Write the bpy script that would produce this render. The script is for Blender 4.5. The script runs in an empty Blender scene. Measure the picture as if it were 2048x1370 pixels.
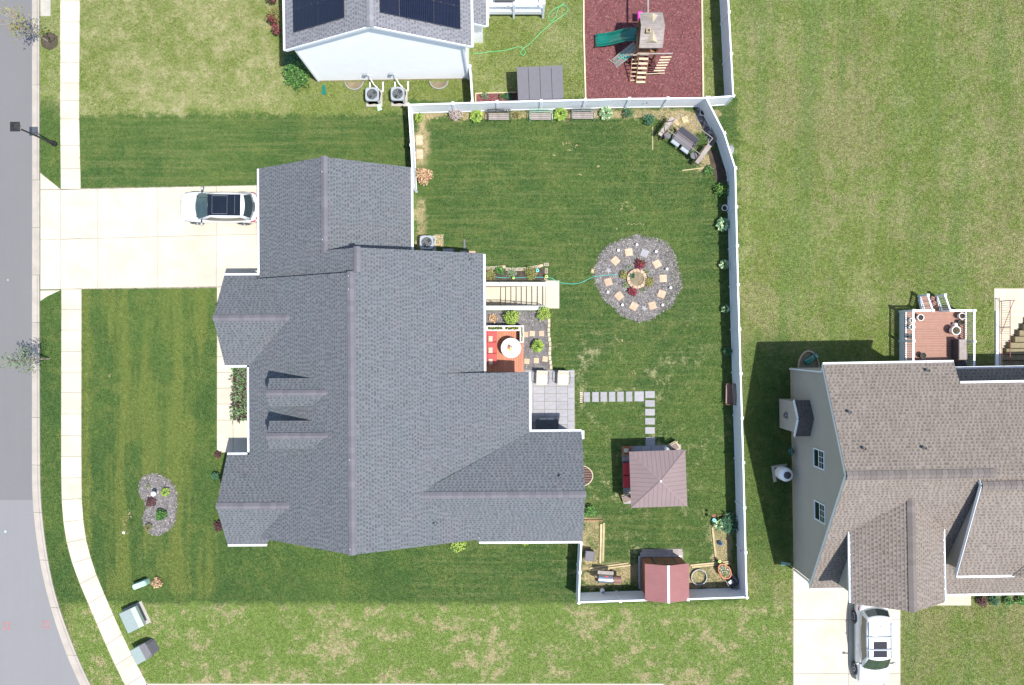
import bpy, math, random
import numpy as np
from mathutils import Vector
random.seed(7); rng = np.random.default_rng(7)
R = math.radians
S = bpy.context.scene; COL = S.collection
# ---------------------------------------------------------------- camera, sky, sun, exposure
H = 49.0; F = 1593.0                       # flying height (m) and focal length (photo pixels)
cam = bpy.data.objects.new('camera', bpy.data.cameras.new('camera')); COL.objects.link(cam)
cam.location = (0, 0, H); cam.data.sensor_width = 36; cam.data.lens = 28.0; cam.data.clip_end = 2000
S.camera = cam
W = bpy.data.worlds.new('World'); S.world = W; W.use_nodes = True
wt = W.node_tree; bg = wt.nodes['Background']; sk = wt.nodes.new('ShaderNodeTexSky')
sk.sky_type = 'NISHITA'; sk.sun_disc = False; sk.sun_elevation = R(68.9); sk.sun_rotation = R(121)
wt.links.new(sk.outputs[0], bg.inputs[0]); bg.inputs[1].default_value = 0.15
sun = bpy.data.objects.new('sun', bpy.data.lights.new('sun', 'SUN')); COL.objects.link(sun)
sun.data.energy = 4.5; sun.data.angle = R(0.6); sun.data.color = (1.0, 0.965, 0.91)
sun.rotation_euler = Vector((-0.33, 0.20, -1.0)).to_track_quat('-Z', 'Y').to_euler()
S.view_settings.view_transform = 'Standard'; S.view_settings.look = 'None'
S.view_settings.exposure = 0.7; S.view_settings.gamma = 1.0

def G(px, py, h=0.0):
    return ((px-1024)*(H-h)/F, -(py-685)*(H-h)/F)
# ---------------------------------------------------------------- mesh builder and object helpers
class MB:
    def __init__(s): s.v = []; s.f = []; s.m = []
    def add(s, vs, fs, m=0):
        o = len(s.v); s.v += [tuple(p) for p in vs]
        for f in fs: s.f.append(tuple(i+o for i in f)); s.m.append(m)
        return s
    def box(s, x0, y0, z0, x1, y1, z1, m=0, rot=0, piv=None):
        vs = [(x, y, z) for z in (z0, z1) for (x, y) in ((x0, y0), (x1, y0), (x1, y1), (x0, y1))]
        if rot:
            cx, cy = piv or ((x0+x1)/2, (y0+y1)/2); c, n = math.cos(rot), math.sin(rot)
            vs = [(cx+(x-cx)*c-(y-cy)*n, cy+(x-cx)*n+(y-cy)*c, z) for x, y, z in vs]
        return s.add(vs, [(3, 2, 1, 0), (4, 5, 6, 7), (0, 1, 5, 4), (1, 2, 6, 5), (2, 3, 7, 6), (3, 0, 4, 7)], m)
    def bbox(s, x0, y0, z0, x1, y1, z1, b=.01, m=0):      # bevelled on the top edges
        r = [(x0, y0, z0), (x1, y0, z0), (x1, y1, z0), (x0, y1, z0)]
        r2 = [(x, y, z1-b) for x, y, z in r]
        r3 = [(x0+b, y0+b, z1), (x1-b, y0+b, z1), (x1-b, y1-b, z1), (x0+b, y1-b, z1)]
        return s.loft([r, r2, r3], True, m)
    def bar(s, p0, p1, w, t, m=0, up=(0, 0, 1)):          # rectangular bar between two points
        p0, p1 = Vector(p0), Vector(p1); d = (p1-p0).normalized(); u = Vector(up)
        if abs(d.dot(u)) > .98: u = Vector((1, 0, 0))
        a = d.cross(u).normalized()*w/2; b = a.cross(d).normalized()*t/2
        vs = [p+i*a+j*b for p in (p0, p1) for i, j in ((-1, -1), (1, -1), (1, 1), (-1, 1))]
        return s.add(vs, [(0, 1, 2, 3), (7, 6, 5, 4), (0, 4, 5, 1), (1, 5, 6, 2), (2, 6, 7, 3), (3, 7, 4, 0)], m)
    def tube(s, pts, r, n=6, m=0, cap=True):
        pts = [Vector(p) for p in pts]; rs = r if isinstance(r, (list, tuple)) else [r]*len(pts); rings = []
        for i, p in enumerate(pts):
            d = (pts[min(i+1, len(pts)-1)]-pts[max(i-1, 0)]).normalized()
            u = Vector((0, 0, 1)) if abs(d.z) < .95 else Vector((1, 0, 0))
            a = d.cross(u).normalized(); b = d.cross(a).normalized()
            rings.append([p+rs[i]*(math.cos(t)*a+math.sin(t)*b) for t in [2*math.pi*k/n for k in range(n)]])
        return s.loft(rings, cap, m)
    def loft(s, rings, cap=True, m=0, close=True):
        n = len(rings[0]); o = len(s.v)
        for r in rings: s.v += [tuple(p) for p in r]
        for i in range(len(rings)-1):
            for k in range(n if close else n-1):
                a = o+i*n+k; b = o+i*n+(k+1) % n
                s.f.append((a, b, b+n, a+n)); s.m.append(m)
        if cap:
            s.f.append(tuple(o+k for k in range(n))[::-1]); s.m.append(m)
            s.f.append(tuple(o+(len(rings)-1)*n+k for k in range(n))); s.m.append(m)
        return s
    def cyl(s, x, y, z0, z1, r0, r1=None, n=16, m=0, cap=True):
        r1 = r0 if r1 is None else r1
        return s.loft([[(x+r*math.cos(2*math.pi*k/n), y+r*math.sin(2*math.pi*k/n), z) for k in range(n)]
                       for r, z in ((r0, z0), (r1, z1))], cap, m)
    def lathe(s, prof, x=0, y=0, n=20, m=0, cap=True):
        return s.loft([[(x+r*math.cos(2*math.pi*k/n), y+r*math.sin(2*math.pi*k/n), z) for k in range(n)] for r, z in prof], cap, m)
    def prism(s, poly, z0, z1, m=0):
        return s.loft([[(x, y, z0) for x, y in poly], [(x, y, z1) for x, y in poly]], True, m)
    def blob(s, c, r, nu=10, nv=7, m=0, jit=0.0):
        rings = []
        for j in range(1, nv):
            a = math.pi*j/nv-math.pi/2
            rings.append([(c[0]+r[0]*math.cos(a)*math.cos(t)*(1+random.uniform(-jit, jit)), c[1]+r[1]*math.cos(a)*math.sin(t)*(1+random.uniform(-jit, jit)),
                           c[2]+r[2]*math.sin(a)*(1+random.uniform(-jit, jit))) for t in [2*math.pi*k/nu for k in range(nu)]])
        return s.loft(rings, True, m)

def link(o): COL.objects.link(o); return o
def tag(o, label=None, cat=None, group=None, kind=None):
    if label: o['label'] = label
    if cat: o['category'] = cat
    if group: o['group'] = group
    if kind: o['kind'] = kind
    return o
def mesh(name, mb, mats, smooth=False, org=(0, 0, 0)):
    me = bpy.data.meshes.new(name)
    vs = [(a-org[0], b-org[1], c-org[2]) for a, b, c in mb.v] if org != (0, 0, 0) else mb.v
    me.from_pydata(vs, [], mb.f)
    if not isinstance(mats, (list, tuple)): mats = [mats]
    for m in mats: me.materials.append(m)
    if len(mats) > 1: me.polygons.foreach_set('material_index', mb.m)
    if smooth: me.polygons.foreach_set('use_smooth', [True]*len(me.polygons))
    me.update(); return me
def obj(name, me, parent=None, loc=(0, 0, 0), rz=0, kind=None):
    o = bpy.data.objects.new(name, me); link(o); o.location = loc; o.rotation_euler = (0, 0, rz)
    if parent is not None: o.parent = parent
    if kind: o['kind'] = kind
    return o
class Thing:
    def __init__(s, name, label, cat, loc=(0, 0, 0), rz=0, group=None, kind=None, world=False):
        s.o = bpy.data.objects.new(name, None); link(s.o); s.o.empty_display_size = .3
        loc = tuple(loc)+(0,)*(3-len(loc)); s.o.location = loc; s.o.rotation_euler = (0, 0, rz)
        s.org = loc if world else (0, 0, 0); tag(s.o, label, cat, group, kind)
    def part(s, name, mb, mats, parent=None, smooth=False, kind=None, label=None):
        o = obj(name, mesh(name, mb, mats, smooth, s.org), parent or s.o, kind=kind)
        if label: o['label'] = label
        return o
def single(name, mb, mats, label, cat, loc=(0, 0, 0), rz=0, group=None, kind=None, smooth=False):
    loc = tuple(loc)+(0,)*(3-len(loc))
    return tag(obj(name, mesh(name, mb, mats, smooth), None, loc, rz), label, cat, group, kind)
def struct(name, mb, mats, kind='structure', smooth=False):
    return obj(name, mesh(name, mb, mats, smooth), None, kind=kind)
def clone(root, loc, rz=None, label=None):
    def cp(o, par):
        c = o.copy(); link(c)
        if par is not None: c.parent = par
        for ch in list(o.children): cp(ch, c)
        return c
    c = cp(root, None); loc = tuple(loc)+(0,)*(3-len(loc)); c.location = loc
    if rz is not None: c.rotation_euler = (0, 0, rz)
    if label: c['label'] = label
    return c
EXC = []                                   # ground polygons without grass
def poly(pts, h=0): return [G(x, y, h) for x, y in pts]
def exc(p): EXC.append(p); return p
def rectp(x0, y0, x1, y1): return [G(x0, y0), G(x1, y0), G(x1, y1), G(x0, y1)]
def inpoly(P, pl):
    x, y = P[:, 0], P[:, 1]; r = np.zeros(len(P), bool); n = len(pl)
    for i in range(n):
        x0, y0 = pl[i]; x1, y1 = pl[(i+1) % n]
        if y0 == y1: continue
        r ^= ((y0 > y) != (y1 > y)) & (x < (x1-x0)*(y-y0)/(y1-y0)+x0)
    return r
def clip(pl, nx, ny, d):                   # keep nx*x+ny*y <= d
    out = []; n = len(pl)
    for i in range(n):
        a, b = pl[i], pl[(i+1) % n]; da = nx*a[0]+ny*a[1]-d; db = nx*b[0]+ny*b[1]-d
        if da <= 0: out.append(a)
        if (da < 0 < db) or (db < 0 < da):
            t = da/(da-db); out.append((a[0]+t*(b[0]-a[0]), a[1]+t*(b[1]-a[1])))
    return out
def area(pl):
    return abs(sum(pl[i][0]*pl[(i+1) % len(pl)][1]-pl[(i+1) % len(pl)][0]*pl[i][1] for i in range(len(pl))))/2
# ---------------------------------------------------------------- materials
def bsdf(name):
    m = bpy.data.materials.new(name); m.use_nodes = True; return m, m.node_tree, m.node_tree.nodes['Principled BSDF']
def pm(name, c, var=.12, sc=6.0, rough=.75, bump=.0, metal=0, coat=0, c2=None, world=False, rnd=0.0, spec=.4, fine=None):
    m, t, b = bsdf(name); N = t.nodes; L = t.links
    tc = N.new('ShaderNodeNewGeometry').outputs['Position'] if world else N.new('ShaderNodeTexCoord').outputs['Object']
    n = N.new('ShaderNodeTexNoise'); n.inputs['Scale'].default_value = sc; n.inputs['Detail'].default_value = 5
    n.inputs['Roughness'].default_value = .65; L.new(tc, n.inputs['Vector'])
    r = N.new('ShaderNodeValToRGB'); L.new(n.outputs['Fac'], r.inputs[0])
    r.color_ramp.elements[0].position = .3; r.color_ramp.elements[1].position = .7
    a = c2 or tuple(x*(1+var) for x in c); lo = tuple(x*(1-var) for x in c)
    r.color_ramp.elements[0].color = (*lo, 1); r.color_ramp.elements[1].color = (*a, 1)
    out = r.outputs[0]
    if rnd:
        oi = N.new('ShaderNodeObjectInfo'); mr = N.new('ShaderNodeMapRange'); L.new(oi.outputs['Random'], mr.inputs[0])
        mr.inputs[3].default_value = 1-rnd; mr.inputs[4].default_value = 1+rnd
        mx = N.new('ShaderNodeVectorMath'); mx.operation = 'SCALE'; L.new(out, mx.inputs[0]); L.new(mr.outputs[0], mx.inputs['Scale']); out = mx.outputs[0]
    L.new(out, b.inputs['Base Color']); b.inputs['Roughness'].default_value = rough; b.inputs['Metallic'].default_value = metal
    b.inputs['Specular IOR Level'].default_value = spec; b.inputs['Coat Weight'].default_value = coat
    if bump:
        n2 = N.new('ShaderNodeTexNoise'); n2.inputs['Scale'].default_value = fine or sc*6; n2.inputs['Detail'].default_value = 4; L.new(tc, n2.inputs['Vector'])
        bp = N.new('ShaderNodeBump'); bp.inputs['Strength'].default_value = bump; bp.inputs['Distance'].default_value = .02
        L.new(n2.outputs['Fac'], bp.inputs['Height']); L.new(bp.outputs[0], b.inputs['Normal'])
    return m
M = {}
M['conc'] = pm('pale_concrete', (.44, .398, .315), .13, .6, .9, .25, world=True, rnd=.05, fine=60)
M['conc_new'] = pm('grey_concrete', (.33, .31, .27), .12, 1.5, .9, .25, world=True, rnd=.04, fine=60)
M['joint'] = pm('joint_dirt', (.24, .21, .17), .2, 8, .95, world=True)
M['kerb'] = pm('kerb_concrete', (.32, .285, .245), .12, 1.3, .9, .2, world=True, rnd=.05)
M['white_vinyl'] = pm('white_vinyl', (.76, .78, .80), .03, 2, .45, rnd=.02)
M['white_trim'] = pm('white_trim', (.74, .76, .78), .03, 3, .4)
M['white_siding'] = pm('white_siding', (.86, .855, .84), .03, 1.5, .5)
M['tan_siding'] = pm('tan_grey_siding', (.365, .332, .275), .05, .6, .6, world=True)
M['cream_base'] = pm('cream_foundation', (.42, .36, .24), .15, 4, .85)
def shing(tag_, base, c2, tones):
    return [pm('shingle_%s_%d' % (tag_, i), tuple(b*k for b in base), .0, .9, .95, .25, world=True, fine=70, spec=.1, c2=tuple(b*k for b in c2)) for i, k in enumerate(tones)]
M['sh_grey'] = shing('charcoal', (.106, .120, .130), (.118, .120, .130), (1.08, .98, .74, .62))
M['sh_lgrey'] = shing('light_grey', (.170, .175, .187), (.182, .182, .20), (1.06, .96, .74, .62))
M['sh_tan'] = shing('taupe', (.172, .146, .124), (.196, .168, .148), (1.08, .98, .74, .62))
M['cap_grey'] = pm('ridge_cap_charcoal', (.125, .120, .134), .10, 5, .9, .3, rnd=.10, spec=.15)
M['cap_tan'] = pm('ridge_cap_taupe', (.140, .122, .112), .12, 5, .9, .3, rnd=.12, spec=.15)
M['cap_lgrey'] = pm('ridge_cap_grey', (.20, .20, .215), .1, 5, .9, .3, rnd=.1, spec=.15)
M['deck_under'] = pm('roof_underlay', (.03, .03, .033), .2, 5, .9)
M['flash'] = pm('grey_flashing', (.12, .13, .15), .1, 5, .6)
M['soil'] = pm('dark_soil', (.050, .038, .028), .35, 3, .95, .5, world=True, c2=(.080, .060, .044))
M['drysoil'] = pm('dry_soil', (.17, .135, .085), .3, 2.5, .95, .4, world=True, c2=(.23, .19, .12))
M['greymulch'] = pm('grey_mulch', (.115, .108, .108), .35, 2.2, .95, .8, world=True, c2=(.18, .168, .165), fine=30)
M['redmulch'] = pm('red_mulch', (.145, .052, .053), .25, 1.2, .95, .8, world=True, c2=(.135, .054, .056), fine=30)
M['chipg'] = [pm('wood_chip_%d' % i, c, .2, 9, .9, world=True) for i, c in enumerate([(.23, .215, .21), (.085, .077, .076), (.165, .145, .135), (.33, .30, .27)])]
M['chipr'] = [pm('red_chip_%d' % i, c, .2, 9, .9, world=True) for i, c in enumerate([(.23, .082, .080), (.095, .030, .032), (.165, .056, .056), (.23, .11, .10)])]
M['paver'] = pm('terracotta_paver', (.40, .27, .17), .12, 6, .85, .3, rnd=.12, c2=(.46, .35, .25))
M['slate'] = pm('grey_flagstone', (.255, .250, .262), .10, 4, .85, .3, rnd=.08)
M['cream_stone'] = pm('cream_edging_stone', (.42, .36, .26), .18, 7, .9, .4, rnd=.15)
M['timber'] = pm('landscape_timber', (.38, .31, .175), .2, 3, .85, .3, rnd=.12)
M['wood_grey'] = pm('weathered_cedar', (.26, .225, .205), .2, 3, .85, .3, rnd=.1)
M['wood_brown'] = pm('brown_wood', (.23, .115, .06), .25, 4, .8, .2, rnd=.12)
M['wood_red'] = pm('red_stained_board', (.42, .175, .100), .14, 4, .7, .2, rnd=.10, c2=(.43, .165, .095))
M['wood_cream'] = pm('fresh_lumber', (.50, .42, .28), .15, 5, .8)
M['deck_brown'] = pm('composite_deck_board', (.27, .140, .102), .08, 4, .75, rnd=.05)
M['black'] = pm('black_metal', (.018, .018, .02), .2, 8, .45)
M['dark'] = pm('dark_plastic', (.05, .052, .058), .2, 8, .6)
M['grey_metal'] = pm('galvanised_grey', (.33, .35, .36), .1, 8, .5, metal=.3)
M['steel'] = pm('brushed_steel', (.45, .46, .48), .1, 9, .3, metal=.9)
M['ac'] = pm('ac_grey', (.25, .28, .30), .08, 8, .5)
M['chrome'] = pm('bright_metal', (.7, .7, .72), .05, 9, .2, metal=1)
M['paint'] = pm('white_car_paint', (.56, .58, .60), .01, 2, .28, coat=1.0)
M['glass'] = pm('dark_glass', (.012, .022, .024), .3, 2, .05, spec=1.0, coat=.5)
M['glass_g'] = pm('green_tinted_glass', (.016, .034, .030), .5, 5, .06, spec=.8, coat=.5)
M['sunroof'] = pm('panoramic_glass', (.008, .011, .018), .2, 3, .03, spec=.5)
M['tyre'] = pm('tyre_rubber', (.02, .02, .021), .2, 9, .85)
M['red_lens'] = pm('red_lamp_lens', (.42, .015, .03), .1, 9, .15, coat=.8)
M['pv'] = pm('solar_cell', (.005, .007, .019), .25, 2, .14, spec=.35)
M['pvf'] = pm('solar_frame_line', (.045, .05, .075), .1, 9, .4)
M['resin'] = pm('grey_resin', (.112, .108, .120), .06, 5, .7, .1)
M['green_slide'] = pm('green_plastic', (.005, .13, .095), .12, 2, .22, coat=.6)
M['mint'] = pm('pale_green_plastic', (.33, .50, .41), .06, 5, .5)
M['xfmr'] = pm('grey_green_enamel', (.215, .262, .250), .06, 3, .45)
M['xfmr2'] = pm('olive_grey_enamel', (.30, .34, .30), .08, 3, .55)
M['gaz'] = pm('rose_brown_metal', (.190, .142, .140), .05, 1.2, .5)
M['shedroof'] = pm('red_corrugated_metal', (.235, .102, .097), .08, 1.5, .5)
M['shedwall'] = pm('orange_brown_panel', (.30, .115, .055), .15, 3, .7)
M['red_cush'] = pm('red_cushion', (.38, .075, .07), .08, 6, .9)
M['dred_cush'] = pm('crimson_cushion', (.36, .03, .04), .08, 6, .9)
M['cream_cush'] = pm('cream_cushion', (.52, .47, .36), .05, 6, .9)
M['cloth'] = pm('white_tablecloth', (.62, .60, .59), .05, 5, .8, c2=(.66, .54, .54))
M['white'] = pm('white_plastic', (.80, .80, .79), .03, 5, .45)
M['terracotta'] = pm('orange_clay', (.50, .15, .055), .15, 8, .6)
M['grille'] = pm('grill_cover', (.045, .05, .06), .2, 5, .7)
M['magenta'] = pm('magenta_plastic', (.62, .03, .36), .05, 5, .35)
M['hose_g'] = pm('bright_green_hose', (.09, .40, .15), .05, 5, .4)
M['hose_t'] = pm('teal_hose', (.05, .42, .33), .1, 5, .4)
M['cyan'] = pm('cyan_plastic', (.10, .55, .60), .05, 5, .4)
M['lime'] = pm('lime_plastic', (.45, .70, .08), .05, 5, .4)
M['yellow'] = pm('yellow_petal', (.75, .55, .03), .1, 20, .7)
M['bluegrey'] = pm('blue_grey_ceramic', (.13, .19, .32), .3, 12, .4)
M['rust'] = pm('rusty_rail', (.22, .07, .06), .2, 8, .7)
M['block'] = pm('shaded_tan_block', (.20, .17, .10), .2, 5, .9, .4)  # tan darkened to carry the shade over the stepped wall
M['rock'] = pm('grey_rock', (.28, .26, .24), .35, 5, .9, .5, rnd=.25)
M['brownm'] = pm('brown_metal', (.17, .085, .07), .2, 6, .55)
M['bark'] = pm('young_bark', (.30, .25, .20), .3, 9, .9)
M['spray'] = pm('red_road_paint', (.50, .14, .15), .5, 9, .9, world=True, c2=(.30, .20, .20))
def leafm(n, c, var=.35): return pm('leaf_'+n, c, var, 7, .6, rnd=.12, spec=.3)
M['l_lime'] = [leafm('lime', (.19, .28, .04)), leafm('yellow_green', (.28, .36, .07)), leafm('mid_lime', (.09, .17, .03))]
M['l_green'] = [leafm('green', (.055, .14, .025)), leafm('deep_green', (.025, .075, .02)), leafm('bright_green', (.11, .24, .04))]
M['l_var'] = [leafm('sage', (.16, .27, .13)), leafm('cream_edge', (.46, .54, .32)), leafm('mid_green', (.07, .17, .06))]
M['l_dark'] = [leafm('forest', (.03, .09, .035)), leafm('blue_green', (.05, .13, .075)), leafm('pine', (.02, .055, .02))]
M['l_tan'] = [leafm('dry_tan', (.40, .27, .15)), leafm('dry_brown', (.26, .12, .07)), leafm('straw', (.52, .40, .24))]
M['l_red'] = [leafm('crimson', (.26, .02, .045)), leafm('wine', (.09, .02, .025)), leafm('brown_green', (.07, .075, .03))]
M['l_wine'] = [leafm('burgundy', (.055, .018, .022)), leafm('plum', (.10, .035, .04)), leafm('dark_brown', (.05, .03, .025))]
M['l_olive'] = [leafm('olive', (.12, .15, .035)), leafm('khaki', (.18, .18, .055)), leafm('rusty', (.17, .10, .035))]
M['l_street'] = [leafm('grey_green', (.11, .16, .08)), leafm('pale_green', (.17, .22, .12)), leafm('dusk_green', (.06, .10, .05))]
M['l_grey'] = [leafm('mauve_grey', (.26, .21, .20)), leafm('dusty', (.36, .30, .27)), leafm('umber', (.14, .10, .09))]
CG = M['chipg']
# ---------------------------------------------------------------- lawn material (grass colours by place, one patch darkened for shade; the blades share it)
class ND:
    def __init__(s, t): s.t = t
    def m(s, op, a, b=None, c=None):
        n = s.t.nodes.new('ShaderNodeMath'); n.operation = op
        for i, v in enumerate((a, b, c)):
            if v is None: continue
            if isinstance(v, (int, float)): n.inputs[i].default_value = v
            else: s.t.links.new(v, n.inputs[i])
        return n.outputs[0]
    def ss(s, v, lo, hi):
        n = s.t.nodes.new('ShaderNodeMapRange'); n.interpolation_type = 'SMOOTHSTEP'; s.t.links.new(v, n.inputs[0])
        n.inputs[1].default_value = lo; n.inputs[2].default_value = hi; return n.outputs[0]
    def noise(s, vec, sc, det=4, rough=.6):
        n = s.t.nodes.new('ShaderNodeTexNoise'); n.inputs['Scale'].default_value = sc; n.inputs['Detail'].default_value = det
        n.inputs['Roughness'].default_value = rough; s.t.links.new(vec, n.inputs['Vector']); return n.outputs['Fac']
    def mix(s, f, a, b):
        n = s.t.nodes.new('ShaderNodeMix'); n.data_type = 'RGBA'
        if isinstance(f, (int, float)): n.inputs[0].default_value = f
        else: s.t.links.new(f, n.inputs[0])
        for i, v in ((6, a), (7, b)):
            if isinstance(v, tuple): n.inputs[i].default_value = (*v, 1)
            else: s.t.links.new(v, n.inputs[i])
        return n.outputs[2]
def lawn_mat(name, blade=False):
    m, t, b = bsdf(name); d = ND(t); P = t.nodes.new('ShaderNodeNewGeometry').outputs['Position']
    sx = t.nodes.new('ShaderNodeSeparateXYZ'); t.links.new(P, sx.inputs[0]); X, Y = sx.outputs[0], sx.outputs[1]
    n1 = d.noise(P, .30, 5, .62); n2 = d.noise(P, 1.3, 4, .65); n3 = d.noise(P, 7, 4, .7); n4 = d.noise(P, 26, 2, .7)
    mp = t.nodes.new('ShaderNodeVectorMath'); mp.operation = 'MULTIPLY'; t.links.new(P, mp.inputs[0]); mp.inputs[1].default_value = (.22, 4.2, 1)
    sh = d.noise(mp.outputs[0], 1.0, 4, .6)
    mp2 = t.nodes.new('ShaderNodeVectorMath'); mp2.operation = 'MULTIPLY'; t.links.new(P, mp2.inputs[0]); mp2.inputs[1].default_value = (.85, .08, 1)
    sv = d.noise(mp2.outputs[0], 1.0, 4, .6)
    wob = d.m('ADD', d.m('MULTIPLY', d.m('SUBTRACT', n2, .5), 1.3), d.m('MULTIPLY', d.m('SUBTRACT', n3, .5), .5))
    Xd, Yd = d.m('ADD', X, wob), d.m('ADD', Y, wob)
    def bx(x0, y0, x1, y1, s=.35, D=True):
        (a, e), (c, f) = G(x0, y0), G(x1, y1); XX, YY = (Xd, Yd) if D else (X, Y)
        r = d.m('MULTIPLY', d.ss(XX, a-s, a+s), d.m('SUBTRACT', 1.0, d.ss(XX, c-s, c+s)))
        q = d.m('MULTIPLY', d.ss(YY, f-s, f+s), d.m('SUBTRACT', 1.0, d.ss(YY, e-s, e+s)))
        return d.m('MULTIPLY', r, q)
    def mx(*a):
        r = a[0]
        for q in a[1:]: r = d.m('MAXIMUM', r, q)
        return r
    care_shade = mx(bx(100, 229, 1475, 1207, .22), bx(815, 199, 1475, 300, .1), bx(-400, 205, 125, 1330, .5), bx(1480, 680, 1590, 1125, 1.2))  # last box: grass darkened where the taupe house's shadow falls
    front = bx(160, 570, 440, 1190, .5); back = bx(830, 200, 1480, 1200, .3, False); se = bx(1120, 640, 1460, 1190, 1.6)
    north = bx(160, 150, 830, 380, .8)
    field = bx(1478, -900, 4000, 5000, .3, False); topl = bx(160, -900, 575, 229, .8); south = bx(150, 1205, 1590, 3000, .3)
    nyard = bx(940, -900, 1170, 205, .3, False)
    # cared-for lawn, and the shade patch beside the taupe house
    c1 = d.mix(d.ss(n3, .34, .66), (.036, .070, .018), (.064, .106, .028))
    c1 = d.mix(d.m('MULTIPLY', d.ss(n2, .42, .66), .60), c1, (.100, .122, .036))
    c1 = d.mix(d.m('MULTIPLY', d.ss(n1, .40, .60), .60), c1, (.034, .072, .020))
    c1 = d.mix(d.m('MULTIPLY', d.m('MULTIPLY', d.ss(sv, .44, .58), front), .62), c1, (.120, .138, .034))
    c1 = d.mix(d.m('MULTIPLY', d.m('MULTIPLY', d.ss(sh, .45, .65), d.m('MAXIMUM', back, north)), .60), c1, (.100, .122, .042))
    dryn = d.m('ADD', d.m('MULTIPLY', n2, .42), d.m('ADD', d.m('MULTIPLY', n3, .26), d.m('MULTIPLY', n1, .32)))
    c1 = d.mix(d.m('MULTIPLY', d.m('MULTIPLY', d.ss(dryn, .53, .63), se), .85), c1, (.25, .24, .13))
    # bare edges beside fence beds
    bed = mx(bx(832, 222, 856, 330, .3), bx(830, 221, 1440, 236, .12), bx(1165, 1035, 1200, 1125, .12), bx(1165, 1128, 1290, 1175, .15), bx(1376, 1130, 1470, 1178, .15),
             bx(1424, 1050, 1462, 1130, .12), bx(1330, 225, 1425, 262, .25), bx(1400, 300, 1420, 345, .2), bx(832, 400, 850, 500, .2))
    c1 = d.mix(d.m('MULTIPLY', bed, d.ss(dryn, .36, .52)), c1, (.26, .215, .12))
    # neighbours' drier grass
    c2 = d.mix(d.ss(n3, .3, .7), (.088, .118, .026), (.128, .160, .044))
    c2 = d.mix(d.m('MULTIPLY', d.ss(n1, .40, .62), .5), c2, (.115, .158, .042))
    bias = d.m('ADD', d.m('ADD', d.m('MULTIPLY', topl, .052), d.m('MULTIPLY', field, -.012)), d.m('ADD', d.m('MULTIPLY', south, .012), d.m('MULTIPLY', nyard, .012)))
    dn2 = d.m('ADD', d.m('ADD', dryn, bias), d.m('MULTIPLY', d.m('MULTIPLY', d.m('SUBTRACT', sv, .5), field), .30))
    c2 = d.mix(d.m('MULTIPLY', d.ss(dn2, .44, .64), .75), c2, (.225, .215, .105))
    c2 = d.mix(d.m('MULTIPLY', d.ss(dn2, .56, .70), .6), c2, (.29, .25, .17))
    c2 = d.mix(d.m('MULTIPLY', d.m('MULTIPLY', d.ss(n2, .52, .66), d.m('SUBTRACT', 1.0, topl)), .35), c2, (.060, .110, .030))
    n0 = d.noise(P, .11, 3, .55); n0b = d.noise(mp2.outputs[0], .8, 3, .5)
    c2 = d.mix(d.m('MULTIPLY', d.m('MULTIPLY', d.ss(d.m('ADD', d.m('MULTIPLY', n0, .6), d.m('MULTIPLY', n2, .4)), .45, .60), field), .60), c2, (.180, .165, .080))
    c2 = d.mix(d.m('MULTIPLY', d.m('MULTIPLY', d.ss(n0b, .48, .62), field), .45), c2, (.085, .132, .036))
    c2 = d.mix(d.m('MULTIPLY', south, .55), c2, (.105, .165, .036))
    c2 = d.mix(d.m('MULTIPLY', d.m('MULTIPLY', d.ss(dryn, .50, .58), south), .80), c2, (.27, .225, .13))
    c1 = d.mix(d.m('MULTIPLY', d.ss(n0, .47, .60), .28), c1, (.085, .125, .030))
    c = d.mix(care_shade, c2, c1)
    f = d.m('ADD', .68, d.m('MULTIPLY', n4, .95))
    if blade:
        oi = t.nodes.new('ShaderNodeObjectInfo').outputs['Random']; f = d.m('MULTIPLY', f, d.m('ADD', .88, d.m('MULTIPLY', oi, .40)))
    v = t.nodes.new('ShaderNodeVectorMath'); v.operation = 'SCALE'; t.links.new(c, v.inputs[0]); t.links.new(f, v.inputs['Scale'])
    t.links.new(v.outputs[0], b.inputs['Base Color']); b.inputs['Roughness'].default_value = .75 if blade else .95
    b.inputs['Specular IOR Level'].default_value = .15
    if blade:
        tr = t.nodes.new('ShaderNodeBsdfTranslucent'); t.links.new(v.outputs[0], tr.inputs[0]); ms = t.nodes.new('ShaderNodeMixShader'); ms.inputs[0].default_value = .40
        t.links.new(b.outputs[0], ms.inputs[1]); t.links.new(tr.outputs[0], ms.inputs[2]); t.links.new(ms.outputs[0], t.nodes['Material Output'].inputs[0])
    if not blade:
        bp = t.nodes.new('ShaderNodeBump'); bp.inputs['Strength'].default_value = .35; bp.inputs['Distance'].default_value = .03
        t.links.new(n4, bp.inputs['Height']); t.links.new(bp.outputs[0], b.inputs['Normal'])
    return m
M['lawn'] = lawn_mat('lawn_ground'); M['blade'] = lawn_mat('grass_blade', True)
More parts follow.
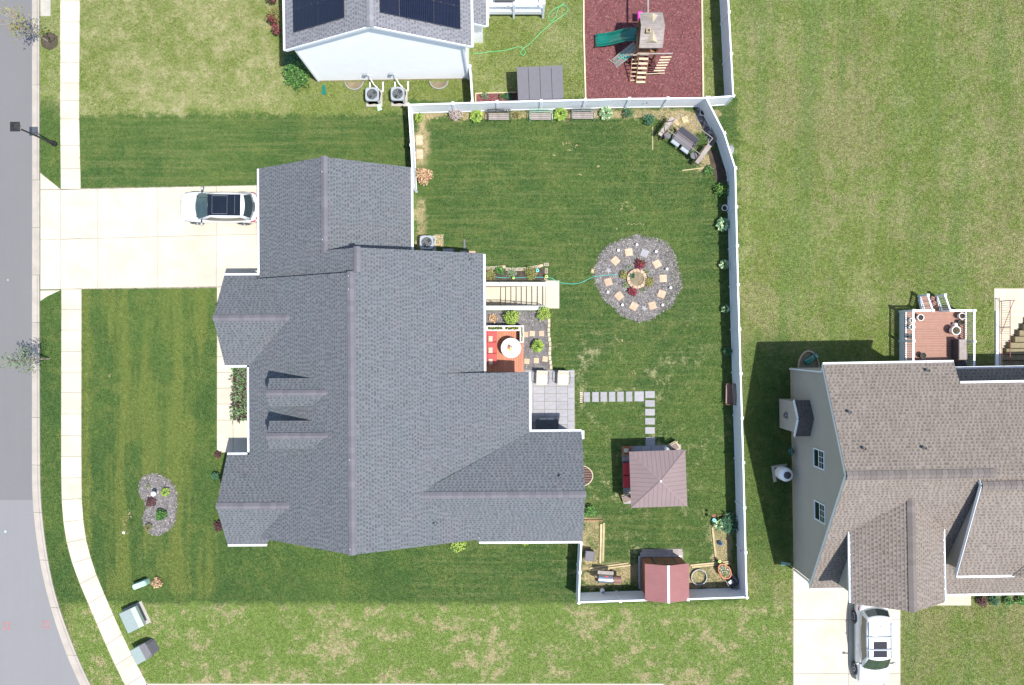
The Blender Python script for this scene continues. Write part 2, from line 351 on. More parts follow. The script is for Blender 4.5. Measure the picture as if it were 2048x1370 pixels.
def asphalt(name, c, c2):
    m, t, b = bsdf(name); d = ND(t); P = t.nodes.new('ShaderNodeNewGeometry').outputs['Position']
    n1 = d.noise(P, .5, 5, .6); n2 = d.noise(P, 22, 3, .7); n3 = d.noise(P, 90, 2, .7)
    mp = t.nodes.new('ShaderNodeVectorMath'); mp.operation = 'MULTIPLY'; t.links.new(P, mp.inputs[0]); mp.inputs[1].default_value = (2.2, .08, 1)
    st = d.noise(mp.outputs[0], 1.0, 3, .6)
    q = d.mix(d.m('ADD', d.m('MULTIPLY', n1, .5), d.m('MULTIPLY', st, .5)), c, c2)
    f = d.m('ADD', .72, d.m('ADD', d.m('MULTIPLY', n2, .34), d.m('MULTIPLY', n3, .22)))
    v = t.nodes.new('ShaderNodeVectorMath'); v.operation = 'SCALE'; t.links.new(q, v.inputs[0]); t.links.new(f, v.inputs['Scale'])
    t.links.new(v.outputs[0], b.inputs['Base Color']); b.inputs['Roughness'].default_value = .9
    bp = t.nodes.new('ShaderNodeBump'); bp.inputs['Strength'].default_value = .5; bp.inputs['Distance'].default_value = .01
    t.links.new(n3, bp.inputs['Height']); t.links.new(bp.outputs[0], b.inputs['Normal']); return m
M['asph'] = asphalt('asphalt', (.124, .120, .122), (.148, .144, .146)); M['asph2'] = asphalt('newer_asphalt', (.158, .156, .159), (.190, .188, .191))
# ---------------------------------------------------------------- ground sheet with two stairwell holes
HO = [(G(970, 0)[0], G(0, 611.5)[1], G(1091, 0)[0], G(0, 571)[1]), (G(2004, 0)[0], G(0, 760)[1], G(2110, 0)[0], G(0, 622)[1])]
xs = sorted({-900, 900} | {h[i] for h in HO for i in (0, 2)}); ys = sorted({-900, 900} | {h[i] for h in HO for i in (1, 3)})
mb = MB()
for i in range(len(xs)-1):
    for j in range(len(ys)-1):
        cx, cy = (xs[i]+xs[i+1])/2, (ys[j]+ys[j+1])/2
        if any(h[0] < cx < h[2] and h[1] < cy < h[3] for h in HO): continue
        mb.add([(xs[i], ys[j], 0), (xs[i+1], ys[j], 0), (xs[i+1], ys[j+1], 0), (xs[i], ys[j+1], 0)], [(0, 1, 2, 3)])
struct('ground', mb, M['lawn'])
for h in HO: exc([(h[0], h[1]), (h[2], h[1]), (h[2], h[3]), (h[0], h[3])])
# road, kerb, pavement: edge curves in photo pixels, read on the ground
KL = [(64, -260), (64, -20), (64.5, 400), (64, 700), (64, 950), (64.5, 999), (70, 1054), (77, 1106), (86, 1157), (99.5, 1209), (115, 1260), (127, 1294), (150, 1350), (190, 1430), (240, 1510)]
KR = [(80, -260), (80, -20), (79.5, 400), (80, 700), (81, 950), (82, 999), (90, 1078), (99.5, 1137), (113, 1198), (132, 1250), (147.5, 1294), (172, 1350), (212, 1430), (262, 1510)]
SL = [(121, -260), (121, 0), (120.5, 240), (122, 380), (123, 580), (122.5, 900), (123, 999), (126, 1044), (132, 1082), (142, 1123), (158, 1164), (175, 1205), (194, 1246), (213, 1294), (230, 1329), (249, 1370), (300, 1460)]
SR = [(160, -260), (160, 0), (158.5, 240), (162, 380), (163.5, 580), (163, 900), (163.6, 999), (166, 1044), (171.5, 1078), (180, 1116), (195.5, 1154), (209, 1192), (228, 1229), (245, 1270), (264, 1312), (294, 1366), (345, 1460)]
def atline(L, y):
    for (x0, y0), (x1, y1) in zip(L, L[1:]):
        if y0 <= y <= y1: return x0+(x1-x0)*(y-y0)/(y1-y0)
    return L[-1][0]
def smooth(L, step=18):
    ys_ = np.arange(L[0][1], L[-1][1], step); f = np.interp(ys_, [p[1] for p in L], [p[0] for p in L])
    k = np.ones(5)/5; g = np.convolve(np.pad(f, 2, 'edge'), k, 'valid'); return list(zip(g, ys_))
KLs, KRs, SLs, SRs = smooth(KL), smooth(KR), smooth(SL), smooth(SR)
def strip(mb, A, B, za, zb, y0, y1, m=0, n=6):
    ysn = np.linspace(y0, y1, n); L = [G(atline(A, y), y) for y in ysn]; Q = [G(atline(B, y), y) for y in ysn]
    k = len(ysn); mb.add([(x, y, za) for x, y in L]+[(x, y, zb) for x, y in Q], [(i, i+1, k+i+1, k+i) for i in range(k-1)], m)
mb = MB(); far = [(x-300, y) for x, y in KLs]
strip(mb, far, KLs, .006, .006, -250, 1000, 0, 70); strip(mb, far, KLs, .006, .006, 1000, 1500, 1, 40)
struct('road', mb, [M['asph'], M['asph2']])
exc(poly([(-250, -260)]+[p for p in KRs]+[(-250, 1500)]))
# sprayed utility marks, two pairs of bars
mb = MB()
for cx, cy in ((13, 1252), (92, 1249)):
    for dx in (-4, 4):
        x, y = G(cx+dx*1.1, cy); mb.box(x-.045, y-.24, .0100, x+.045, y+.24, .0112)
        for yy in (-.2, .2): mb.box(x-.12, y+yy-.03, .0085, x+.12, y+yy+.03, .0096)
struct('sprayed_road_marking', mb, M['spray'])
mb = MB()
for (x, y) in ((11, 1063), (16, 560)):
    a, b_ = G(x, y); mb.cyl(a, b_, .006, .02, .07 if x == 11 else .04, n=12)
struct('survey_cap', mb, M['mint'])
# kerb pieces about 3 m long
kerb = struct('kerb', MB().box(*G(64, 2), .0015, *G(64.4, 0), .004), M['joint'])
yk = -210
i = 0
while yk < 1480:
    y1 = yk+95; mb = MB(); prof = [(0, .010), (.62, .018), (.80, .075), (1.0, .080)]
    drive = 370 < (yk+y1)/2 < 585
    if drive: prof = [(0, .010), (.62, .018), (.80, .030), (1.0, .034)]
    ysn = np.linspace(yk+.35, y1-.35, 7); grid = []
    for y in ysn:
        a, b_ = atline(KLs, y), atline(KRs, y); grid.append([(*G(a+(b_-a)*f, y), z) for f, z in prof]+[(*G(b_, y), -.05), (*G(a, y), -.05)])
    mb.loft(grid, True); obj('kerb_segment', mesh('kerb_segment', mb, M['kerb']), kerb); yk = y1
def slab(par, pl, z=.035, mat='conc', name='slab', b=.012, z0=-.03):
    cx = sum(p[0] for p in pl)/len(pl); cy = sum(p[1] for p in pl)/len(pl); mb = MB()
    def ins(d):
        o = []
        for x, y in pl:
            L = math.hypot(x-cx, y-cy); k = (L-d)/L; o.append((cx+(x-cx)*k, cy+(y-cy)*k))
        return o
    mb.loft([[(x-cx, y-cy, z0) for x, y in pl], [(x-cx, y-cy, z-b) for x, y in pl], [(x-cx, y-cy, z) for x, y in ins(b)]], True)
    return obj(name, mesh(name, mb, M[mat]), par, (cx, cy, 0))
def quadpx(x0, y0, x1, y1, g=.4): return [G(x0+g, y0+g), G(x0+g, y1-g), G(x1-g, y1-g), G(x1-g, y0+g)]
side = struct('sidewalk', MB(), M['joint'])
mb = MB(); strip(mb, SLs, SRs, .010, .010, -250, 1450, 0, 80); side.data = mesh('sidewalk', mb, M['joint'])
exc(poly([p for p in SLs]+[p for p in SRs[::-1]]))
jy = [-204, -160, -118, -78, -38, 2, 44, 86, 125, 166, 201, 238, 291, 337, 378.5]
jl = [(578, 578), (618.5, 618.5), (660, 660), (703, 703), (744, 744), (785, 785), (828, 828), (871, 871), (913, 913), (955.6, 955), (999, 997), (1044, 1039), (1085, 1077), (1126, 1115), (1168, 1150), (1207, 1188), (1248, 1229), (1290, 1268), (1330, 1310), (1372, 1350), (1412, 1390), (1450, 1430)]
for a, b_ in [((p, p), (q, q)) for p, q in zip(jy, jy[1:])]+list(zip(jl, jl[1:])):
    l = [G(atline(SLs, a[0]+.35)+.2, a[0]+.35), G(atline(SLs, b_[0]-.35)+.2, b_[0]-.35)]; r = [G(atline(SRs, b_[1]-.35)-.2, b_[1]-.35), G(atline(SRs, a[1]+.35)-.2, a[1]+.35)]
    slab(side, l+r)
drv = struct('driveway', MB().prism(poly([(80.5, 378), (519, 370), (540, 370), (540, 575), (82, 579)]), -.02, .010), M['joint'])
exc(poly([(78, 340), (82, 345), (120, 379), (519, 370.5), (540, 370), (540, 575), (433, 573.5), (122, 578), (82, 603), (78, 606)]))
xj = [81, 121.5, 196, 314.5, 433, 540]
def ytop(x): return 380-(x-84)*.0215
def ymid(x): return 479.5-(x-84)*.0262
def ybot(x): return 579-(x-84)*.0163
for a, b_ in zip(xj, xj[1:]):
    for f0, f1 in ((ytop, ymid), (ymid, ybot)):
        slab(drv, [G(a+.35, f0(a)+.35), G(a+.35, f1(a)-.35), G(b_-.35, f1(b_)-.35), G(b_-.35, f0(b_)+.35)])
for p in ([(81, 346), (81, 378.6), (121, 378)], [(81, 581), (81, 602), (94, 593), (121, 580.5)]): slab(drv, poly(p), .03)
slab(side, quadpx(81, -90, 102, 33), .03, 'conc_new'); exc(rectp(80, -90, 102.5, 33))
# bottom pavement strip
bot = struct('south_sidewalk', MB().prism(poly([(291, 1367), (1326, 1366.5), (1326, 1404), (291, 1404)]), -.02, .012), M['joint']); exc(rectp(291, 1366.5, 1326, 1404))
for k in range(25): slab(bot, quadpx(292+k*41.4, 1366.5, 292+(k+1)*41.4, 1404))
# front walk and porch
walk = struct('front_walk', MB().prism(poly([(434, 574), (466, 574), (466, 840), (500, 840), (500, 905), (434, 905)]), -.02, .012), M['joint']); exc(rectp(433.5, 573, 500, 905))
wy = [574, 628, 671, 713, 745, 776, 808, 840]
for a, b_ in zip(wy, wy[1:]): slab(walk, quadpx(434, a, 466, b_))
for q in ((434, 840, 466.5, 905), (466.5, 840, 500, 905)): slab(walk, quadpx(*q), .04)
# neighbour's driveway and patio
d2 = struct('neighbour_driveway', MB().prism(poly([(1585, 1130), (1801, 1130), (1801, 1500), (1587, 1500)]), -.02, .010), M['joint']); exc(poly([(1585, 1128), (1801, 1128), (1801, 1500), (1587, 1500)]))
for a, b_ in ((1586, 1697), (1697, 1800.5)):
    for y0, y1 in ((1131, 1239), (1239, 1347), (1347, 1460)): slab(d2, quadpx(a, y0, b_, y1))
w2 = struct('neighbour_porch_walk', MB().prism(rectp(1885, 1160, 1941, 1211), -.02, .010), M['joint']); slab(w2, quadpx(1801, 1170, 1942, 1211)); exc(rectp(1801, 1150, 1943, 1211))
# ---------------------------------------------------------------- beds, mulch and chips
def bed(name, pl, mat, z=.012, kind='structure'):
    o = struct(name, MB().prism(pl, -.03, z), M[mat], kind); exc(pl); return o
def chips(name, pl, n, mats, size=.035, z=.014, avoid=None):
    P = np.array(pl); lo, hi = P.min(0), P.max(0); q = rng.uniform(lo, hi, (n*3, 2)); q = q[inpoly(q, pl)][:n]; mb = MB()
    if avoid:
        for a in avoid: q = q[~inpoly(q, a)]
    for x, y in q:
        s = size*random.uniform(.6, 1.7); a = random.uniform(0, 6.3); c, k = math.cos(a)*s, math.sin(a)*s; t = random.uniform(.25, .5); h = random.uniform(0, s*.5)
        mb.add([(x-c, y-k, z+h), (x+k*t, y-c*t, z), (x+c, y+k, z+random.uniform(0, s*.6)), (x-k*t, y+c*t, z+s*.3)], [(0, 1, 2, 3)], random.choice((0, 0, 1, 1, 2, 2, 3)))
    return struct(name, mb, mats, 'stuff')
play = poly([(1167, -160), (1168, 0), (1168, 60), (1171, 199), (1405, 196), (1402, 60), (1401, 0), (1401, -160)])
bed('play_area_mulch', play, 'redmulch'); chips('red_mulch_chips', play, 15000, M['chipr'], .05)
cir = [(1276, 470), (1290, 475), (1308, 477), (1325, 483), (1340, 495), (1347, 510), (1352, 525), (1357, 545), (1362, 565), (1360, 580), (1350, 590), (1348, 603), (1337, 615), (1322, 622), (1308, 635), (1290, 641), (1270, 642),
       (1252, 634), (1238, 626), (1228, 613), (1214, 604), (1203, 590), (1197, 575), (1189, 558), (1190, 540), (1192, 528), (1199, 513), (1209, 500), (1222, 488), (1238, 484), (1250, 477), (1262, 476)]
cirp = poly(cir)
def grow(pl, d):
    cx = sum(p[0] for p in pl)/len(pl); cy = sum(p[1] for p in pl)/len(pl); o = []
    for i, (x, y) in enumerate(pl): L = math.hypot(x-cx, y-cy); k = (L+d)/L; o.append((cx+(x-cx)*k, cy+(y-cy)*k))
    return o
struct('gravel_circle', MB().prism(cirp, -.03, .012), M['greymulch']); exc([((x-.45, y) if x > G(1325, 0)[0] else (x, y)) for x, y in grow(cirp, -.12)]); chips('circle_wood_chips', grow(cirp, .10), 7500, CG, .045)
kid = poly([(300, 948), (318, 949), (335, 958), (349, 972), (354, 990), (354, 1010), (352, 1035), (346, 1052), (335, 1062), (318, 1071), (304, 1069), (292, 1060), (286, 1048), (286, 1030), (292, 1017), (291, 1003), (283, 995), (278, 980), (280, 965), (287, 954)])
struct('front_flower_bed', MB().prism(kid, -.03, .012), M['greymulch']); exc(grow(kid, -.07)); chips('front_bed_chips', grow(kid, .06), 2000, CG, .045)
yb = poly([(966, 622), (1099, 622), (1101, 745), (966, 745)]); bed('side_yard_bed', yb, 'greymulch'); chips('side_bed_chips', yb, 1700, CG, .04)
fb = poly([(467, 730), (500, 730), (500, 840), (467, 840)]); bed('porch_bed', fb, 'soil')
nb = poly([(968, 537), (1094, 537), (1094, 563), (968, 563)]); bed('stair_planting_bed', nb, 'soil')
wb = poly([(951, 188), (1036, 186), (1036, 204), (951, 205)]); bed('neighbour_garden_bed', wb, 'redmulch'); chips('garden_bed_chips', wb, 500, M['chipr'], .04)
rfb = poly([(1415, 300), (1434, 300), (1450, 340), (1455, 372), (1434, 366), (1424, 340)]); bed('fence_side_bed', rfb, 'soil')
pc = poly([(1392, 212), (1408, 212), (1432, 280), (1424, 296), (1402, 250), (1390, 235)]); bed('rockery_bed', pc, 'greymulch')
gp = struct('gazebo_floor', MB().prism(poly([(1243, 893), (1362, 888), (1366, 1004), (1247, 1008)]), -.02, .012), M['joint']); exc(poly([(1243, 893), (1362, 888), (1366, 1004), (1247, 1008)]))
for i in range(6):
    for j in range(6):
        x0, y0 = 1243+i*19.8+j*.8, 893+j*19.2-i*.8; slab(gp, [G(x0+.5, y0+.5), G(x0+1.2, y0+18.7), G(x0+19.3, y0+18), G(x0+18.7, y0-.3)], .03, 'slate', 'flagstone')
gv = poly([(868, 469), (887, 469), (887, 494), (868, 494)]); bed('gravel_strip', gv, 'drysoil'); chips('gravel_strip_stones', gv, 350, [M['yellow'], M['conc'], M['cream_stone'], M['soil']], .025)
sb = poly([(1283, 1103), (1378, 1100), (1378, 1186), (1283, 1186)]); exc(sb)
exc(poly([(1390, 1145), (1404, 1145), (1404, 1160), (1390, 1160)]))
rb = poly([(1941, 1190), (2090, 1188), (2090, 1207), (1941, 1209)])
# ---------------------------------------------------------------- roofs, walls, gutters
def plane_line(axis, p0, h0, p1, h1):       # z = a + b*x (axis 'x') or a + c*y (axis 'y')
    k = (h1-h0)/(p1-p0); return (h0-k*p0, k, 0) if axis == 'x' else (h0-k*p0, 0, k)
def zat(pl, x, y): return pl[0]+pl[1]*x+pl[2]*y
def shingles(T, par, pl, pg, mats, exp=.160, wmin=.075, wmax=.150, dark=.5, z0=.012, seed=1, lift=.010):
    r = random.Random(seed); a, b, c = pl; m = math.hypot(b, c); e = (b/m, c/m); t = (-e[1], e[0]); cs = 1/math.sqrt(1+m*m); ex = exp*cs
    q = [(p[0]*t[0]+p[1]*t[1], p[0]*e[0]+p[1]*e[1]) for p in pg]
    v0, v1 = min(p[1] for p in q), max(p[1] for p in q); mb = MB(); k = 0; v = v0
    while v < v1:
        bd = clip(clip(q, 0, 1, min(v+ex, v1)), 0, -1, -v)
        if len(bd) > 2:
            u, ue = min(p[0] for p in bd), max(p[0] for p in bd); u -= r.uniform(0, 1.3); flag = r.random() < .5
            while u < ue:
                w = r.uniform(wmin, wmax)*(1.1 if flag else .95)*(1.9 if r.random() < .10 else 1); w = min(w, ue-u+.01) if ue-u < wmin*1.5 else w
                s = clip(clip(bd, 1, 0, u+w), -1, 0, -u)
                if len(s) > 2 and area(s) > 2e-4:
                    th = z0+lift+(.010 if flag else 0)
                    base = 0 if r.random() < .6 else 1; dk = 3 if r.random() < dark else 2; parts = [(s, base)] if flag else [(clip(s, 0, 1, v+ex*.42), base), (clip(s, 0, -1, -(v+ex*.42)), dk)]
                    for sp_, mi in parts:
                        if len(sp_) < 3: continue
                        top = []
                        for (U, V) in sp_:
                            x, y = U*t[0]+V*e[0], U*t[1]+V*e[1]; lf = th*(1-(V-v)/ex)+z0*((V-v)/ex); top.append((x, y, zat(pl, x, y)+lf))
                        mb.add(top, [tuple(range(len(top)))], mi)
                    if len(parts[0][0]) < 3: u += w; flag = not flag; continue
                    s = parts[0][0]; top = [(U*t[0]+V*e[0], U*t[1]+V*e[1], zat(pl, U*t[0]+V*e[0], U*t[1]+V*e[1])+th*(1-(V-v)/ex)+z0*((V-v)/ex)) for U, V in s]
                    lo = [i for i, (U, V) in enumerate(s) if V < v+1e-4]      # the butt edge throws the shadow line
                    if len(lo) == 2:
                        A, B = top[lo[0]], top[lo[1]]
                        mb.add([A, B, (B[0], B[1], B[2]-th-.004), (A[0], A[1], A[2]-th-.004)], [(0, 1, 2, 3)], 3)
                u += w; flag = not flag
        v += ex
    return T.part('shingles', mb, mats, par, kind='stuff')
def roof(T, pl, pg, mats, seed=1, th=.16, exp=.160, **kw):
    n = [(x, y, zat(pl, x, y)) for x, y in pg]; mb = MB().loft([[(x, y, z-th) for x, y, z in n], n], True)
    o = T.part('roof', mb, [M['deck_under']]); shingles(T, o, pl, pg, mats, exp, seed=seed, **kw); return o
def ridge(T, p0, p1, mat, s1=.6, s2=.6, par=None, w=.19, step=.30):
    p0, p1 = Vector(p0)-Vector(T.org), Vector(p1)-Vector(T.org); d = p1-p0; L = d.length; n = max(1, round(L/step)); st = L/n; ang = math.atan2(d.y, d.x)
    mb = MB(); A = [(0, w, -w*s1+.062), (0, w*.5, -w*.5*s1+.060), (0, 0, .052), (0, -w*.5, -w*.5*s2+.060), (0, -w, -w*s2+.062)]
    r0 = [(0, y, z+.018) for _, y, z in A]; r1 = [(st*1.12, y*.97, z) for _, y, z in A]
    mb.loft([r0, r1], False, close=False); mb.loft([[(0, y, z-.02) for _, y, z in A], r0], False, close=False)
    me = mesh('ridge_cap', mb, mat); pr = par or T.o
    for i in range(n):
        o = obj('ridge_cap', me, pr, tuple(p0+d*(i/n)), ang); o.rotation_euler = (0, -math.asin(d.z/L), ang) if abs(d.z) > 1e-4 else (0, 0, ang)
def gutter(T, a, b, mat='white_trim', w=.105, out=None):
    # a, b: ends of the fascia line in plan with height; the trough sits on the outer side
    a, b = Vector(a), Vector(b); d = (b-a).normalized(); o = Vector(out); mb = MB()
    def seg(o0, o1, z0, z1):
        A = [a+o*o0, b+o*o0, b+o*o1, a+o*o1]
        mb.loft([[(p.x, p.y, p.z+z0) for p in A], [(p.x, p.y, p.z+z1) for p in A]], True)
    seg(.004, .020, -.14, .010); seg(.020, w-.018, -.14, -.075); seg(w-.018, w+.012, -.14, .018)
    n = int((b-a).length/.75)
    for i in range(1, n+1):
        p = a+d*(i*(b-a).length/(n+1)); A = [p+o*.02-d*.02, p+o*.02+d*.02, p+o*(w-.018)+d*.02, p+o*(w-.018)-d*.02]
        mb.loft([[(q.x, q.y, q.z-.012) for q in A], [(q.x, q.y, q.z+.012) for q in A]], True)
    for p in (a, b):
        e = d*.012 if p is b else -d*.012; A = [p+o*.004, p+o*.004+e, p+o*w+e, p+o*w]
        mb.loft([[(q.x, q.y, q.z-.14) for q in A], [(q.x, q.y, q.z+.014) for q in A]], True)
    return T.part('gutter', mb, M[mat])
def rake(T, pts, mat='white_trim', off=(0, 0), w=.05, h=.20, par=None):
    mb = MB()
    for p, q in zip(pts, pts[1:]):
        p, q = Vector(p), Vector(q); mb.bar(p-Vector((0, 0, h/2-.03)), q-Vector((0, 0, h/2-.03)), w, h)
    return T.part('rake_board', mb, M[mat], par)
def wallbox(T, x0, y0, x1, y1, z1, mat, z0=-.05, name='wall'):
    return T.part(name, MB().box(x0, y0, z0, x1, y1, z1), M[mat])
def siding(T, par, P0, d, pts, mat, out, exp=.11, z_lo=None):
    # lapped boards over a vertical face: pts are (s, z) outline points, P0 + d*s in plan, out = outward unit
    z0, z1 = min(p[1] for p in pts), max(p[1] for p in pts); mb = MB(); z = z0
    while z < z1:
        s = clip(clip(pts, 0, 1, z+exp), 0, -1, -z)
        if len(s) > 2:
            v = [(P0[0]+d[0]*a+out[0]*(.020*(1-(b-z)/exp)+.004), P0[1]+d[1]*a+out[1]*(.020*(1-(b-z)/exp)+.004), b) for a, b in s]
            mb.add(v, [tuple(range(len(v)))])
            lo = [i for i, p in enumerate(s) if p[1] < z+1e-4]
            if len(lo) == 2:
                A, B = v[lo[0]], v[lo[1]]; mb.add([A, B, (B[0]-out[0]*.024, B[1]-out[1]*.024, B[2]), (A[0]-out[0]*.024, A[1]-out[1]*.024, A[2])], [(0, 1, 2, 3)])
        z += exp
    return T.part('siding', mb, M[mat], par, kind='stuff')
def gable_wall(T, axis, at, pts, mat, out, th=.15):
    # extruded gable wall: pts (s, z); axis 'x' means the wall lies in a plane x=at
    if axis == 'x':
        rings = [[(at+o, s, z) for s, z in pts] for o in (0, -out*th)]; d = (0, 1); P0 = (at, 0); o = (out, 0)
    else:
        rings = [[(s, at+o, z) for s, z in pts] for o in (0, -out*th)]; d = (1, 0); P0 = (0, at); o = (0, out)
    w = T.part('wall', MB().loft(rings, True), M[mat]); siding(T, w, P0, d, pts, mat, o); return w
def vent_pipe(T, x, y, z, r=.05, h=.36, boot='dark', cap='white_trim', lab=None):
    mb = MB().cyl(x, y, z-.05, z+.03, .13, .11, 12, 1); mb.cyl(x, y, z+.0, z+h, r, r, 12, 0, False); mb.cyl(x, y, z+h-.1, z+h-.08, r*.9, r*.9, 12, 1)
    return T.part('vent_pipe', mb, [M[cap], M[boot]])
def window(T, x, y0, y1, z0, z1, nx=-1, par=None):      # in a wall at plane x, facing nx
    e = .05; f = MB()
    def bx(a, b, c, d_, o0, o1, mbx, m=0): mbx.box(min(x+nx*o0, x+nx*o1), a, c, max(x+nx*o0, x+nx*o1), b, d_, m)
    bx(y0, y0+.07, z0, z1, -.02, e, f); bx(y1-.07, y1, z0, z1, -.02, e, f); bx(y0+.07, y1-.07, z0, z0+.07, -.02, e, f); bx(y0+.07, y1-.07, z1-.07, z1, -.02, e, f)
    zm = (z0+z1)/2; bx(y0+.07, y1-.07, zm-.035, zm+.035, -.02, e-.008, f)
    w = T.part('window', f, M['white_trim'], par)
    for (c, d_, grid, dep) in ((z0+.07, zm-.035, False, .018), (zm+.035, z1-.07, True, .028)):
        g = MB(); bx(y0+.07, y1-.07, c, d_, dep-.01, dep, g); T.part('pane', g, M['glass'] if not grid else M['glass_g'], w)
        if grid:
            q = MB()
            for k in (1, 2): yy = y0+.07+(y1-y0-.14)*k/3; bx(yy-.012, yy+.012, c, d_, dep+.001, dep+.012, q)
            zz = (c+d_)/2; bx(y0+.07, y1-.07, zz-.012, zz+.012, dep+.013, dep+.022, q); T.part('muntin', q, M['white_trim'], w)
    return w
# ---- the long grey-roofed house in the middle
sg = M['sh_grey']
mh = Thing('grey_roofed_house', 'long low house with charcoal shingle roof and two small dormers, in the centre', 'house', (-8.5, -1.5, 0), R(.35), world=True)
sl = .627
PW = plane_line('x', -15.28, 2.75, -8.49, 7.01); PE1 = plane_line('x', -8.49, 7.01, -1.59, 3.70)
zE = lambda x: zat(PE1, x, 0)
PE2 = plane_line('x', -4.0, zE(-4.0), .973, 3.40)
PGW = plane_line('x', -14.61, 2.80, -10.18, 5.56); PGE = plane_line('x', -10.18, 5.56, -5.79, 2.85)
GN = 10.13
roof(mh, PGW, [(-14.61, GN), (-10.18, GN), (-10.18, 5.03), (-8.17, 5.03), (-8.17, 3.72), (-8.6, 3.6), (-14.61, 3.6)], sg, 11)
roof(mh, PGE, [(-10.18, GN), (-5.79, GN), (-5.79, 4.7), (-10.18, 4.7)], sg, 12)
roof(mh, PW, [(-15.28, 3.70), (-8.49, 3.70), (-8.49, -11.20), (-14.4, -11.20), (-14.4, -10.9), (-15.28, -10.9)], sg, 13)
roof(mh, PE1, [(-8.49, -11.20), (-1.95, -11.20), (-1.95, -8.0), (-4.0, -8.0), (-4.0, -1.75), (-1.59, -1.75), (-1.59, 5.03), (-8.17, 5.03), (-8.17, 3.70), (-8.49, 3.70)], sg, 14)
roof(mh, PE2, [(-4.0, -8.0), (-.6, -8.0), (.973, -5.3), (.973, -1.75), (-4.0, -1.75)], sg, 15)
ridge(mh, (-8.49, -11.22, 7.01), (-8.49, 3.72, 7.01), M['cap_grey'], .48, .627)
ridge(mh, (-8.17, 3.72, 6.87), (-8.17, 5.05, 6.87), M['cap_grey'], .6, .48)
ridge(mh, (-10.18, 4.9, 5.57), (-10.18, GN+.02, 5.57), M['cap_grey'])
# south-east wing
wy0 = -8.41; zr = 5.36; XE = 3.97
PWN = plane_line('y', wy0, zr, -5.18, 3.40); PWS = plane_line('y', wy0, zr, -11.45, 3.40)
roof(mh, PWN, [(-5.4, wy0), (XE, wy0), (XE, -5.18), (.99, -5.18)], sg, 16)
roof(mh, PWS, [(-5.4, wy0), (-1.93, -11.45), (XE, -11.45), (XE, wy0)], sg, 17)
ridge(mh, (-5.15, wy0, zr), (XE+.02, wy0, zr), M['cap_grey'])
# front gables
for (yr, yn, ys_, zt, xa, ze, xs_, sd) in ((1.42, 3.94, -1.28, 4.57, -16.65, 2.80, -15.1, 18), (-9.10, -6.47, -11.66, 4.51, -16.56, 2.80, -14.33, 19)):
    pN = plane_line('y', yr, zt, yn, ze); pS = plane_line('y', yr, zt, ys_, ze); xi = -11.9
    roof(mh, pN, [(xa, yr), (xi, yr), (-14.9, yn), (xa, yn)], sg, sd); roof(mh, pS, [(xa, yr), (xa, ys_), (xs_ if sd == 19 else -14.9, ys_), (xi, yr)], sg, sd+10)
    ridge(mh, (xa-.02, yr, zt), (-12.3, yr, zt), M['cap_grey'], .68, .68)
    wb_ = [(ys_+.35, -.05), (yn-.35, -.05), (yn-.35, ze+.10), (yr, zt-.20), (ys_+.35, ze+.10)]
    gable_wall(mh, 'x', xa+.35, wb_, 'white_siding', -1)
    wallbox(mh, xa+.52, ys_+.35, -13.2, yn-.35, ze-.1, 'white_siding')
    window(mh, xa+.35, yr-.9, yr+.9, .9, 2.3, -1)
    gutter(mh, (xa+.02, yn, ze-.02), ((-14.66 if sd == 18 else -15.42), yn, ze-.02), out=(0, 1, 0)); gutter(mh, (xa+.02, ys_, ze-.02), ((-15.42 if sd == 18 else xs_+.02), ys_, ze-.02), out=(0, -1, 0))
    rake(mh, [(xa+.06, yn, ze-.10), (xa+.06, yr, zt-.11), (xa+.06, ys_, ze-.10)])
# dormers
for yr in (-2.69, -5.01):
    zt, ze = 6.10, 5.49; xf, xb = -13.25, -9.80; D = .76
    pN = plane_line('y', yr, zt, yr+D, ze); pS = plane_line('y', yr, zt, yr-D, ze)
    dm = mh.part('dormer', MB().box(-13.05, yr-.62, 4.1, -11.2, yr+.62, 5.5), M['white_siding'])
    for p, s, sd in ((pN, 1, 31), (pS, -1, 32)):
        pg_ = [(xf, yr), (xb-.1, yr), (-10.85, yr+s*D), (xf, yr+s*D)]
        n_ = [(x, y, zat(p, x, y)) for x, y in pg_]; mh.part('dormer_roof', MB().loft([[(x, y, z-.10) for x, y, z in n_], n_], True), M['deck_under'], dm)
        shingles(mh, dm, p, pg_, sg, seed=sd)
    mh.part('dormer_gable', MB().loft([[(x, yr-.62, 5.42), (x, yr+.62, 5.42), (x, yr, 5.93)] for x in (-13.05, -12.95)], True), M['white_siding'], dm)
    window(mh, -13.06, yr-.38, yr+.38, 4.55, 5.35, -1, dm)
    ridge(mh, (xf-.01, yr, zt), (-9.95, yr, zt), M['cap_grey'], .8, .8, par=dm, w=.17)
# gutters, rakes
gutter(mh, (-14.61, GN-.02, 2.76), (-14.61, 3.98, 2.76), out=(-1, 0, 0)); gutter(mh, (-5.79, GN-.02, 2.82), (-5.79, 4.95, 2.82), out=(1, 0, 0))
gutter(mh, (-15.28, -1.42, 2.72), (-15.28, -6.32, 2.72), out=(-1, 0, 0)); gutter(mh, (-1.59, 4.98, 3.67), (-1.59, -1.74, 3.67), out=(1, 0, 0))
gutter(mh, (.973, -1.77, 3.37), (.973, -5.03, 3.37), out=(1, 0, 0)); gutter(mh, (1.0, -5.18, 3.37), (XE-.02, -5.18, 3.37), out=(0, 1, 0))
gutter(mh, (-1.93, -11.45, 3.37), (XE-.02, -11.45, 3.37), out=(0, -1, 0))
rake(mh, [(-14.6, GN-.06, 2.72), (-10.18, GN-.06, 5.46), (-5.8, GN-.06, 2.76)]); rake(mh, [(-14.3, -11.13, zat(PW, -14.3, 0)-.08), (-8.49, -11.13, 6.90), (-1.97, -11.13, zat(PE1, -1.97, 0)-.08)])
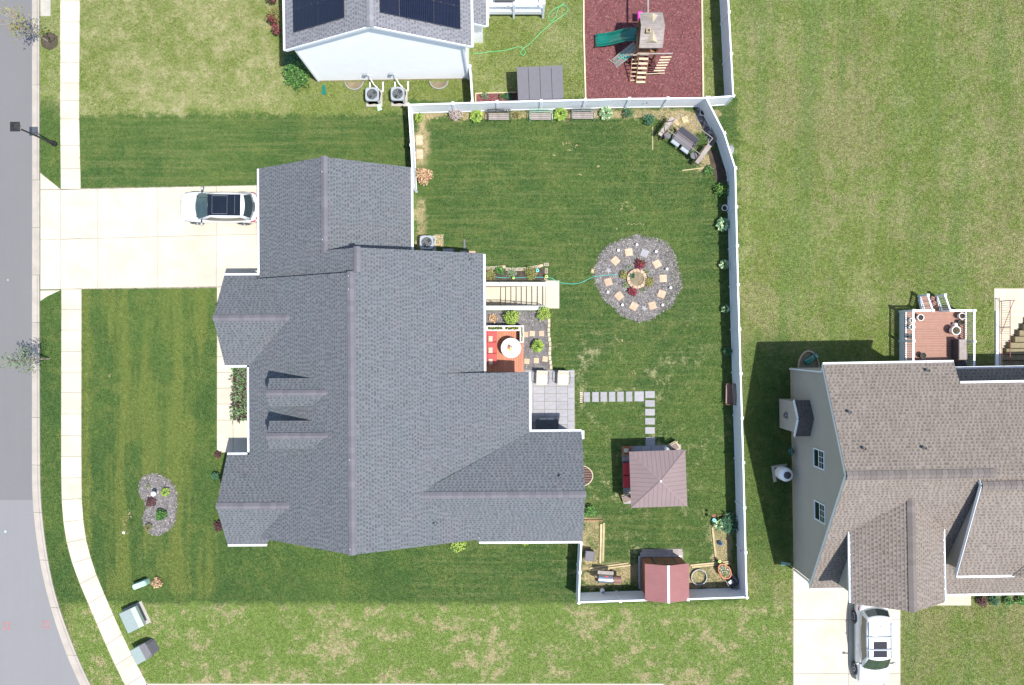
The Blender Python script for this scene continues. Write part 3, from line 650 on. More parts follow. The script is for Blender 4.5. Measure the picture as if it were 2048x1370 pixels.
rake(mh, [(XE-.06, -5.2, 3.30), (XE-.06, wy0, zr-.11), (XE-.06, -11.43, 3.30)])
# step faces between roof planes of different height
st = MB(); st.loft([[(x, y, z) for x, z in ((-10.2, 5.2), (-5.5, 3.0), (-1.8, 3.3), (-1.8, zat(PE1, -1.8, 0)-.12), (-8.17, 6.78))] for y in (4.90, 4.75)], True)
st.loft([[(x, y, z) for x, z in ((-14.5, 2.3), (-8.6, 6.0), (-8.6, 6.86), (-14.5, zat(PW, -14.5, 0)-.08))] for y in (3.57, 3.42)], True)
st.loft([[(x, y, z) for x, z in ((-3.9, 4.2), (-1.4, 3.4), (.7, 3.0), (.7, zat(PE2, .7, 0)-.1), (-3.9, zat(PE2, -3.9, 0)-.1))] for y in (-1.88, -2.0)], True)
mh.part('upper_wall', st, M['white_siding'])
for q in ((-14.3, 3.6, -6.1, GN-.35, 2.6), (-14.2, -1.2, -1.95, 4.70, 2.55), (-13.3, -10.85, -1.95, -1.3, 2.55), (-1.93, -10.85, .62, -2.1, 2.95), (.64, -11.1, XE-.35, -5.55, 3.1), (-1.9, -11.1, .62, -10.86, 3.1)):
    wallbox(mh, *q, 'white_siding')
gable_wall(mh, 'y', GN-.34, [(-14.3, 0), (-6.1, 0), (-6.1, 2.86), (-10.18, 5.38), (-14.3, 2.83)], 'white_siding', 1)
gable_wall(mh, 'y', -10.86, [(-13.3, 0), (-1.95, 0), (-1.95, 3.6), (-8.49, 6.8), (-13.3, 3.72)], 'white_siding', -1)
gable_wall(mh, 'x', XE-.34, [(-11.1, 0), (-5.55, 0), (-5.55, 3.3), (wy0, 5.15), (-11.1, 3.3)], 'white_siding', 1)
mh.part('garage_door', MB().box(-14.36, 4.6, 0, -14.31, 9.4, 2.3), M['white_trim'])
mh.part('porch_column', MB().box(-15.15, -1.6, 0, -14.95, -1.4, 2.6), M['white_trim']); mh.part('porch_column', MB().box(-15.15, -6.3, 0, -14.95, -6.1, 2.6), M['white_trim'])
for px_, py_, pl_ in ((883, 541, PE1), (944, 521, PE1), (868, 1048, PE1), (1119, 955, PWN), (893, 497, PE1)):
    if (px_, py_) == (893, 497): continue
    k = pl_[1]*(px_-1024)/F-pl_[2]*(py_-685)/F; h = (pl_[0]+k*H)/(1+k); x, y = G(px_, py_, h); vent_pipe(mh, x, y, h, .06, .28)
for yy in (-10.9, -6.2, 2.8, 3.5, 5.6, 9.3): mh.part('nail_spot', MB().box(-8.6 if yy < 4 else -10.3, yy, (7.06 if yy < 4 else 5.62), (-8.57 if yy < 4 else -10.27), yy+.03, (7.068 if yy < 4 else 5.628)), M['white_trim'])
spl = Thing('splash_block', 'small white splash block at the outer corner of the grey-roofed wing', 'splash block', (*G(1163, 868), 0)); 
spl.part('trough', MB().bbox(-.16, -.3, 0, .16, .22, .10, .03), M['white'])
exc([(-14.9, 3.5), (-5.9, 3.5), (-5.9, GN-.2), (-14.9, GN-.2)]); exc([(-16.3, -11.3), (-16.3, 3.7), (-1.7, 4.7), (-1.7, -11.3)]); exc([(-2, -11.2), (XE-.3, -11.2), (XE-.3, -5.5), (.9, -5.5), (.9, -1.9), (-2, -1.9)])
# ---- white house at the top
sgl = M['sh_lgrey']
wh = Thing('white_gabled_house', 'white two-storey house with solar panels on a light grey roof, at the top edge', 'house', (-7.17, 15.96, 0), R(.9), world=True)
xr = -7.17; y0 = 15.96; xl = -12.32; xq = -2.20; yN = 30
PA = plane_line('x', xl, 5.70, xr, 8.77); PB = plane_line('x', xr, 8.77, xq, 5.80)
roof(wh, PA, [(xl, y0), (xr, y0), (xr, yN), (xl, yN)], sgl, 41); roof(wh, PB, [(xr, y0), (xq, y0), (xq, yN), (xr, yN)], sgl, 42)
ridge(wh, (xr, y0-.02, 8.77), (xr, yN, 8.77), M['cap_lgrey'])
yw = y0+.20
gable_wall(wh, 'y', yw, [(xl+.42, 0), (xq-.42, 0), (xq-.42, 5.85), (xr, 8.62), (xl+.42, 5.75)], 'white_siding', -1)
wallbox(wh, xl+.42, yw+.16, xq-.42, yN-.3, 5.6, 'white_siding')
gutter(wh, (xl, y0+.02, 5.68), (xl, yN, 5.68), out=(-1, 0, 0)); gutter(wh, (xq, y0+.02, 5.78), (xq, yN, 5.78), out=(1, 0, 0))
rake(wh, [(xl, y0+.01, 5.68), (xr, y0+.01, 8.75), (xq, y0+.01, 5.78)])
dp = MB(); dp.bar((xq-.48, yw-.07, .15), (xq-.48, yw-.07, 5.55), .09, .07, up=(0, 1, 0)); dp.bar((xq-.48, yw-.07, 5.5), (xq-.02, yw-.07, 5.72), .09, .07); wh.part('downspout', dp, M['white_trim'])
dp = MB(); dp.bar((xl+.46, yw-.07, .15), (xl+.46, yw-.07, 5.5), .09, .07, up=(0, 1, 0)); wh.part('downspout', dp, M['white_trim'])
for a, c_, ov in ((xl+.42, 1, 0), (xq-.42, -1, 0)): pass
mbp = MB(); mbp.box(xl+.42, yw-.035, 0, xq-.42, yw-.026, .18); wh.part('foundation_strip', mbp, M['cream_base'])
# solar panels on both slopes
def panel(T, pl, x0, x1, ya, yb, ncell=(10, 6)):
    c = pl[1]; L = abs(x1-x0); mb = MB()
    def P(x, y, o): return (x, y, zat(pl, x, 0)+o)
    mb.loft([[P(x0, ya, .09), P(x1, ya, .09), P(x1, yb, .09), P(x0, yb, .09)], [P(x0, ya, .14), P(x1, ya, .14), P(x1, yb, .14), P(x0, yb, .14)]], True, 0)
    e = .010; mb.loft([[P(x0+e, ya+e, .141), P(x1-e, ya+e, .141), P(x1-e, yb-e, .141), P(x0+e, yb-e, .141)], [P(x0+e, ya+e, .144), P(x1-e, ya+e, .144), P(x1-e, yb-e, .144), P(x0+e, yb-e, .144)]], True, 1)
    for k in range(1, 18):
        x = x0+(x1-x0)*k/18; mb.add([P(x-.003, ya+.03, .146), P(x+.003, ya+.03, .146), P(x+.003, yb-.03, .146), P(x-.003, yb-.03, .146)], [(0, 1, 2, 3)], 2)
    for yy in (ya, yb):
        for k in (.25, .75): x = x0+(x1-x0)*k; mb.loft([[P(x-.03, yy-.03, .08), P(x+.03, yy-.03, .08), P(x+.03, yy+.03, .08), P(x-.03, yy+.03, .08)], [P(x-.02, yy-.02, .155), P(x+.02, yy-.02, .155), P(x+.02, yy+.02, .155), P(x-.02, yy+.02, .155)]], True, 3)
    T.part('solar_panel', mb, [M['pvf'], M['pv'], M['pvf'], M['dark']])
for j in range(6):
    ya = 16.75+j*1.22
    for x0_, x1_ in ((-11.75, -10.20), (-10.17, -8.62)): panel(wh, PA, x0_, x1_, ya, ya+1.19)
    for x0_, x1_ in ((-6.68, -5.78), (-5.75, -4.10), (-4.07, -2.75)): panel(wh, PB, x0_, x1_, ya, ya+1.19)
# single-storey bump on its east side
PC = plane_line('x', -2.3, 3.85, -1.43, 3.35); roof(wh, PC, [(-2.55, 18.05), (-1.43, 18.05), (-1.43, 24), (-2.55, 24)], sgl, 43); gutter(wh, (-1.43, 18.07, 3.32), (-1.43, 24, 3.32), out=(1, 0, 0))
wallbox(wh, -2.6, 18.35, -1.75, 23.8, 3.25, 'white_siding'); rake(wh, [(-2.5, 18.05, 3.92), (-1.45, 18.05, 3.33)])
exc([(xl+.4, yw-.02), (xq-.4, yw-.02), (xq-.4, 30), (xl+.4, 30)]); exc([(-1.7, 20), (2.0, 20), (2.0, 30), (-1.7, 30)])
exc([(-2.6, 18.3), (-1.7, 18.3), (-1.7, 25), (-2.6, 25)])
# ---- taupe house at the right
st_ = M['sh_tan']; TX = 17.0
th = Thing('taupe_house', 'large two-storey house with taupe shingle roof and grey-tan siding, at the right edge', 'house', (17.1, -6.0, 0), R(1.0), world=True)
yr = -6.79; hr = 8.50; XR = 40
yn, ys_ = -1.20, -14.14
TN = plane_line('y', yr, hr, yn, 5.70); TS = plane_line('y', yr, hr, ys_, 3.20)
def y_at(pl, z): return (z-pl[0])/pl[2]
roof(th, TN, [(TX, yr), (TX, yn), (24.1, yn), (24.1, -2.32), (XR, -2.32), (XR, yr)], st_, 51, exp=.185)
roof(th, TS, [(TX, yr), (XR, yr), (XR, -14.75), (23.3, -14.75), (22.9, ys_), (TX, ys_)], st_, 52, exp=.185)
ridge(th, (TX+.02, yr, hr), (24.6, yr, hr), M['cap_tan'], .5, .72, w=.24)
# west wall
ww = gable_wall(th, 'x', 17.22, [(-13.85, .35), (-1.55, .35), (-1.55, zat(TN, 0, -1.55)-.17), (yr, hr-.17), (-13.85, zat(TS, 0, -13.85)-.17)], 'tan_siding', -1)
th.part('foundation', MB().box(17.25, -13.83, -.05, 17.30, -1.57, .35), M['cream_base']); th.part('foundation_lip', MB().box(17.19, -13.87, 0, 17.24, -1.53, .33), M['cream_base'])
wallbox(th, 17.42, -13.6, 30, -2.0, 2.9, 'tan_siding'); wallbox(th, 17.42, -10.0, 24.0, -1.72, 5.3, 'tan_siding', z0=3.15)
th.part('wall', MB().box(17.42, -1.71, 0, 24.0, -1.56, 5.5), M['tan_siding'])
window(th, 17.20, -7.06, -5.98, 3.62, 5.18, -1, ww); window(th, 17.20, -10.05, -8.95, 3.62, 5.18, -1, ww)
rake(th, [(TX+.01, yn, 5.64), (TX+.01, yr, hr-.06), (TX+.01, ys_, 3.14)], w=.035, h=.2)
gutter(th, (TX+.02, yn, 5.66), (24.1, yn, 5.66), out=(0, 1, 0)); gutter(th, (24.15, -2.32, 6.24), (XR, -2.32, 6.24), out=(0, 1, 0))
gutter(th, (TX+.02, ys_, 3.17), (18.75, ys_, 3.17), out=(0, -1, 0)); gutter(th, (23.3, -14.75, 2.74), (XR, -14.75, 2.74), out=(0, -1, 0))
dp = MB(); dp.bar((17.12, -1.62, .15), (17.12, -1.62, 5.2), .09, .08, up=(0, 1, 0)); dp.bar((17.12, -1.62, 5.2), (17.08, -1.22, 5.55), .09, .08); th.part('downspout', dp, M['white_trim'])
dp = MB(); dp.bar((17.14, -13.92, .2), (17.14, -13.92, 2.6), .09, .08, up=(0, 1, 0)); dp.bar((17.14, -13.92, 2.6), (17.12, -14.2, 3.05), .09, .08); th.part('downspout', dp, M['white_trim'])
th.part('eave_return', MB().box(17.02, -14.1, 2.95, 17.4, -13.75, 3.08), M['white_trim'])
# lower rear section
PL = plane_line('y', -1.66, 3.15, -2.95, 3.75); roof(th, PL, [(24.15, -2.95), (24.15, -1.66), (XR, -1.66), (XR, -2.95)], st_, 53, exp=.185); gutter(th, (24.15, -1.66, 3.12), (XR, -1.66, 3.12), out=(0, 1, 0))
th.part('wall', MB().box(24.3, -2.70, 0, XR, -1.95, 3.0), M['tan_siding']); th.part('wall', MB().box(24.2, -2.95, 3.2, XR, -2.62, 6.1), M['tan_siding'])
# garage gable with its box
gx0, gx1, gr = 18.18, 23.14, 20.78
GW = plane_line('x', gx0, 6.05, gr, 7.50); GE = plane_line('x', gr, 7.50, gx1, 6.10)
roof(th, GW, [(gx0, -10.18), (gr, -8.16), (gr, -14.1), (gx0, -14.1)], st_, 54, exp=.185); roof(th, GE, [(gr, -8.16), (gx1, -10.12), (gx1, -14.1), (gr, -14.1)], st_, 55, exp=.185)
ridge(th, (gr, -14.12, 7.50), (gr, -8.0, 7.50), M['cap_tan'], .57, .57, w=.22)
gutter(th, (gx0, -10.15, 6.02), (gx0, -14.05, 6.02), out=(-1, 0, 0)); gutter(th, (gx1, -10.1, 6.07), (gx1, -14.05, 6.07), out=(1, 0, 0)); rake(th, [(gx0, -14.03, 5.95), (gr, -14.03, 7.39), (gx1, -14.03, 6.0)])
wl = th.part('upper_storey', MB().box(18.55, -13.85, .0, 22.8, -9.0, 6.0), M['tan_siding'])
siding(th, wl, (18.55, 0), (0, 1), [(-13.85, 3.1), (-10.0, 5.9), (-13.85, 5.9)], 'tan_siding', (-1, 0))
th.part('wall', MB().loft([[(18.55, y, 5.9), (22.8, y, 5.9), (gr, y, 7.3)] for y in (-13.85, -13.7)], True), M['tan_siding'])
th.part('garage_door', MB().box(17.9, -13.92, 0, 22.5, -13.87, 2.2), M['white_trim'])
# east block
ex = 23.9; er = -7.42; eh = 8.45; ey = -12.72
EN = plane_line('y', er, eh, -6.6, 8.04); ES = plane_line('y', er, eh, ey, 6.0)
roof(th, ES, [(ex, er), (XR, er), (XR, ey), (ex, ey)], st_, 56, exp=.185); roof(th, EN, [(ex, er), (ex, -6.85), (XR, -6.85), (XR, er)], st_, 57, exp=.185)
ridge(th, (ex+.02, er, eh), (28.6, er, eh), M['cap_tan'], .5, .46, w=.22)
ew = gable_wall(th, 'x', ex+.22, [(ey+.30, zat(TS, 0, ey+.3)-.1), (er+.1, zat(TS, 0, er)+.0), (er, eh-.18), (ey+.30, zat(ES, 0, ey+.3)-.16)], 'tan_siding', -1)
th.part('wall', MB().box(ex+.4, ey+.3, 3.2, 30, er-.5, 5.8), M['tan_siding'])
rake(th, [(ex, -6.9, 8.15), (ex, er, eh-.03), (ex, ey, 5.97)]); gutter(th, (ex+.02, ey, 5.97), (27.0, ey, 5.97), out=(0, -1, 0))
th.part('eave_return', MB().box(ex+.02, ey+.02, 5.72, ex+.5, ey+.32, 5.84), M['white_trim'])
EG = plane_line('x', 26.9, 6.02, 29.3, 7.5); roof(th, EG, [(26.9, -12.75), (29.4, -9.4), (29.4, -12.75)], st_, 58, exp=.185)
# box chimney chase on the west wall
cw = th.part('chase', MB().loft([[(x, -5.23, -.03), (x, -3.45, -.03), (x, -3.45, 2.92), (x, -4.34, 3.45), (x, -5.23, 2.92)] for x in (16.50, 17.2)], True), M['tan_siding'])
siding(th, cw, (16.50, 0), (0, 1), [(-5.23, 0), (-3.45, 0), (-3.45, 2.90), (-4.34, 3.42), (-5.23, 2.90)], 'tan_siding', (-1, 0))
CN = plane_line('y', -4.34, 3.72, -3.32, 3.12); CS = plane_line('y', -4.34, 3.72, -5.40, 3.10)
for p, pg_, sd in ((CN, [(16.32, -4.34), (16.32, -3.32), (17.19, -3.32), (17.19, -4.34)], 61), (CS, [(16.32, -4.34), (17.19, -4.34), (17.19, -5.40), (16.32, -5.40)], 62)):
    n_ = [(x, y, zat(p, x, y)) for x, y in pg_]; th.part('chase_roof', MB().loft([[(x, y, z-.1) for x, y, z in n_], n_], True), M['deck_under'], cw)
    shingles(th, cw, p, pg_, [M['sh_tan'][3], M['sh_tan'][3], M['sh_tan'][3], M['sh_grey'][3]], exp=.185, seed=sd)
rake(th, [(16.31, -3.32, 3.10), (16.31, -4.34, 3.70), (16.31, -5.40, 3.08)], par=cw)
th.part('flue_cover', MB().box(16.38, -4.5, 1.15, 16.49, -4.18, 1.55).box(16.30, -4.42, 1.22, 16.375, -4.26, 1.46), M['steel'], cw)
for px_, py_, pl_ in ((1855, 744, TN), (1698, 824, TN), (1726, 897, TN), (1846, 898, TN)):
    k = -pl_[2]*(py_-685)/F; h = (pl_[0]+k*H)/(1+k); x, y = G(px_, py_, h); vent_pipe(th, x, y, h, .07, .30, 'dark', 'grey_metal')
exc([(17.2, -13.9), (23.0, -13.9), (31, -13.9), (31, -1.8), (17.2, -1.5)])
# ---------------------------------------------------------------- fences
def fence(name, label, pts, group=None, gate=None, hgt=1.80):
    # pts: list of (x, y) ground points where posts stand
    T = Thing(name, label, 'fence', (*pts[0], 0), world=True, group=group)
    cache = {}
    for i, (x, y) in enumerate(pts):
        mb = MB().box(-.065, -.065, -.05, .065, .065, hgt+.04)
        mb.loft([[(-.085, -.085, hgt+.04), (.085, -.085, hgt+.04), (.085, .085, hgt+.04), (-.085, .085, hgt+.04)], [(-.085, -.085, hgt+.07), (.085, -.085, hgt+.07), (.085, .085, hgt+.07), (-.085, .085, hgt+.07)], [(-.02, -.02, hgt+.12), (.02, -.02, hgt+.12), (.02, .02, hgt+.12), (-.02, .02, hgt+.12)]], True)
        if 'post' not in cache: cache['post'] = mesh('post', mb, M['white_vinyl'])
        a = math.atan2(pts[min(i+1, len(pts)-1)][1]-pts[max(i-1, 0)][1], pts[min(i+1, len(pts)-1)][0]-pts[max(i-1, 0)][0])
        obj('post', cache['post'], T.o, (x-T.org[0], y-T.org[1], 0), a)
    for (x0, y0), (x1, y1) in zip(pts, pts[1:]):
        L = math.hypot(x1-x0, y1-y0)-.13; a = math.atan2(y1-y0, x1-x0); mb = MB(); n = max(2, int(L/.15)); w = L/n
        for k in range(n): mb.box(k*w+.004, -.016, .13, (k+1)*w-.004, .016, hgt-.06)
        mb.box(0, -.010, .13, L, .010, hgt-.06)
        P = T.part('panel', mb, M['white_vinyl']); P.location = (x0-T.org[0]+math.cos(a)*.065, y0-T.org[1]+math.sin(a)*.065, 0); P.rotation_euler = (0, 0, a)
        for nm, za, zb, ww in (('top_rail', hgt-.08, hgt, .045), ('bottom_rail', .06, .19, .034)):
            me = mesh(nm, MB().bbox(0, -ww, za, L, ww, zb, .008), M['white_vinyl']); me.transform(__import__('mathutils').Matrix.Translation((-T.org[0]*0, 0, 0)))
            obj(nm, me, T.o, tuple(P.location), a)
    return T
_of = Thing.part
def _part(s, name, mb, mats, parent=None, smooth=False, kind=None, label=None):
    if name == 'panel':      # panels are modelled in their own frame
        return obj(name, mesh(name, mb, mats, smooth), parent or s.o, kind=kind)
    return _of(s, name, mb, mats, parent, smooth, kind, label)
Thing.part = _part
def split(L, n):
    out = []
    for (a, b), k in zip(zip(L, L[1:]), n):
        out += [(a[0]+(b[0]-a[0])*i/k, a[1]+(b[1]-a[1])*i/k) for i in range(k)]
    return out+[L[-1]]
FH = 1.84
tp = lambda *q: [G(x, y, FH) for x, y in q]
fence('privacy_fence', 'tall white vinyl fence enclosing the back yard of the grey-roofed house', split(tp((826, 372), (822, 290), (817, 209), (994, 203.5), (1259, 197), (1413, 195.5), (1449, 266), (1471, 336), (1476.5, 569), (1487, 925), (1494, 1195), (1376, 1199), (1241, 1202.5), (1158, 1205.5), (1160, 1145), (1163, 1087)), (1, 1, 2, 3, 2, 1, 1, 3, 4, 3, 1, 1, 1, 1, 1)))
fence('privacy_fence', 'white vinyl fence beside the red mulch play area, running to the top edge', split(tp((1418, 195), (1467, 191.5), (1454, -60)), (1, 3)))
fence('privacy_fence', 'short white vinyl fence between the white house and the neighbouring back yard fence', split(tp((939.5, 132), (944.5, 203)), (1,)))
# piece linking the play-area fence to the corner
# ---------------------------------------------------------------- plants
def leafblade(mb, p, d, L, w, up, m, droop=.5):
    # a folded leaf of four facets from p along plan direction d
    dx, dy = math.cos(d), math.sin(d); nx, ny = -dy, dx
    a = (p[0], p[1], p[2]); b = (p[0]+dx*L*.55, p[1]+dy*L*.55, p[2]+up); c = (p[0]+dx*L, p[1]+dy*L, p[2]+up-droop*L*.5)
    l = (b[0]+nx*w, b[1]+ny*w, b[2]+w*.35); r = (b[0]-nx*w, b[1]-ny*w, b[2]+w*.35)
    mb.add([a, l, c, r, b], [(0, 4, 1), (1, 4, 2), (2, 4, 3), (3, 4, 0)], m)
def hosta_me(rad, n, pal, wr=.34, h=.35, flat=.5):
    mb = MB()
    for i in range(n):
        f = (i+.5)/n; d = i*2.39996+random.uniform(-.2, .2); r0 = rad*.72*math.sqrt(f); L = rad*(.42-.10*(1-f))*random.uniform(.85, 1.2)
        z = .04+h*(1-f*flat)*random.uniform(.85, 1.1); x, y = math.cos(d)*r0*.75, math.sin(d)*r0*.75
        leafblade(mb, (x, y, z), d, L, L*wr*random.uniform(.8, 1.15), .06, random.choice((0, 0, 1, 2)))
        if i % 3 == 0: mb.tube([(0, 0, 0), (x*.6, y*.6, z*.7), (x, y, z)], .006, 3, 2)
    return mesh('foliage', mb, pal)
def bush_me(rad, n, pal, ls=.07, h=.6, kind='ball', stems=True):
    mb = MB()
    for i in range(n):
        u = random.uniform(-.25, 1); th_ = random.uniform(0, 6.283); q = math.sqrt(max(0, 1-u*u)); k = random.uniform(.50, 1.08)*(1+.13*math.sin(3*th_+n)+.09*math.sin(7*th_+n*.3)+.06*math.sin(9*u+th_))
        x, y, z = rad*k*q*math.cos(th_), rad*k*q*math.sin(th_), h*.45+h*.55*k*u
        L = ls*random.uniform(.7, 1.5); a = random.uniform(0, 6.283); b = random.uniform(-.6, .9)
        dx, dy, dz = math.cos(a)*math.cos(b)*L, math.sin(a)*math.cos(b)*L, math.sin(b)*L; nx, ny = -math.sin(a)*L*.42, math.cos(a)*L*.42
        mb.add([(x, y, z), (x+dx*.5+nx, y+dy*.5+ny, z+dz*.5+L*.1), (x+dx, y+dy, z+dz), (x+dx*.5-nx, y+dy*.5-ny, z+dz*.5-L*.1)], [(0, 1, 2, 3)], random.choice((0, 0, 1, 1, 2)))
    return mesh('foliage', mb, pal)
def stems_me(rad, h, n=7, m='bark'):
    mb = MB()
    for i in range(n):
        a = random.uniform(0, 6.283); mb.tube([(0, 0, -.02), (math.cos(a)*rad*.3, math.sin(a)*rad*.3, h*.4), (math.cos(a)*rad*.7, math.sin(a)*rad*.7, h*.8)], [.016, .011, .005], 4)
    return mesh('stem', mb, M[m])
def plant(px, py, rpx, kind, label, name='hosta', cat='plant', group=None, h=None, pal='l_lime', n=None, hh=0):
    rad = rpx/32.5; x, y = G(px, py, hh); T = Thing(name, label, cat, (x, y, 0), random.uniform(0, 6), group=group)
    if kind == 'hosta':
        obj('foliage', hosta_me(rad, n or 62, M[pal], h=h or .38), T.o); obj('stem', stems_me(rad*.5, (h or .38)*.8, 5), T.o)
    else:
        obj('foliage', bush_me(rad, n or 420, M[pal], ls=.075 if kind == 'bush' else .05, h=h or rad*1.6), T.o); obj('stem', stems_me(rad, (h or rad*1.6)*.8, 7), T.o)
    return T
plant(840, 238, 11, 'hosta', 'small lime plant in the corner where the west and north fence meet', pal='l_lime', n=44)
plant(953, 235, 15, 'hosta', 'large yellow-green hosta left of the first bench along the north fence', pal='l_lime', n=80)
plant(1120, 231, 16, 'hosta', 'large lime hosta between the white-framed bench and the bench to its right', pal='l_lime', n=90)
plant(1211, 229, 16, 'hosta', 'cream-edged variegated hosta right of the third bench on the north fence', pal='l_var', n=80)
plant(1034, 233, 8, 'hosta', 'sparse little green plant between the first and the white-framed bench', pal='l_olive', n=26)
plant(1254, 230, 11, 'hosta', 'dark green plant on bare ground along the north fence, right of the variegated hosta', pal='l_dark', n=44, h=.45)
plant(1297, 241, 11, 'bush', 'low dark green shrub left of the garden swing', 'shrub', 'shrub', pal='l_dark', n=260, h=.5)
plant(912, 231, 12, 'bush', 'dry mauve-grey clump against the north fence', 'dry_shrub', 'shrub', pal='l_grey', n=380, h=.6)
plant(850, 355, 15, 'bush', 'dried brown round shrub beside the house corner', 'dry_shrub', 'shrub', pal='l_tan', n=650, h=.95)
plant(1442, 381, 15, 'bush', 'bright green shrub by the east fence, above the white planter ring', 'shrub', 'shrub', pal='l_green', n=380, h=.6)
o_ = plant(1436, 381, 8, 'hosta', 'lime leaved plant at the sunny side of the green shrub by the east fence', pal='l_lime', n=40, h=.62)
plant(1443, 450, 16, 'hosta', 'large pale variegated hosta below the white planter ring at the east fence', pal='l_var', n=95, h=.5)
plant(1446, 530, 12, 'hosta', 'middle variegated hosta in the bed along the east fence', pal='l_var', n=55, h=.42)
plant(1449, 618, 10.5, 'hosta', 'small pale hosta on the east fence level with the gravel circle bottom', pal='l_var', n=48, h=.4)
plant(1453, 703, 11, 'hosta', 'small dark hosta just above the red bench on the east fence', pal='l_dark', n=50, h=.4)
plant(1457, 877, 5.5, 'hosta', 'tiny sprout in the fence shade below the red bench', 'seedling', pal='l_green', n=18, h=.25)
plant(1416, 342, 9, 'bush', 'low green tuft beside the plank in front of the swing', 'shrub', 'shrub', pal='l_green', n=200, h=.35)
plant(1075, 692, 14.5, 'hosta', 'round lime hosta in the mulch bed beside the red deck', pal='l_lime', n=110, h=.5)
plant(1023, 636, 14, 'bush', 'yellow-green rounded bush behind the planter boxes of the red deck', 'shrub', 'shrub', pal='l_lime', n=650, h=1.0)
plant(1087, 627, 13, 'bush', 'bright yellow-green shrub at the lower corner of the basement stairs', 'shrub', 'shrub', pal='l_lime', n=480, h=.6)
plant(986, 637, 8, 'bush', 'small tan clump in the mulch bed next to the house wall', 'dry_shrub', 'shrub', pal='l_tan', n=160, h=.3)
plant(1000, 541, 8, 'bush', 'green clump next to the house in the brick-edged stair bed', 'shrub', 'shrub', pal='l_green', n=260, h=.3)
plant(980, 550, 10, 'bush', 'olive clump at the house end of the brick-edged stair bed', 'shrub', 'shrub', pal='l_olive', n=260, h=.25)
plant(1022, 546, 9, 'bush', 'grey-green creeping plant in the middle of the stair bed', 'shrub', 'shrub', pal='l_street', n=220, h=.2)
plant(1062, 547, 12, 'bush', 'leafy yellow-green plant near the blue ring lamp in the stair bed', 'shrub', 'shrub', pal='l_olive', n=360, h=.35)
plant(1279, 529, 9.5, 'bush', 'crimson flowering shrub above the stone ring in the gravel circle', 'flowering_shrub', 'shrub', pal='l_red', n=330, h=.4)
plant(1265, 583, 8.5, 'bush', 'red-tipped shrub directly below the stone ring', 'flowering_shrub', 'shrub', pal='l_red', n=240, h=.35)
plant(1297.5, 564, 9, 'bush', 'brownish green shrub right of the stone ring', 'shrub', 'shrub', pal='l_olive', n=260, h=.35)
plant(1246, 550, 7.5, 'bush', 'olive shrub left of the stone ring where the hose ends', 'shrub', 'shrub', pal='l_olive', n=200, h=.35)
plant(1257, 535, 6, 'hosta', 'pale star-leaved plant at the upper left of the stone ring', pal='l_var', n=16, h=.2)
plant(1293.5, 544, 6, 'hosta', 'lime star-leaved plant at the upper right of the stone ring', pal='l_lime', n=18, h=.2)
plant(1250, 570, 7, 'hosta', 'lime star-leaved plant at the lower left of the stone ring', pal='l_lime', n=18, h=.22)
plant(1285, 580, 6, 'hosta', 'small lime plant at the lower right of the stone ring', pal='l_lime', n=16, h=.2)
plant(301, 971, 6, 'hosta', 'small yellow plant at the top of the kidney-shaped front bed', pal='l_lime', n=16, h=.25)
plant(334, 983, 11, 'hosta', 'large lime hosta at the right of the kidney-shaped front bed', pal='l_lime', n=46, h=.3)
plant(303, 1003, 9, 'bush', 'dark burgundy plant below the white globe in the front bed', 'burgundy_plant', 'plant', pal='l_wine', n=200, h=.25)
plant(325.5, 1028, 9.5, 'bush', 'tight round green boxwood in the front bed', 'boxwood', 'shrub', pal='l_green', n=700, h=.55)
plant(300, 1053, 9, 'hosta', 'open green plant at the bottom of the kidney-shaped front bed', pal='l_olive', n=40, h=.3)
plant(917, 1083, 16, 'bush', 'lime shrub half hidden by the eave at the foot of the house', 'shrub', 'shrub', pal='l_lime', n=500, h=.7)
plant(1050, 1076, 12, 'bush', 'lime shrub mostly under the gutter of the south wing', 'shrub', 'shrub', pal='l_lime', n=300, h=.5)
plant(1180, 1020, 10, 'bush', 'dark green shrub against the east wall of the wing, below the window well', 'shrub', 'shrub', pal='l_green', n=300, h=.6)
plant(600, 155, 27, 'bush', 'big leafy green shrub at the corner of the white house', 'shrub', 'shrub', pal='l_green', n=1250, h=1.2)
plant(556, 40, 16, 'bush', 'red flowering bush against the west side of the white house', 'flowering_shrub', 'shrub', pal='l_olive', n=700, h=1.2)
for k, (px_, py_) in enumerate(((551, 8), (555, 52), (560, 70))): plant(px_, py_, 8, 'bush', ('rose-red flower clump at the top edge beside the white house', 'rose-red flower clump in the middle of the flowering bush', 'rose-red flower clump at the lower end of the flowering bush')[k], 'flowering_shrub', 'shrub', pal='l_red', n=150, h=1.5)
plant(587, 128, 18, 'bush', 'dark shrub in the shade of the white house wall', 'shrub', 'shrub', pal='l_dark', n=600, h=.7)
plant(970, 193, 6, 'bush', 'small grey-green plant at the left end of the neighbour garden bed', 'shrub', 'plant', pal='l_street', n=120, h=.3)
plant(1004, 195, 7, 'hosta', 'light green plant in the middle of the neighbour garden bed', pal='l_green', n=30, h=.3)
plant(1017, 195, 8, 'bush', 'dusty green plant beside the grey storage shed', 'shrub', 'plant', pal='l_dark', n=160, h=.3)
plant(1456, 1045, 20, 'bush', 'wide dark green perennial clump with blue-green leaves by the east fence', 'perennial_clump', 'plant', pal='l_dark', n=800, h=.6)
plant(1434, 1046, 13, 'hosta', 'spiky pale green plant holding the pinwheels', pal='l_var', n=34, h=.5)
plant(316, 1164, 10, 'bush', 'dry straw-coloured tuft beside the pale green pedestal', 'dry_tuft', 'plant', pal='l_tan', n=220, h=.3)
plant(440, 1050, 9, 'bush', 'dark burgundy shrub by the front gable wall', 'shrub', 'shrub', pal='l_wine', n=240, h=.5)
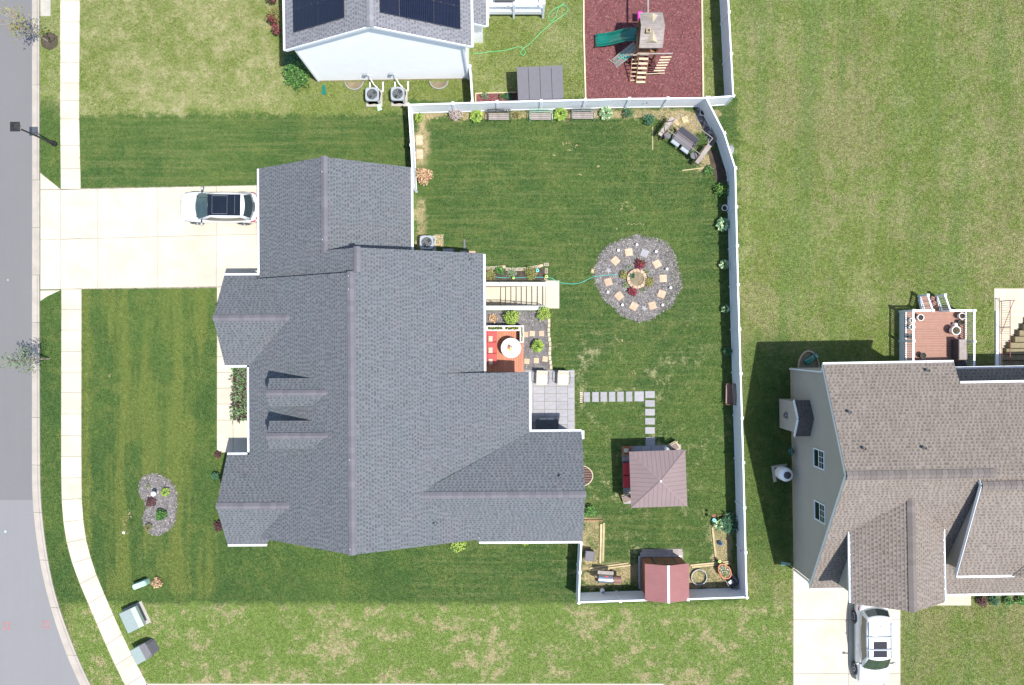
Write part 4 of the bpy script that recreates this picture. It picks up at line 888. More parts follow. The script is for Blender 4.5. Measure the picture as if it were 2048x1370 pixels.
plant(434, 950, 7, 'bush', 'dark green shrub in the shade left of the front gable', 'shrub', 'shrub', pal='l_dark', n=200, h=.5)
plant(438, 908, 6, 'bush', 'small dark plant at the porch corner', 'shrub', 'shrub', pal='l_wine', n=130, h=.3)
plant(1578, 900, 7, 'hosta', 'coiled dark green plant by the taupe house wall', pal='l_dark', n=30, h=.3)
for k, (px_, py_, s_, pal_) in enumerate(((1960, 1200, 10, 'l_wine'), (1985, 1199, 9, 'l_dark'), (2012, 1200, 9, 'l_green'), (2038, 1199, 9, 'l_green'))):
    plant(px_, py_, s_, 'bush', ('burgundy foundation shrub right of the taupe house walk', 'dark foundation shrub second from the walk', 'green foundation shrub third from the walk', 'green foundation shrub cut by the right edge')[k], 'shrub', 'shrub', pal=pal_, n=200, h=.45)
# lily leaves and burgundy leaves filling the porch bed
mb = MB()
for i in range(620):
    x0_, y0_ = G(random.uniform(467, 500), random.uniform(731, 839)); d_ = random.uniform(0, 6.28); L = random.uniform(.16, .40)
    leafblade(mb, (x0_, y0_, random.uniform(.03, .25)), d_, L, .028, .10, random.choice((0, 1, 1, 2, 3, 3)))
struct('porch_bed_leaves', mb, [M['l_var'][0], M['l_street'][0], M['l_green'][0], M['l_wine'][0]], 'stuff')
# street trees
def tree(px, py, hgt, lean, cr, n, pal, label, ls=.09):
    T = Thing('street_tree', label, 'tree', (*G(px, py), 0)); tr = MB(); top = (lean[0], lean[1], hgt)
    tr.tube([(0, 0, -.05), (lean[0]*.25, lean[1]*.25, hgt*.35), (lean[0]*.6, lean[1]*.6, hgt*.7), top], [.055, .045, .03, .01], 7); t = T.part('trunk', tr, M['bark'])
    mb = MB(); tips = []
    for i in range(26):
        f = random.uniform(.35, .95); a = i*2.4; L = cr*random.uniform(.5, 1.05)*(1.15-f*.5); b = (lean[0]*f, lean[1]*f, hgt*f)
        e = (b[0]+math.cos(a)*L, b[1]+math.sin(a)*L, b[2]+L*.75); mb.tube([b, ((b[0]+e[0])/2, (b[1]+e[1])/2, b[2]+L*.3), e], [.016, .011, .004], 4); tips += [(b, e)]*2
    T.part('branch', mb, M['bark'], t); lf = MB()
    for i in range(n):
        b, e = random.choice(tips); f = random.uniform(.35, 1.08); s_ = .14
        p = [b[k]+(e[k]-b[k])*f+random.gauss(0, s_) for k in range(3)]; L = ls*random.uniform(.6, 1.4); a = random.uniform(0, 6.28); c = random.uniform(-.7, .7)
        dx, dy, dz = math.cos(a)*L, math.sin(a)*L, c*L; nx, ny = -math.sin(a)*L*.4, math.cos(a)*L*.4
        lf.add([p, (p[0]+dx*.5+nx, p[1]+dy*.5+ny, p[2]+dz*.4), (p[0]+dx, p[1]+dy, p[2]+dz), (p[0]+dx*.5-nx, p[1]+dy*.5-ny, p[2]+dz*.4)], [(0, 1, 2, 3)], random.choice((0, 0, 1, 2)))
    T.part('crown', lf, M[pal]); return T
tree(95, 82, 4.2, (.1, -.1), 1.2, 270, 'l_olive', 'sparse young street tree with yellow-brown leaves near the top left corner', .10)
tree(100, 717, 3.9, (-.25, -.1), .95, 520, 'l_street', 'young grey-green street tree on the verge below the driveway', .085)
pg_ = MB().cyl(0, 0, .0, .03, .55, .5, 18); t_ = single('mulch_ring', pg_, M['soil'], 'bare mulch ring around the yellow-brown young tree', 'mulch ring', (*G(99, 82), 0))
# ---------------------------------------------------------------- cars
def car(label, loc, rz, L=4.75, Wd=1.88, Ht=1.64, belt=1.02, hood=.98, c0=1.25, r0=2.05, r1=3.75, c1=4.35, pano=None, rails=False, coupe=True, visible_back=True):
    # x runs from the nose (0) to the tail (L); y across
    T = Thing('parked_car', label, 'car', loc, rz); hw = Wd/2; P = M['paint']
    def wid(x):      # half width in plan with rounded nose and tail
        f = min(1, (x/.95)) if x < .95 else 1; g = min(1, (L-x)/.75) if x > L-.75 else 1
        return hw*(.70+.30*math.sqrt(max(0, 1-(1-f)**2)))*(.78+.22*math.sqrt(max(0, 1-(1-g)**2)))
    def topz(x):
        if x < c0+.2: t = x/(c0+.2); return .74+(hood-.74)*math.sin(min(1, t*1.15)*math.pi/2)+.03*t
        if x > c1-.3: t = (x-(c1-.3))/(L-c1+.3); return belt+.02-.10*t*t
        return belt
    rings = []; xs_ = [0, .03, .10, .22, .40, .65, .95, 1.3, 1.7, 2.2, 2.7, 3.2, 3.6, L-.9, L-.6, L-.35, L-.18, L-.07, L-.02, L]
    for x in xs_:
        w = wid(x); z = topz(x); e = 0
        if x < .1: z -= (.1-x)*1.6
        if x > L-.18: z -= (x-(L-.18))*.8
        half = [(w*.90, .24), (w*.985, .34), (w*1.0, .55), (w*.985, .74), (w*.955, z-.12), (w*.90, z-.03), (w*.78, z), (w*.45, z+.025), (0, z+.035)]
        rings.append([(x, -y, zz) for y, zz in half]+[(x, y, zz) for y, zz in half[-2::-1]])
    b = T.part('body', MB().loft(rings, True), P, smooth=True)
    # cabin: belt outline and roof outline as matching loops
    hb = hw*.95; hr = hw*.80
    def loop(xf, xb, w, z, bow, n=7, crown=0):
        fr = [(xf+bow*(abs(t)**2)*1.0, t*w*.90, z-crown*abs(t)**2) for t in np.linspace(-1, 1, n)]; sd = [(xf+bow+(xb-bow*.8-xf-bow)*s, w*(1-.10*(2*s-1)**2), z-crown) for s in np.linspace(.04, .98, 7)]
        bk = [(xb-bow*.8*(abs(t)**2), t*w*.84, z-crown*abs(t)**2) for t in np.linspace(1, -1, n)]; sd2 = [(x, -y, z_) for x, y, z_ in sd[::-1]]; return fr+sd+bk+sd2
    B0 = loop(c0, c1, hb, belt-.02, .22); B1 = loop(r0, r1, hr, Ht-.07, .12); B2 = loop(r0+.10, r1-.08, hr*.93, Ht-.02, .12); B3 = loop(r0+.30, r1-.25, hr*.6, Ht+.01, .1)
    cab = MB().loft([B0, B1, B2, B3], True); T.part('cabin', cab, P, smooth=True)
    def patch(i0, i1, t0, t1, mat, name, off=.012, ends=(.0, .0), up=.5):
        n = len(B0); g = []
        idx = [(i0+k) for k in range(i1-i0+1)]
        for t in (t0, (t0+t1)/2, t1):
            row = []
            for q, i in enumerate(idx):
                a, c = Vector(B0[i % n]), Vector(B1[i % n]); p = a.lerp(c, t)
                o = Vector((0, 0, off*up*2)); cc = Vector(((c0+c1)/2, 0, p.z)); d = (p-cc); d.z = 0; d = d.normalized()*off; row.append(p+d+o)
            if ends[0]: row[0] = row[0].lerp(row[1], ends[0])
            if ends[1]: row[-1] = row[-1].lerp(row[-2], ends[1])
            g.append(row)
        mb = MB().loft(g, False, close=False); return T.part(name, mb, M[mat], smooth=True)
    patch(0, 6, .03, .99, 'glass_g', 'windshield', ends=(.18, .18))
    patch(14, 20, .22, .90, 'glass', 'rear_window', ends=(.15, .15))
    patch(7, 13, .18, .86, 'glass', 'side_window', ends=(.3, .35)); patch(21, 27, .18, .86, 'glass', 'side_window', ends=(.35, .3))
    wp = MB(); wp.box(c0+.12, -hb*.75, belt-.03, c0+.2, hb*.75, belt+.035); T.part('wiper_cowl', wp, M['black'])
    if pano:
        a, c = pano; rf = T.part('sunroof', MB().bbox(a, -hr*.84, Ht-.05, c, hr*.84, Ht+.030, .015), M['sunroof'])
        fr = MB(); 
        for x in (a+.28, a+(c-a)*.60, a+(c-a)*.83): fr.box(x, -hr*.72, Ht+.031, x+.007, hr*.72, Ht+.034)
        for y in (-hr*.72, hr*.72-.01): fr.box(a+.28, y, Ht+.0345, a+(c-a)*.60, y+.012, Ht+.037)
        T.part('sunroof_seam', fr, M['ac'], rf)
    if rails:
        for a, c in ((r0+.22, r0+.62), (r0+.74, r0+1.15)): T.part('sunroof', MB().bbox(a, -hr*.52, Ht-.02, c, hr*.52, Ht+.028, .012), M['sunroof'])
        for s in (-1, 1):
            q = MB(); q.tube([(r0+.15, s*hr*.86, Ht-.02), (r0+.3, s*hr*.86, Ht+.05), (r1-.45, s*hr*.86, Ht+.05), (r1-.3, s*hr*.86, Ht-.02)], .026, 6); T.part('roof_rail', q, M['grey_metal'])
        for x in (r0+.68, r0+1.42):
            T.part('cross_bar', MB().bbox(x-.045, -hr*.98, Ht+.065, x+.045, hr*.98, Ht+.095, .01), M['ac'])
        T.part('antenna', MB().loft([[(r1-.72, -.02, Ht), (r1-.50, -.03, Ht), (r1-.50, .03, Ht), (r1-.72, .02, Ht)], [(r1-.54, -.008, Ht+.07), (r1-.50, -.01, Ht+.08), (r1-.50, .01, Ht+.08), (r1-.54, .008, Ht+.07)]], True), M['dark'])
    for s in (-1, 1):
        mb = MB(); x = c0+.42; mb.bar((x, s*(hw*.88), belt-.02), (x+.02, s*(hw+.10), belt+.03), .07, .05); T.part('mirror_arm', mb, M['black'])
        mb = MB().blob((x+.03, s*(hw+.14), belt+.04), (.085, .12, .085), 10, 6); T.part('mirror', mb, M['grey_metal'], smooth=True)
        for xw in (.92, L-.98):
            w = MB(); w.loft([[(xw+r*math.cos(t), s*y, .345+r*math.sin(t)) for t in [2*math.pi*k/20 for k in range(20)]] for y, r in ((hw-.22, .33), (hw+.005, .345), (hw+.03, .325), (hw+.032, .23))], True)
            ty = T.part('wheel', w, M['tyre']); rm = MB()
            for k in range(5):
                t = 2*math.pi*k/5; rm.bar((xw, s*(hw+.040), .345), (xw+.215*math.cos(t), s*(hw+.038), .345+.215*math.sin(t)), .02, .07, up=(0, 1, 0))
            rm.loft([[(xw+r*math.cos(t), s*y, .345+r*math.sin(t)) for t in [2*math.pi*k/20 for k in range(20)]] for y, r in ((hw+.030, .235), (hw+.042, .23), (hw+.042, .205), (hw+.030, .20))], False); T.part('rim', rm, M['chrome'], ty)
            am = MB(); am.loft([[(xw+r*math.cos(t), s*y, .345+r*math.sin(t)) for t in [math.pi*k/16 for k in range(17)]] for y, r in ((hw-.10, .44), (hw+.012, .43), (hw+.018, .37), (hw-.06, .365))], False, close=False); T.part('wheel_arch', am, M['black'])
        q = MB(); hx = .30; y0_ = wid(.16)*.93; y1_ = wid(.75)*.99
        q.loft([[(.12, s*y0_*.78, .70), (.14, s*y0_*.80, .76), (.40, s*y0_*1.02, .81)], [(.30, s*wid(.3)*.99, .68), (.34, s*wid(.3)*.985, .78), (.78, s*y1_, .84)]], True); T.part('headlight', q, M['glass'])
        t_ = MB(); t_.loft([[(L-.42, s*wid(L-.42)*1.005, .86), (L-.42, s*wid(L-.42)*.965, .97)], [(L-.18, s*wid(L-.18)*1.005, .86), (L-.18, s*wid(L-.18)*.93, .955)], [(L+.004, s*wid(L)*.86, .84), (L-.03, s*wid(L)*.80, .935)]], False, close=False); T.part('tail_light', t_, M['red_lens'])
        T.part('door_handle', MB().bbox(2.35, min(s*(hw*.96), s*(hw*.99+.01)), .80, 2.52, max(s*hw*.96, s*(hw*.99+.01)), .83, .004), M['paint'])
    T.part('rear_bumper_trim', MB().bbox(L-.06, -hw*.62, .32, L+.03, hw*.62, .52, .02), M['black']); T.part('grille', MB().bbox(-.015, -.42, .42, .05, .42, .62, .02), M['black'])
    T.part('underbody', MB().box(.3, -hw*.86, .16, L-.3, hw*.86, .30), M['black'])
    return T
car('white coupe-backed crossover with a black glass roof, parked on the driveway of the grey-roofed house', (-20.12, 8.22, 0), R(-.6), L=4.76, Wd=1.88, pano=(2.00, 3.96), r0=1.98, c0=1.00, r1=4.12, c1=4.64, Ht=1.62)
car('white estate car with roof rails and cross bars, parked in front of the taupe house', (21.87, -20.75, 0), R(90.4), L=5.02, Wd=1.92, Ht=1.74, belt=1.08, hood=1.05, rails=True, c0=1.02, r0=1.85, r1=4.45, c1=4.86)
# ---------------------------------------------------------------- street furniture and utilities
T = Thing('street_lamp', 'black lantern street lamp leaning over the kerb near the top left', 'street lamp', (*G(110, 288), 0))
T.part('base', MB().lathe([(.17, 0), (.17, .15), (.12, .25), (.10, .75), (.075, .85)], n=14), M['black'], smooth=False)
T.part('pole', MB().lathe([(.06, .85), (.045, 3.45), (.07, 3.5), (.07, 3.56)], n=12), M['black'])
ln = T.part('lantern', MB().loft([[(sx*r, sy*r, z) for sx, sy in ((-1, -1), (1, -1), (1, 1), (-1, 1))] for r, z in ((.11, 3.56), (.20, 3.95))], True), M['glass'])
T.part('lantern_roof', MB().loft([[(sx*r, sy*r, z) for sx, sy in ((-1, -1), (1, -1), (1, 1), (-1, 1))] for r, z in ((.27, 3.93), (.27, 3.97), (.10, 4.12), (.05, 4.13), (.03, 4.22))], True), M['black'], ln)
for s1 in (-1, 1):
    for s2 in (-1, 1): T.part('lantern_bar', MB().bar((s1*.11, s2*.11, 3.56), (s1*.20, s2*.20, 3.95), .02, .02), M['black'], ln)
exc([(T.o.location.x-.15, T.o.location.y-.15), (T.o.location.x+.15, T.o.location.y-.15), (T.o.location.x+.15, T.o.location.y+.15)])
T = Thing('utility_pedestal', 'small pale mint telecom pedestal with a ribbed end on the front lawn', 'utility box', (*G(287, 1165), 0), R(21))
T.part('cover', MB().loft([[(-.40*k, -.17*k, z), (.38*k, -.17*k, z), (.42*k, -.10*k, z), (.42*k, .10*k, z), (.38*k, .17*k, z), (-.40*k, .17*k, z), (-.46*k, .1*k, z), (-.46*k, -.1*k, z)] for k, z in ((1, 0), (.98, .5), (.9, .58))], True), M['mint'])
for k in range(5): T.part('rib', MB().bbox(.03+k*.075, -.15, .578, .065+k*.075, .15, .60, .005), M['mint'])
T = Thing('transformer_box', 'larger grey-green transformer cabinet beside the pavement, upper of the two', 'utility box', (*G(275, 1231), 0), R(25))
T.part('cabinet', MB().bbox(-.50, -.62, 0, .32, .62, .72, .03), M['xfmr']); T.part('lid', MB().bbox(-.54, -.66, .72, .22, .66, .80, .025), M['xfmr'])
T.part('front_hood', MB().loft([[(.22, -.64, .80), (.52, -.64, .74), (.52, .64, .74), (.22, .64, .80)], [(.22, -.64, .5), (.54, -.64, .5), (.54, .64, .5), (.22, .64, .5)]], True), M['xfmr2'])
for yy in (-.5, 0, .5): T.part('lid_bolt', MB().cyl(.30, yy, .76, .80, .025, n=8), M['white'])
T.part('concrete_pad', MB().bbox(-.62, -.72, -.02, .62, .72, .05, .01), M['conc_new'])
T = Thing('transformer_box', 'grey-green cabinet with a darker sloping hood, lower of the two beside the pavement', 'utility box', (*G(295, 1297), 0), R(28))
T.part('cabinet', MB().bbox(-.55, -.45, 0, .10, .45, .74, .02), M['xfmr2']); T.part('lid', MB().bbox(-.58, -.48, .74, .06, .48, .80, .02), M['xfmr'])
T.part('front_hood', MB().loft([[(.06, -.47, .78), (.40, -.47, .70), (.44, -.3, .66), (.44, .3, .66), (.40, .47, .70), (.06, .47, .78)], [(.06, -.47, .0), (.58, -.42, .0), (.66, -.3, .0), (.66, .3, .0), (.58, .42, .0), (.06, .47, .0)]], True), M['resin'])
# splash boots, window wells, air conditioners
for q, lb, a in (((648, 180), 'green downspout extension at the left corner of the white house', -90), ((758, 212), 'pale green downspout extension below the left air conditioner', -75), ((1571, 1127), 'green downspout extension at the lower corner of the taupe house', 180)):
    T = Thing('downspout_extension', lb, 'downspout extension', (*G(*q), 0), R(a), group='green downspout extensions')
    T.part('trough', MB().loft([[(-.28, -.06, .02), (-.28, .06, .02), (-.28, .06, .12), (-.28, -.06, .12)], [(.28, -.14, .0), (.28, .14, .0), (.28, .14, .05), (.28, -.14, .05)]], True), M['mint'] if q[0] == 758 else M['green_slide'])
def well(px, py, w, d, lb, mat, fill, grate=False, rz=0, item=None):
    x, y = G(px, py); T = Thing('window_well', lb, 'window well', (x, y, 0), rz); pts = [(w*math.cos(t), -d*math.sin(t)) for t in np.linspace(0, math.pi, 15)]
    mb = MB(); mb.loft([[(a*k, b*k, z) for a, b in pts] for k, z in ((1, 0), (1, .16), (.93, .16), (.93, .02))], False, close=False); T.part('rim', mb, M[mat])
    T.part('gravel_floor', MB().loft([[(a*.93, b*.93, -.02) for a, b in pts], [(a*.93, b*.93, .02) for a, b in pts]], True), M[fill])
    if grate:
        n = 13
        for k in range(1, n): xx = -w+2*w*k/n; L = d*math.sqrt(max(0, 1-(xx/w)**2)); T.part('grate_bar', MB().box(xx-.018, -L+.02, .12, xx+.018, 0, .15), M['brownm'])
    a = np.array(pts); exc([(x+math.cos(rz)*p-math.sin(rz)*q, y+math.sin(rz)*p+math.cos(rz)*q) for p, q in pts]); return T
well(709, 164, .58, .52, 'half-round window well with gravel at the left of the white wall', 'grey_metal', 'drysoil'); well(878, 163, .58, .50, 'half-round window well at the right of the white wall', 'grey_metal', 'drysoil')
well(1160, 951, .66, .80, 'half-round well with a brown bar grate against the east wing wall', 'cream_stone', 'soil', True, R(90))
w_ = well(1616, 737, .66, 1.12, 'half-round brick-rimmed well behind the taupe house', 'paver', 'block', False, R(180))
single('toy_truck', MB().bbox(-.42, -.17, .03, .42, .17, .30, .05).bbox(.2, -.14, .28, .42, .14, .42, .04).cyl(-.25, -.19, 0, .02, .1, n=10), M['green_slide'], 'dark green toy bin lying in the window well behind the taupe house', 'toy', (*G(1620, 718), .03), R(35))
def ac(px, py, lb, rz=0, pipes=True):
    T = Thing('air_conditioner', lb, 'air conditioner', (*G(px, py, .85), 0), rz, group='outdoor air conditioners'); r = .42
    sq = lambda k, z, c=.12: [(sx*(k-(c if i == 0 else 0)), sy*(k-(c if i == 1 else 0)), z) for sx, sy, o in ((1, -1, 0), (1, 1, 1), (-1, 1, 0), (-1, -1, 1)) for i in ((1, 0) if o == 0 else (0, 1))]
    T.part('casing', MB().loft([sq(r*.96, .05), sq(r*.96, .76)], True), M['dark'])
    lv = MB()
    for k in range(9): lv.loft([sq(r*.985, .10+k*.072), sq(r*.985, .13+k*.072)], True)
    T.part('louvre', lv, M['ac']); tp_ = MB(); N_ = 24; o = []
    for k in range(N_):
        t = 2*math.pi*k/N_; c, s = math.cos(t), math.sin(t); q = r/max(abs(c), abs(s)); q = min(q, r*1.25); o.append((c*q, s*q))
    tp_.loft([[(x, y, .74) for x, y in o], [(x, y, .82) for x, y in o], [(x*.93, y*.93, .85) for x, y in o], [(.325*math.cos(2*math.pi*k/N_), .325*math.sin(2*math.pi*k/N_), .84) for k in range(N_)], [(.315*math.cos(2*math.pi*k/N_), .315*math.sin(2*math.pi*k/N_), .70) for k in range(N_)]], False)
    tc = T.part('top_cover', tp_, M['ac']); T.part('fan_well', MB().cyl(0, 0, .60, .62, .32, n=20), M['black'])
    for k in range(3):
        t = 2*math.pi*k/3+.5; f = MB(); f.add([(.06*math.cos(t), .06*math.sin(t), .70), (.29*math.cos(t-.25), .29*math.sin(t-.25), .67), (.30*math.cos(t+.35), .30*math.sin(t+.35), .71), (.08*math.cos(t+1.2), .08*math.sin(t+1.2), .74)], [(0, 1, 2, 3)]); T.part('fan_blade', f, M['chrome'] if k != 1 else M['grey_metal'])
    T.part('fan_hub', MB().cyl(0, 0, .66, .78, .085, n=12), M['dark']); g = MB()
    for rr in (.08, .16, .24, .31):
        g.loft([[(q*math.cos(2*math.pi*k/24), q*math.sin(2*math.pi*k/24), z) for k in range(24)] for q, z in ((rr-.004, .845), (rr+.004, .845))], False)
    for k in range(8): t = math.pi*k/4; g.bar((.05*math.cos(t), .05*math.sin(t), .85), (.33*math.cos(t), .33*math.sin(t), .845), .007, .005)
    T.part('fan_guard', g, M['ac']); T.part('pad', MB().bbox(-.50, -.52, -.02, .50, .50, .06, .01), M['conc_new'])
    if pipes:
        for xx in (-.30, .50): T.part('pad_rail', MB().bbox(xx, .40, 0, xx+.07, 1.0, .07, .01), M['white_trim'])
        T.part('pipe', MB().tube([(-.1, 1.0, 1.3), (-.1, .95, .7), (.05, .7, .5), (.35, .42, .35)], .03, 6), M['white_trim']); T.part('shutoff_box', MB().bbox(-.42, .93, 1.2, -.24, 1.03, 1.45, .01), M['ac'])
    return T
A = ac(744, 188, 'grey air conditioner at the white wall, left one with the bent pipe'); ac(795, 187, 'grey air conditioner at the white wall, right one'); ac(853, 484.5, 'grey air conditioner in the inner corner of the grey-roofed house', 0, False)
# lumber and small items beside the ac unit
sp = Thing('storage_bench', 'lavender-grey slatted box at the wall beside the lower air conditioner', 'storage box', (*G(896, 504, .5), 0)); sp.part('body', MB().bbox(-.34, -.22, 0, .34, .22, .45, .02), M['resin'])
for k in range(7): sp.part('slat', MB().bbox(-.30+k*.085, -.20, .452, -.25+k*.085, .20, .475, .004), M['ac'])
single('board', MB().bbox(-.06, -.32, .02, .06, .32, .07, .008), M['resin'], 'grey board lying on the grass next to the house end wall', 'board', (*G(929, 489), 0))
for k, (a, b_, mt) in enumerate(((921, 934, 'wood_grey'), (936, 952, 'paver'))): single('edging_block', MB().bbox(-.22, -.12, 0, .22, .12, .14, .015), M[mt], ('grey edging block under the roof edge near the lavender box', 'terracotta edging block under the roof edge right of the grey one')[k], 'edging block', (*G((a+b_)/2, 506), 0))
# timber edging
def timber(name, lb, a, b, w=.10, h=.10, mat='timber', n=1, gap=.13, cat='garden timber', grp='landscape timbers'):
    (x0, y0), (x1, y1) = G(*a), G(*b); L = math.hypot(x1-x0, y1-y0); an = math.atan2(y1-y0, x1-x0); T = Thing(name, lb, cat, (x0, y0, 0), an, group=grp)
    for k in range(n): T.part('beam', MB().bbox((.08*k if n > 1 else 0), k*gap-w/2, 0, L-(.12*((k+1) % 2) if n > 1 else 0), k*gap+w/2, h, .012), M[mat])
    exc([(x0-math.sin(an)*w, y0+math.cos(an)*w), (x1-math.sin(an)*w, y1+math.cos(an)*w), (x1+math.sin(an)*w, y1-math.cos(an)*w), (x0+math.sin(an)*w, y0-math.cos(an)*w)]); return T
timber('play_area_edging', 'long pale timber edge along the left of the red mulch area', (1166.5, -160), (1167.3, 60), mat='wood_cream'); timber('play_area_edging', 'lower left pale timber edge of the red mulch area', (1167.3, 60), (1171, 199), mat='wood_cream')
timber('play_area_edging', 'pale timber edge along the right of the red mulch area', (1401.5, -160), (1406, 196), mat='wood_cream')
timber('garden_timber', 'pair of long pale timbers running down beside the east wing bed', (1207.5, 1045), (1205.5, 1126), .13, n=2, gap=-.16); timber('garden_timber', 'pair of timbers above the smoker', (1179, 1136), (1260, 1125), .10, n=2, gap=-.14)
timber('garden_timber', 'upright timber left of the blue gnome', (1424, 1054), (1431, 1117), .11); timber('garden_timber', 'pair of timbers above the iron ring right of the red shed', (1380, 1130), (1460, 1122), .10, n=2, gap=-.12)
timber('garden_timber', 'dark horizontal timber at the top of the east wing bed', (1168, 1040), (1206, 1040), .08, mat='wood_brown'); timber('garden_timber', 'thin pale plank on the grass in front of the swing, left end', (1305, 254), (1305, 300), .06, .05)
timber('garden_timber', 'thin pale plank below the swing', (1364, 341), (1414, 335), .06, .05); timber('garden_bed_edge', 'pale timber edge of the neighbour garden bed', (951, 187.5), (1033, 185.5), .06, .12, 'wood_cream'); timber('garden_bed_edge', 'short left end board of the neighbour garden bed', (951.5, 187), (951.5, 204), .06, .12, 'wood_cream')
timber('garden_bed_edge', 'dark timber across the bed beside the perennial clump', (1434, 1031), (1470, 1026), .05, .08, 'wood_brown')
# paving stones
def pav(px, py, s, rz, lb, mat='paver', t=.05, w=None, name='stepping_stone', grp=None, cat='stepping stone'):
    T = single(name, MB().bbox(-s/2, -(w or s)/2, -.01, s/2, (w or s)/2, t, .012), M[mat], lb, cat, (*G(px, py), 0), rz, grp)
    x, y = G(px, py); r = max(s, w or s)/2*.95; c, k = math.cos(rz), math.sin(rz)
    exc([(x+c*a*s/2-k*b*(w or s)/2, y+k*a*s/2+c*b*(w or s)/2) for a, b in ((-1, -1), (1, -1), (1, 1), (-1, 1))]); return T
cl = ['one o\'clock', 'two o\'clock', 'three o\'clock', 'four o\'clock', 'five o\'clock', 'seven o\'clock', 'eight o\'clock', 'nine o\'clock', 'ten o\'clock', 'eleven o\'clock']
for k, (a, b, rz_, m_) in enumerate(((1289, 506.5, 68, 'slate'), (1313.8, 528, 28, 'paver'), (1326, 557, 2, 'paver'), (1323, 588, 70, 'paver'), (1304.5, 611, 14, 'paver'), (1267.5, 612.6, 58, 'paver'), (1238, 592, 40, 'paver'), (1216.5, 564, 18, 'paver'), (1230.6, 521.7, 43, 'paver'), (1257.4, 504.4, 8, 'paver'))):
    pav(a, b, .46, R(rz_), ('grey' if m_ == 'slate' else 'tan')+' square stepping stone at '+cl[k]+' in the gravel circle', m_, .06, grp='stepping stones round the gravel circle')
for k, (a, b, lb) in enumerate(((838.5, 280.5, 'upper'), (839.5, 308.5, 'lower'))): pav(a, b, .42, 0, lb+' of the two tan pavers beside the west fence', w=.60, grp='pavers beside the west fence')
for k, (a, b, lb) in enumerate(((1351, 246, 'left'), (1370, 239, 'right'))): pav(a, b, .38, R(20), lb+' cream paver behind the garden swing', 'timber', grp='pavers behind the swing')
for a, b, lb in ((1051, 669, 'upper left'), (1064.5, 667, 'upper middle'), (1083, 667, 'upper right'), (1053.6, 722.5, 'lower left'), (1072.6, 721, 'lower middle'), (1090, 718, 'lower right')):
    pav(a, b, .33, R(random.uniform(-8, 8)), lb+' square stepping stone beside the red deck', grp='stepping stones beside the red deck')
pt = Thing('flagstone_path', 'L-shaped path of grey flagstones from the patio to the gazebo', 'path', (*G(1173, 794), 0), world=True); ps = []
for a, b in ((1167, 1180), (1184, 1197.5), (1200.5, 1214), (1217.5, 1230.5), (1234, 1247.5), (1251.5, 1264.5), (1268.5, 1287.5)): ps.append((a, 784-(a-1167)*.015, b, 804-(a-1167)*.012))
ps.append((1290, 782, 1309.5, 796))
for a, b in ((800, 813.5), (817.5, 831), (835.5, 849), (854, 867.5)): ps.append((1290, a, 1309.5, b))
ps.append((1291, 874, 1310, 891))
for q in ps: slab(pt.o, [(x-pt.org[0], y-pt.org[1]) for x, y in quadpx(*q, .1)], .05, 'slate', 'flagstone', z0=-.03); exc(quadpx(*q, .2))
for k in range(6): pt.part('brick', MB().bbox(*G(1159.5, 787+k*3.7), -.02, *G(1165, 784.2+k*3.7), .045, .008), M['cream_stone'])
# ---------------------------------------------------------------- patio of flagstones by the house
pa = Thing('flagstone_patio', 'grey flagstone patio in the inner corner of the house, under the two cream chairs', 'patio', (*G(1105, 800), 0), world=True)
pa.part('joint_sand', MB().prism(poly([(1040, 740), (1149, 740), (1150, 870), (1040, 870)]), -.02, .018), M['joint']); exc(poly([(1040, 740), (1149.5, 740), (1150.5, 872), (1040, 872)]))
def pq(x0, y0, x1, y1): slab(pa.o, [(x-pa.org[0], y-pa.org[1]) for x, y in quadpx(x0, y0, x1, y1, .35)], .045, 'slate', 'flagstone', .008)
for y0, y1 in zip((740, 757, 772.5, 787, 802.5, 819, 833.5, 849, 866), (757, 772.5, 787, 802.5, 819, 833.5, 849, 866, 880)):
    for x0, x1 in ((1066, 1088.8), (1088.8, 1112), (1112, 1135)): pq(x0, y0, x1, y1)
for y0, y1 in ((740, 767), (767, 790), (790, 812.5), (812.5, 836), (836, 860)): pq(1050, y0, 1066, y1)
for y0, y1 in ((740, 755), (755, 774), (774, 796.5), (796.5, 819.5), (819.5, 842), (842, 862)): pq(1135, y0, 1148.8, y1)
def chair(px, py, lb):
    T = Thing('patio_chair', lb, 'chair', (*G(px, py), 0), R(-2), group='cream patio chairs'); fr = 'dark'
    T.part('seat_cushion', MB().bbox(-.34, -.42, .36, .34, .28, .50, .05), M['cream_cush'])
    b = MB(); b.loft([[(-.33, .20, .48), (.33, .20, .48), (.33, .33, .46), (-.33, .33, .46)], [(-.34, .34, .78), (.34, .34, .78), (.34, .46, .76), (-.34, .46, .76)], [(-.32, .38, .86), (.32, .38, .86), (.32, .45, .85), (-.32, .45, .85)]], True); T.part('back_cushion', b, M['cream_cush'])
    for s in (-1, 1):
        T.part('armrest', MB().tube([(s*.38, .38, .62), (s*.42, .1, .64), (s*.42, -.3, .62), (s*.38, -.36, .02)], .02, 6), M[fr]); T.part('leg', MB().tube([(s*.36, .38, .62), (s*.36, .42, .02)], .02, 6), M[fr])
    T.part('seat_frame', MB().bbox(-.35, -.40, .30, .35, .30, .35, .01), M[fr]); return T
chair(1083, 755, 'cream cushioned patio chair nearer to the house wall'); chair(1125, 755, 'cream cushioned patio chair at the right end of the patio')
T = Thing('covered_grill', 'dark covered grill cabinet standing in the patio shade', 'grill', (*G(1094, 851, .9), 0)); T.part('cabinet', MB().bbox(-.66, -.30, 0, .66, .30, .86, .03), M['grille']); T.part('lid', MB().bbox(-.70, -.34, .86, .70, .33, .93, .02), M['grille'])
for s in (-1, 1): T.part('shelf', MB().bbox(-.42 if s < 0 else .02, .34, .80, -.03 if s < 0 else .42, .44, .84, .01), M['grey_metal'])
